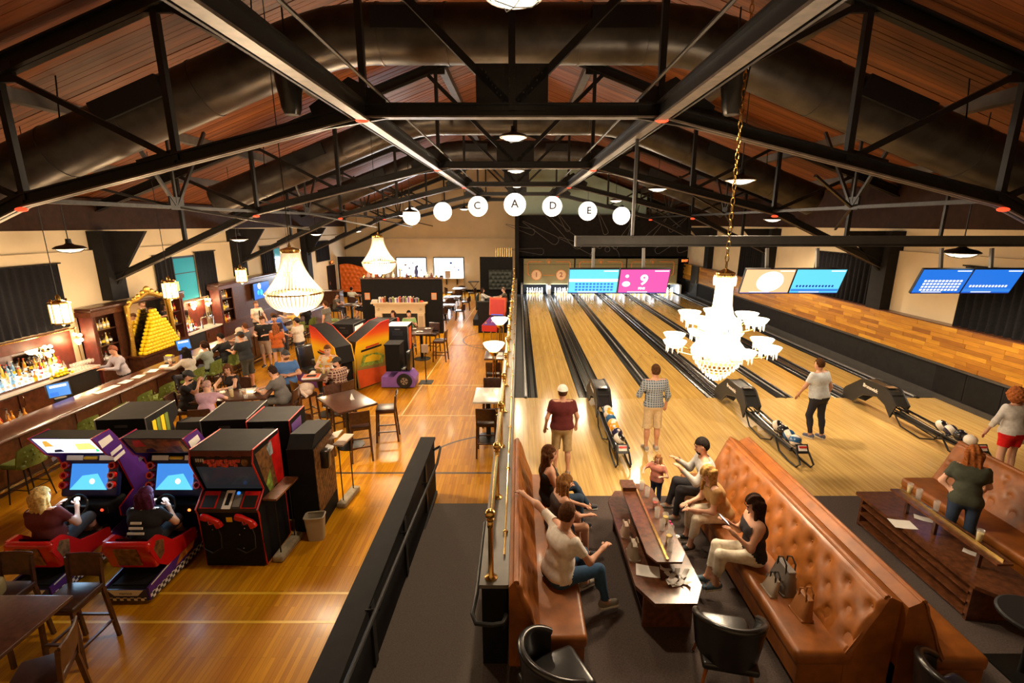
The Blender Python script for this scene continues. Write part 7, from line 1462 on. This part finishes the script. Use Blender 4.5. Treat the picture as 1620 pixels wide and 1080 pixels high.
# dining tables beyond
def din_chair():
    t = thing('dining_chair', 'x', 'chair'); MB().rbox((0,0,.46), (.46,.44,.06), .025).build('seat', 'black_leather', t, 50)
    MB().grid(lambda u, v: (.25*cos(pi+pi*u)*1.0, -.10+.18*sin(pi+pi*u), .50+.30*v*(.65+.35*sin(pi*u))), 14, 4).build('backrest', 'brown_vinyl', t, 'all')
    for x in (-1,1):
        for y in (-1,1): MB().bar((x*.19,y*.18,.44), (x*.21,y*.21,0), .035, .035, (1,0,0)).build('leg', 'dark_wood', t)
    return t
D0 = din_chair(); _d = [0]
def put_chair(x, y, rz, label):
    if _d[0] == 0: o = D0; o.location = (x,y,0); o.rotation_euler = (0,0,R(rz)); o['label'] = label; o['group'] = 'dining chairs'
    else: o = dup(D0, (x,y,0), R(rz), label, 'dining chairs')
    _d[0] += 1
def din_table(x, y, label, chairs, w_=.9, d=.9):
    t = thing('dining_table', label, 'table', (x,y,0), 0, 'dining tables'); MB().rbox((0,0,.74), (w_,d,.04), .01).build('tabletop', 'table_wood', t, 40); MB().bx(-.05, .05, -.05, .05, .03, .72).build('post', 'black_steel', t); MB().lathe([(.22,0),(.22,.015),(.06,.04)], 20).build('base', 'black_steel', t)
    for dx, dy, a, lb in chairs: put_chair(x+dx, y+dy, a, lb)
    for k in range(2): t2 = thing('plate', 'white plate on the '+label, 'plate', (x-.2+.4*k,y+.1-.2*k,.76), 0, 'plates on the dining tables'); MB().lathe([(0,.004),(.06,.004),(.12,.018),(.06,.008),(0,.008)], 16).build('dish', 'white', t2, 40)
CH = lambda n: ((.0,-.75,0,'dark dining chair with its back to the hall at the '+n),(.75,0,90,'dark dining chair on the aisle side of the '+n),(-.75,.1,-90,'dark dining chair on the inner side of the '+n),(0,.75,180,'dark dining chair on the kitchen side of the '+n))
din_table(-3.75,24.4,'dining table nearest the fireplace partition', CH('table nearest the partition')); din_table(-3.75,27.3,'dining table in the middle of the row', CH('middle dining table')); din_table(-3.75,31.0,'dining table nearest the kitchen counter', CH('table nearest the kitchen counter'))
din_table(-8.55,24.6,'dining table of the far guests', ((-.8,-.1,-90,'dark dining chair under the man in grey far off'),(.75,-.1,90,'dark dining chair under the guest in black far off')), 1.2); din_table(-9.2,28.0,'dining table before the orange booth', ((-.2,-.75,0,'dark dining chair before the orange booth'),(.8,.0,90,'dark dining chair beside the orange booth')))
# kitchen windows & counter
for i, (x0, x1) in enumerate(((-8.64,-6.6),(-6.0,-3.95))):
    w_ = struct('window_%d' % (i+4), MB().bx(x0-.06, x1+.06, YF-.20, YF-.12, 1.02, 2.46), 'black_steel'); MB().bx(x0, x1, YF-.215, YF-.19, 1.06, 2.40).build('pane', 'kitchen_glow', w_)
    for k in range(6): MB().bx(x0+.25+k*.28, x0+.25+k*.28+random.uniform(.06,.22), YF-.225, YF-.215, 1.5+.12*((k*3) % 5), 1.53+.12*((k*3) % 5)+random.uniform(.02,.14)).build('kitchen_utensil', random.choice(['grey','charcoal','blue','alu']), w_)
lamp('kitchen_light', (-6.3,YF-.5,1.9), 200, COLD, 'AREA', (4.4,1.2), aim=(0,-1,-.2))
kc = thing('kitchen_counter', 'cream pass counter under the bright kitchen windows', 'counter', (-6.3,34.5,0)); MB().bx(-2.5, 2.4, -.35, .3, 1.0, 1.05).build('counter_top', 'white', kc); MB().bx(-2.5, 2.4, -.0, .04, .0, 1.0).build('counter_front', 'cream2', kc)
for x in (-1.5,.0,1.2,1.95): MB().bx(x-.03, x+.03, -.3, .0, .6, 1.0).build('bracket', 'black_steel', kc)
for k in range(9): t = thing('kitchen_item', ['steel pan','stack of white plates','dark pot'][k % 3]+' on the kitchen pass counter', 'dish', (-8.55+k*.385,34.4,1.05), 0, 'dishes on the pass counter'); MB().lathe([(.10,0),(.13,.02),(.13,.10+.04*(k % 3)),(.12,.10),(0,.03)], 12).build('vessel', ['chrome','white','black'][k % 3], t, 40); MB().bar((.1,0,.09), (.235,0,.11), .02, .015).build('grip', 'black', t)
t = thing('paper_bag', 'brown paper carry bag on the kitchen counter', 'bag', (-5.0,34.4,1.05)); MB().bx(-.19, .19, -.11, .11, 0, .5).build('bag_body', 'tan_strap', t); MB().tube([(-.08,-.115,.5),(0,-.115,.6),(.08,-.115,.5)], .01, 5).build('handle', 'tan_strap', t)
t = thing('folding_stand', 'black folding tray stand beside the kitchen counter', 'stand', (-3.15,33.9,0)); MB().bx(-.38, .38, -.25, .25, .82, .86).build('tray', 'black', t)
for s_ in (-1,1): MB().bar((-.3,s_*.2,.0), (.3,s_*.2,.82), .03, .03).build('leg', 'black', t); MB().bar((.3,s_*.2,.0), (-.3,s_*.2,.82), .03, .03).build('leg', 'black', t)
# orange booth
ob = thing('orange_booth', 'orange tufted booth with a wavy high back against a black panel', 'booth', (-10.78,32.6,0)); MB().bx(-1.35, 1.6, .30, .40, 0, 2.62).build('back_panel', 'matte_black', ob)
tf = [( (k+.5+.5*(r_ % 2))/9, (r_+.5)/6 ) for r_ in range(6) for k in range(9) if (k+.5+.5*(r_ % 2))/9 < 1]; TU2 = np.array([(a*2.7, b*1.5) for a, b in tf])
def obf(u, v):
    d2 = ((TU2-np.array((u*2.7,v*1.5)))**2).sum(1); return (-1.2+2.7*u, .22-.08+.06*np.exp(-d2/.006).max(), .5+v*(1.55+.12*sin(u*6.3+.5)))
bk = MB().grid(obf, 70, 36).build('tufted_back', 'orange_tuft', ob, 'all'); ob_b = MB().sphere((0,0,0), (.022,.012,.022), 6, 4).mesh('button', 'orange_tuft', 'all')
for a, b in tf: p = obf(a, b); link('button', ob_b, bk, (p[0],p[1]-.004,p[2]))
MB().rbox((.15,-.10,.42), (2.7,.55,.18), .06).build('seat', 'orange_tuft', ob, 50); MB().bx(-1.2, 1.5, -.3, .2, 0, .35).build('base', 'matte_black', ob)
# doors on the left wall
dr = struct('door_1', MB().bx(XL+.10, XL+.16, 31.1, 32.4, 0, 2.15), 'charcoal', 'black exit door on the bar wall near the orange booth'); MB().bx(XL+.16, XL+.19, 31.2, 31.3, .95, 1.15).build('door_handle', 'chrome', dr)
dr = struct('door_2', MB().bx(10.55, 10.62, 28.8, 30.0, .45, 2.3), 'black'); MB().bx(10.50, 10.55, 28.9, 29.0, 1.3, 1.5).build('door_handle', 'chrome', dr)
hs = thing('host_stand', 'dark service stand with white paper at the far end of the bar', 'stand', (-10.6,27.0,0)); MB().bx(-.7, .7, -.3, .3, 0, 1.1).build('stand_body', 'dark_wood', hs); MB().bx(-.75, .75, -.35, .35, 1.1, 1.14).build('stand_top', 'bar_wood', hs); MB().bx(-.2, .15, -.15, .1, 1.14, 1.15).build('paper_stack', 'paper', hs)
# dark booths by the half wall
bw = thing('booth_wall', 'tall black booth panel with brass finial rail near the half wall', 'partition', (-1.2,27.6,0)); MB().bx(-1.0, .85, 0, .15, 0, 2.95).build('panel', 'matte_black', bw)
for k in range(8): MB().tube([(-.1+k*.125,.07,2.95),(-.1+k*.125,.07,3.45)], .018, 6).build('baluster', 'brass', bw)
tf3 = [((k+.5+.5*(r_ % 2))/5, (r_+.5)/5) for r_ in range(5) for k in range(5) if (k+.5+.5*(r_ % 2))/5 < 1]; TU3 = np.array([(a*1.3, b*1.1) for a, b in tf3])
MB().grid(lambda u, v: (-.5+1.3*u, -.12+.05*np.exp(-((TU3-np.array((u*1.3,v*1.1)))**2).sum(1)/.006).max(), 1.15+1.1*v), 36, 30).build('tufted_back', 'green_dark', bw, 'all'); MB().bx(-.9, .8, -.6, 0, .0, .48).build('seat', 'green_dark', bw)
hb = thing('booth_half_wall', 'dark grey half wall of the booth behind the pinball machine', 'partition', (-1.12,21.3,0)); MB().bx(-.70, .74, 0, .14, 0, 1.38).build('panel', 'charcoal', hb); MB().bx(-.72, .74, -.02, .16, 1.38, 1.42).build('cap_board', 'black', hb)
t = thing('dining_table', 'dark booth table where two guests eat', 'table', (-1.25,24.6,.3), 0, 'dining tables'); MB().rbox((0,0,.76), (.72,.95,.05), .01).build('tabletop', 'black', t); MB().bx(-.05,.05,-.05,.05,0,.74).build('post','black_steel',t); MB().bx(-.1,.1,-.3,.3,0,.03).build('base','black_steel',t)
tag(MB().bx(-2.2, -.37, 22.9, 26.4, 0, .30).build('floor_booth_platform', 'charcoal'), 'low dark platform under the booth table', kind='structure')
for xs_, bk_, lb in ((-1.87,-2.12,'dark green booth bench under the woman in white'), (-.66,-.435,'dark green booth bench under the man in brown')):
    t = thing('booth_bench', lb, 'bench', (xs_,24.6,.3), 0, 'booth benches'); MB().rbox((0,0,.41), (.46,1.2,.10), .03).build('seat', 'green_dark', t, 50); MB().bx(-.2, .2, -.58, .58, 0, .37).build('base', 'matte_black', t); b0 = bk_-xs_; MB().rbox((b0,0,.60), (.08,1.2,.72), .03).build('backrest', 'green_dark', t, 50)
for x, lb in ((-1.28,'white plate before the booth woman'), (-1.21,'white plate before the booth man')): t2 = thing('plate', lb, 'plate', (x,24.38 if x < -1.25 else 24.84,1.087), 0, 'booth plates'); MB().lathe([(0,.004),(.06,.004),(.14,.02),(.06,.008),(0,.008)], 16).build('dish', 'white', t2, 40)
# ---- arcade players
UP = dict(ua=(.2,.95,-.25), fa=(-.1,1,.15))
person('player with long blond hair in maroon shirt steering a kart', (-6.29,5.73,.0), R(0), 1.78, sit=.455, shirt=((.13,.022,.018),'short'), pants=((.045,.045,.05),'knee'), shoes=(.05,.05,.05), skin='skin_light', hair=((.62,.40,.14),'wavy'), armL=dict(toW=(-6.40,6.12,.91)), armR=dict(toW=(-6.13,6.12,.93)), legL=dict(th=(.22,.95,.37), sh=(-.22,.42,-.62)), legR=dict(th=(.22,.95,.37), sh=(-.22,.42,-.62)), lean=6, side=-7, look=(-8,-4), fat=1.15, vox=.018)
kp = person('player with purple hair in black lettered T-shirt steering a kart', (-5.03,5.73,.0), R(0), 1.72, sit=.455, shirt=((.02,.018,.02),'short'), pants=((.02,.02,.022),'knee'), shoes=(.05,.05,.05), skin='skin_light', hair=((.085,.018,.05),'bob'), armL=dict(toW=(-5.15,6.12,.91)), armR=dict(toW=(-4.88,6.12,.93)), legL=dict(th=(.22,.95,.37), sh=(-.22,.42,-.62)), legR=dict(th=(.22,.95,.37), sh=(-.22,.42,-.62)), lean=14, look=(0,-4), fat=1.15, vox=.018)
for k in range(3): MB().box((0,-.115+.018*k,.80+.065*k), (.22-.04*k,.012,.03), (R(-16),0,0)).build('shirt_print', 'paper', kp['t'])
# ---- pub table groups
person('man in black cap and T-shirt looking at a phone at the group table', (-7.35,10.15,0), R(-80), 1.76, sit=.77, shirt=((.022,.021,.024),'short'), pants=((.03,.03,.04),'long'), cap=(.03,.03,.033), hair=(BK,'short'), beard=BK, armL=dict(toW=(-6.93,10.26,1.40)), armR=dict(toW=(-6.93,10.18,1.40)), lean=10, look=(0,-12))
phone((-6.90,10.22,1.46), R(-80), 'lit phone held by the man in the black cap', 60)
person('guest in lavender shirt bending over the group table', (-6.52,9.50,0), R(10), 1.66, sit=.77, shirt=((.45,.27,.36),'short'), pants=((.1,.1,.14),'long'), hair=((.40,.24,.22),'short'), skin='skin_light', armL=TB(1.055,-0.9), armR=TB(1.055,-0.9), lean=24, look=(0,-30))
person('woman with long brown hair in black top leaning on the group table', (-6.75,10.98,0), R(170), 1.68, sit=.77, shirt=((.025,.02,.022),'cap'), pants=((.03,.03,.05),'long'), hair=((.11,.045,.018),'wavy'), skin='skin_light', armL=TB(1.055,-0.9), armR=TB(1.055,-0.9), lean=14, look=(25,-6), fem=True)
person('dark-haired man in grey polo leaning on the group table', (-5.36,10.52,0), R(95), 1.80, sit=.77, shirt=((.11,.10,.10),'short'), pants=((.10,.095,.09),'long'), hair=((.03,.015,.01),'short'), beard=(.05,.025,.015), armL=TB(1.055,-0.9), armR=TB(1.055,-0.9), lean=18, look=(-15,2), fat=1.1)
put_stool(-6.75,11.1,180,'dark pub stool under the woman in black at the group table')
person('bearded man in blue patterned shirt and cap standing with folded arms', (-5.75,11.55,0), R(-155), 1.80, shirt=((.05,.13,.36),'short'), patt=('stripe',(.09,.20,.45),12.0), pants=((.055,.06,.075),'long'), shoes=(.05,.05,.05), cap=(.05,.05,.055), hair=(BR,'short'), beard=(.12,.05,.02), armL=dict(ua=(.35,.25,-1), fa=(-1.0,.55,.02)), armR=dict(ua=(.35,.3,-1), fa=(-1.0,.6,.10)), fat=1.18, look=(25,-4))
person('smiling man in orange flowered shirt seated behind the plaid man', (-5.02,12.44,0), R(177), 1.80, sit=.77, shirt=((.72,.58,.40),'short'), patt=('dots',(.80,.30,.02),9.0), pants=((.1,.1,.12),'long'), hair=((.14,.055,.02),'short'), skin='skin_light', armL=TB(1.055,-1.6), armR=TB(1.055,-1.6), fat=1.22, look=(15,-4), lean=8)
person('bearded man in cap and maroon plaid shirt turning from the table', (-4.30,11.19,0), R(60), 1.76, sit=.77, shirt=((.075,.018,.014),'three'), patt=('plaid',(.38,.26,.20),5.0), pants=((.03,.03,.04),'long'), cap=(.04,.035,.03), hair=(BK,'short'), beard=(.06,.03,.02), armL=TB(1.055,-1.6), armR=TB(1.055,-1.6), lean=6, look=(75,-2), fat=1.1)
person('woman in red top seated by the fireplace', (-4.72,18.0,0), R(-170), 1.62, sit=.77, shirt=((.62,.06,.04),'short'), pants=((.05,.05,.07),'long'), hair=((.05,.02,.015),'bob'), armL=LAP, armR=LAP, fem=True, look=(-25,0))
person('man in green T-shirt with folded hands by the fireplace', (-4.08,17.75,0), R(-165), 1.76, sit=.77, shirt=((.22,.36,.14),'short'), pants=((.35,.25,.15),'knee'), hair=(BK,'short'), armL=dict(ua=(.2,.6,-.7), fa=(-.6,.6,.6)), armR=dict(ua=(.2,.6,-.7), fa=(-.6,.6,.6)), look=(10,4), lean=6)
# ---- along the bar
person('woman with long black hair in white top sitting at the bar', (-8.62,12.3,0), R(85), 1.68, sit=.77, shirt=((.62,.56,.50),'long'), pants=((.05,.05,.07),'long'), hair=((.015,.011,.010),'long'), armL=TB(1.08,.2), armR=TB(1.08), fem=True, lean=10, look=(-20,0))
person('woman with dark ponytail in grey-green top sitting at the bar', (-8.62,13.05,0), R(88), 1.66, sit=.77, shirt=((.33,.38,.34),'long'), pants=((.05,.05,.07),'long'), hair=((.035,.017,.010),'pony'), armL=TB(1.08,-0.7), armR=TB(1.08,-0.7), fem=True, lean=8, look=(30,0))
person('guest in black jacket sitting at the bar', (-8.62,13.9,0), R(88), 1.76, sit=.77, shirt=((.016,.016,.018),'long'), pants=((.03,.03,.04),'long'), hair=(BK,'short'), armL=TB(1.08,-0.7), armR=TB(1.08,-0.7), lean=12, fat=1.12, look=(10,-10))
person('older man in pale cap and light shirt at the bar', (-8.58,14.75,0), R(150), 1.70, shirt=((.45,.42,.42),'long'), pants=((.35,.28,.2),'long'), cap=(.62,.52,.42), hair=((.5,.45,.4),'short'), armL=LAP, armR=LAP, lean=8, look=(0,-25))
person('man in black T-shirt, dark cap and dark shorts standing at the bar', (-7.95,13.7,0), R(70), 1.78, shirt=((.025,.027,.03),'short'), pants=((.055,.055,.045),'knee'), shoes=(.05,.05,.05), cap=(.02,.02,.022), hair=(BR,'short'), armL=FWD, armR=FWD, lean=10, fat=1.12, look=(10,-5))
person('man in dark shirt seen in profile behind the capped men', (-8.80,15.32,0), R(95), 1.70, shirt=((.10,.10,.11),'short'), pants=((.05,.05,.06),'long'), hair=((.10,.04,.02),'short'), beard=(.12,.05,.025), armL=TB(1.08,-0.4), armR=TB(1.08,-0.4), look=(-10,0))
eb = person('bald-headed man in black T-shirt with a chest emblem looking down', (-8.6,16.02,0), R(-175), 1.82, shirt=((.018,.018,.020),'short'), pants=((.5,.40,.32),'knee'), hair=(BR,'short'), skin='skin_light', armL=CRB, armR=CRB, fat=1.2, look=(0,-28))
MB().sphere((-.06,.145,1.32), (.04,.01,.04), 10, 6).build('chest_emblem', 'tan_strap', eb['t'])
person('woman with long auburn hair in rust top and denim shorts', (-7.85,15.35,0), R(20), 1.66, shirt=((.50,.115,.025),'short'), pants=((.12,.15,.19),'mini'), shoes=(.35,.2,.1), skin='skin_light', hair=((.26,.085,.03),'wavy'), armL=FWD, armR=FWD, fem=True, look=(20,0))
person('man in dark shirt standing behind the rust top woman', (-8.5,16.6,0), R(-160), 1.72, shirt=((.05,.03,.03),'short'), pants=((.04,.04,.05),'long'), hair=(BK,'short'))
person('man in white T-shirt and dark cap standing with the bar group', (-7.42,15.98,0), R(75), 1.76, shirt=((.70,.62,.52),'short'), pants=((.05,.06,.09),'long'), cap=(.025,.025,.03), hair=(BK,'short'), armL=FWD, armR=FWD, fat=1.1, look=(10,0))
person('man in royal blue shirt bending towards the bar', (-8.58,17.3,0), R(80), 1.76, shirt=((.03,.10,.42),'short'), pants=((.04,.04,.05),'long'), hair=(BR,'short'), lean=32, armL=TB(1.08,-0.4), armR=TB(1.08,-0.4), look=(0,-20))
bt_ = person('bartender in white shirt and black tie behind the bar', (-10.55,19.3,0), R(-110), 1.80, shirt=((.62,.54,.45),'short'), pants=((.03,.03,.03),'long'), hair=((.16,.08,.05),'short'), armL=dict(ua=(.4,.2,-1), fa=(-.3,.7,-.6)), armR=dict(ua=(.4,.2,-1), fa=(-.3,.7,-.6)), look=(0,-10))
MB().box((0,.148,1.20), (.05,.012,.36), (R(-2),0,0)).build('necktie', 'black', bt_['t'])
person('dark-haired woman in black sitting at the far bar end', (-8.55,19.4,0), R(85), 1.66, sit=.77, shirt=((.02,.018,.02),'long'), pants=((.03,.03,.04),'long'), hair=((.02,.012,.01),'long'), armL=dict(ua=(.2,.7,-.4), fa=(-.1,.6,.8)), armR=TB(1.08), fem=True)
person('woman in yellow shirt reaching out at the far bar end', (-8.6,18.5,0), R(70), 1.66, sit=.77, shirt=((.72,.47,.12),'short'), pants=((.4,.35,.3),'long'), hair=((.12,.05,.02),'pony'), skin='skin_light', armL=dict(ua=(.2,.9,-.2), fa=(.0,1,.3)), armR=dict(ua=(.2,.9,-.3), fa=(-.1,1,.1)), fem=True, lean=8)
person('man in grey T-shirt standing under the beaded chandelier', (-7.75,19.3,0), R(80), 1.80, shirt=((.16,.15,.13),'short'), pants=((.25,.27,.30),'long'), hair=(BR,'short'), skin='skin_light', fat=1.1)
person('bartender in pale grey shirt moving behind the bar', (-10.52,12.4,0), R(150), 1.74, shirt=((.42,.38,.44),'long'), pants=((.03,.03,.03),'long'), hair=((.20,.07,.04),'short'), lean=12, armL=FWD, armR=FWD, look=(0,-15))
# ---- far diners
person('woman in white top eating in the booth', (-1.86,24.6,.3), R(-90), 1.64, sit=.46, shirt=((.62,.58,.54),'long'), pants=((.05,.05,.06),'long'), hair=((.04,.02,.012),'long'), skin='skin_light', armL=TB(0.79,-1.0), armR=TB(0.79,-1.0), fem=True, vox=.026, hands=True)
person('man in brown shirt bending over his plate in the booth', (-.65,24.6,.3), R(90), 1.76, sit=.46, shirt=((.12,.09,.06),'short'), pants=((.05,.05,.06),'long'), hair=((.20,.12,.08),'short'), skin='skin_light', armL=TB(0.79,-1.0), armR=TB(0.79,-1.0), lean=12, vox=.026)
person('diner in white top before the orange booth', (-9.4,27.2,0), R(0), 1.66, sit=.47, shirt=((.62,.66,.58),'short'), pants=((.05,.05,.06),'long'), hair=(BK,'short'), armL=TB(0.765,-1.4), armR=TB(0.765,-1.4), vox=.026)
person('diner in olive grey shirt at the far table', (-9.35,24.5,0), R(-90), 1.76, sit=.47, shirt=((.14,.12,.09),'short'), pants=((.05,.05,.06),'long'), hair=((.05,.025,.015),'short'), armL=TB(0.765,-1.6), armR=TB(0.765,-1.6), lean=10, vox=.026)
person('diner in black shirt and shorts at the far table', (-7.8,24.5,0), R(95), 1.78, sit=.47, shirt=((.018,.018,.02),'short'), pants=((.02,.02,.025),'knee'), hair=((.10,.04,.02),'short'), skin='skin_light', armL=TB(0.765,-1.6), armR=TB(0.765,-1.6), vox=.026)
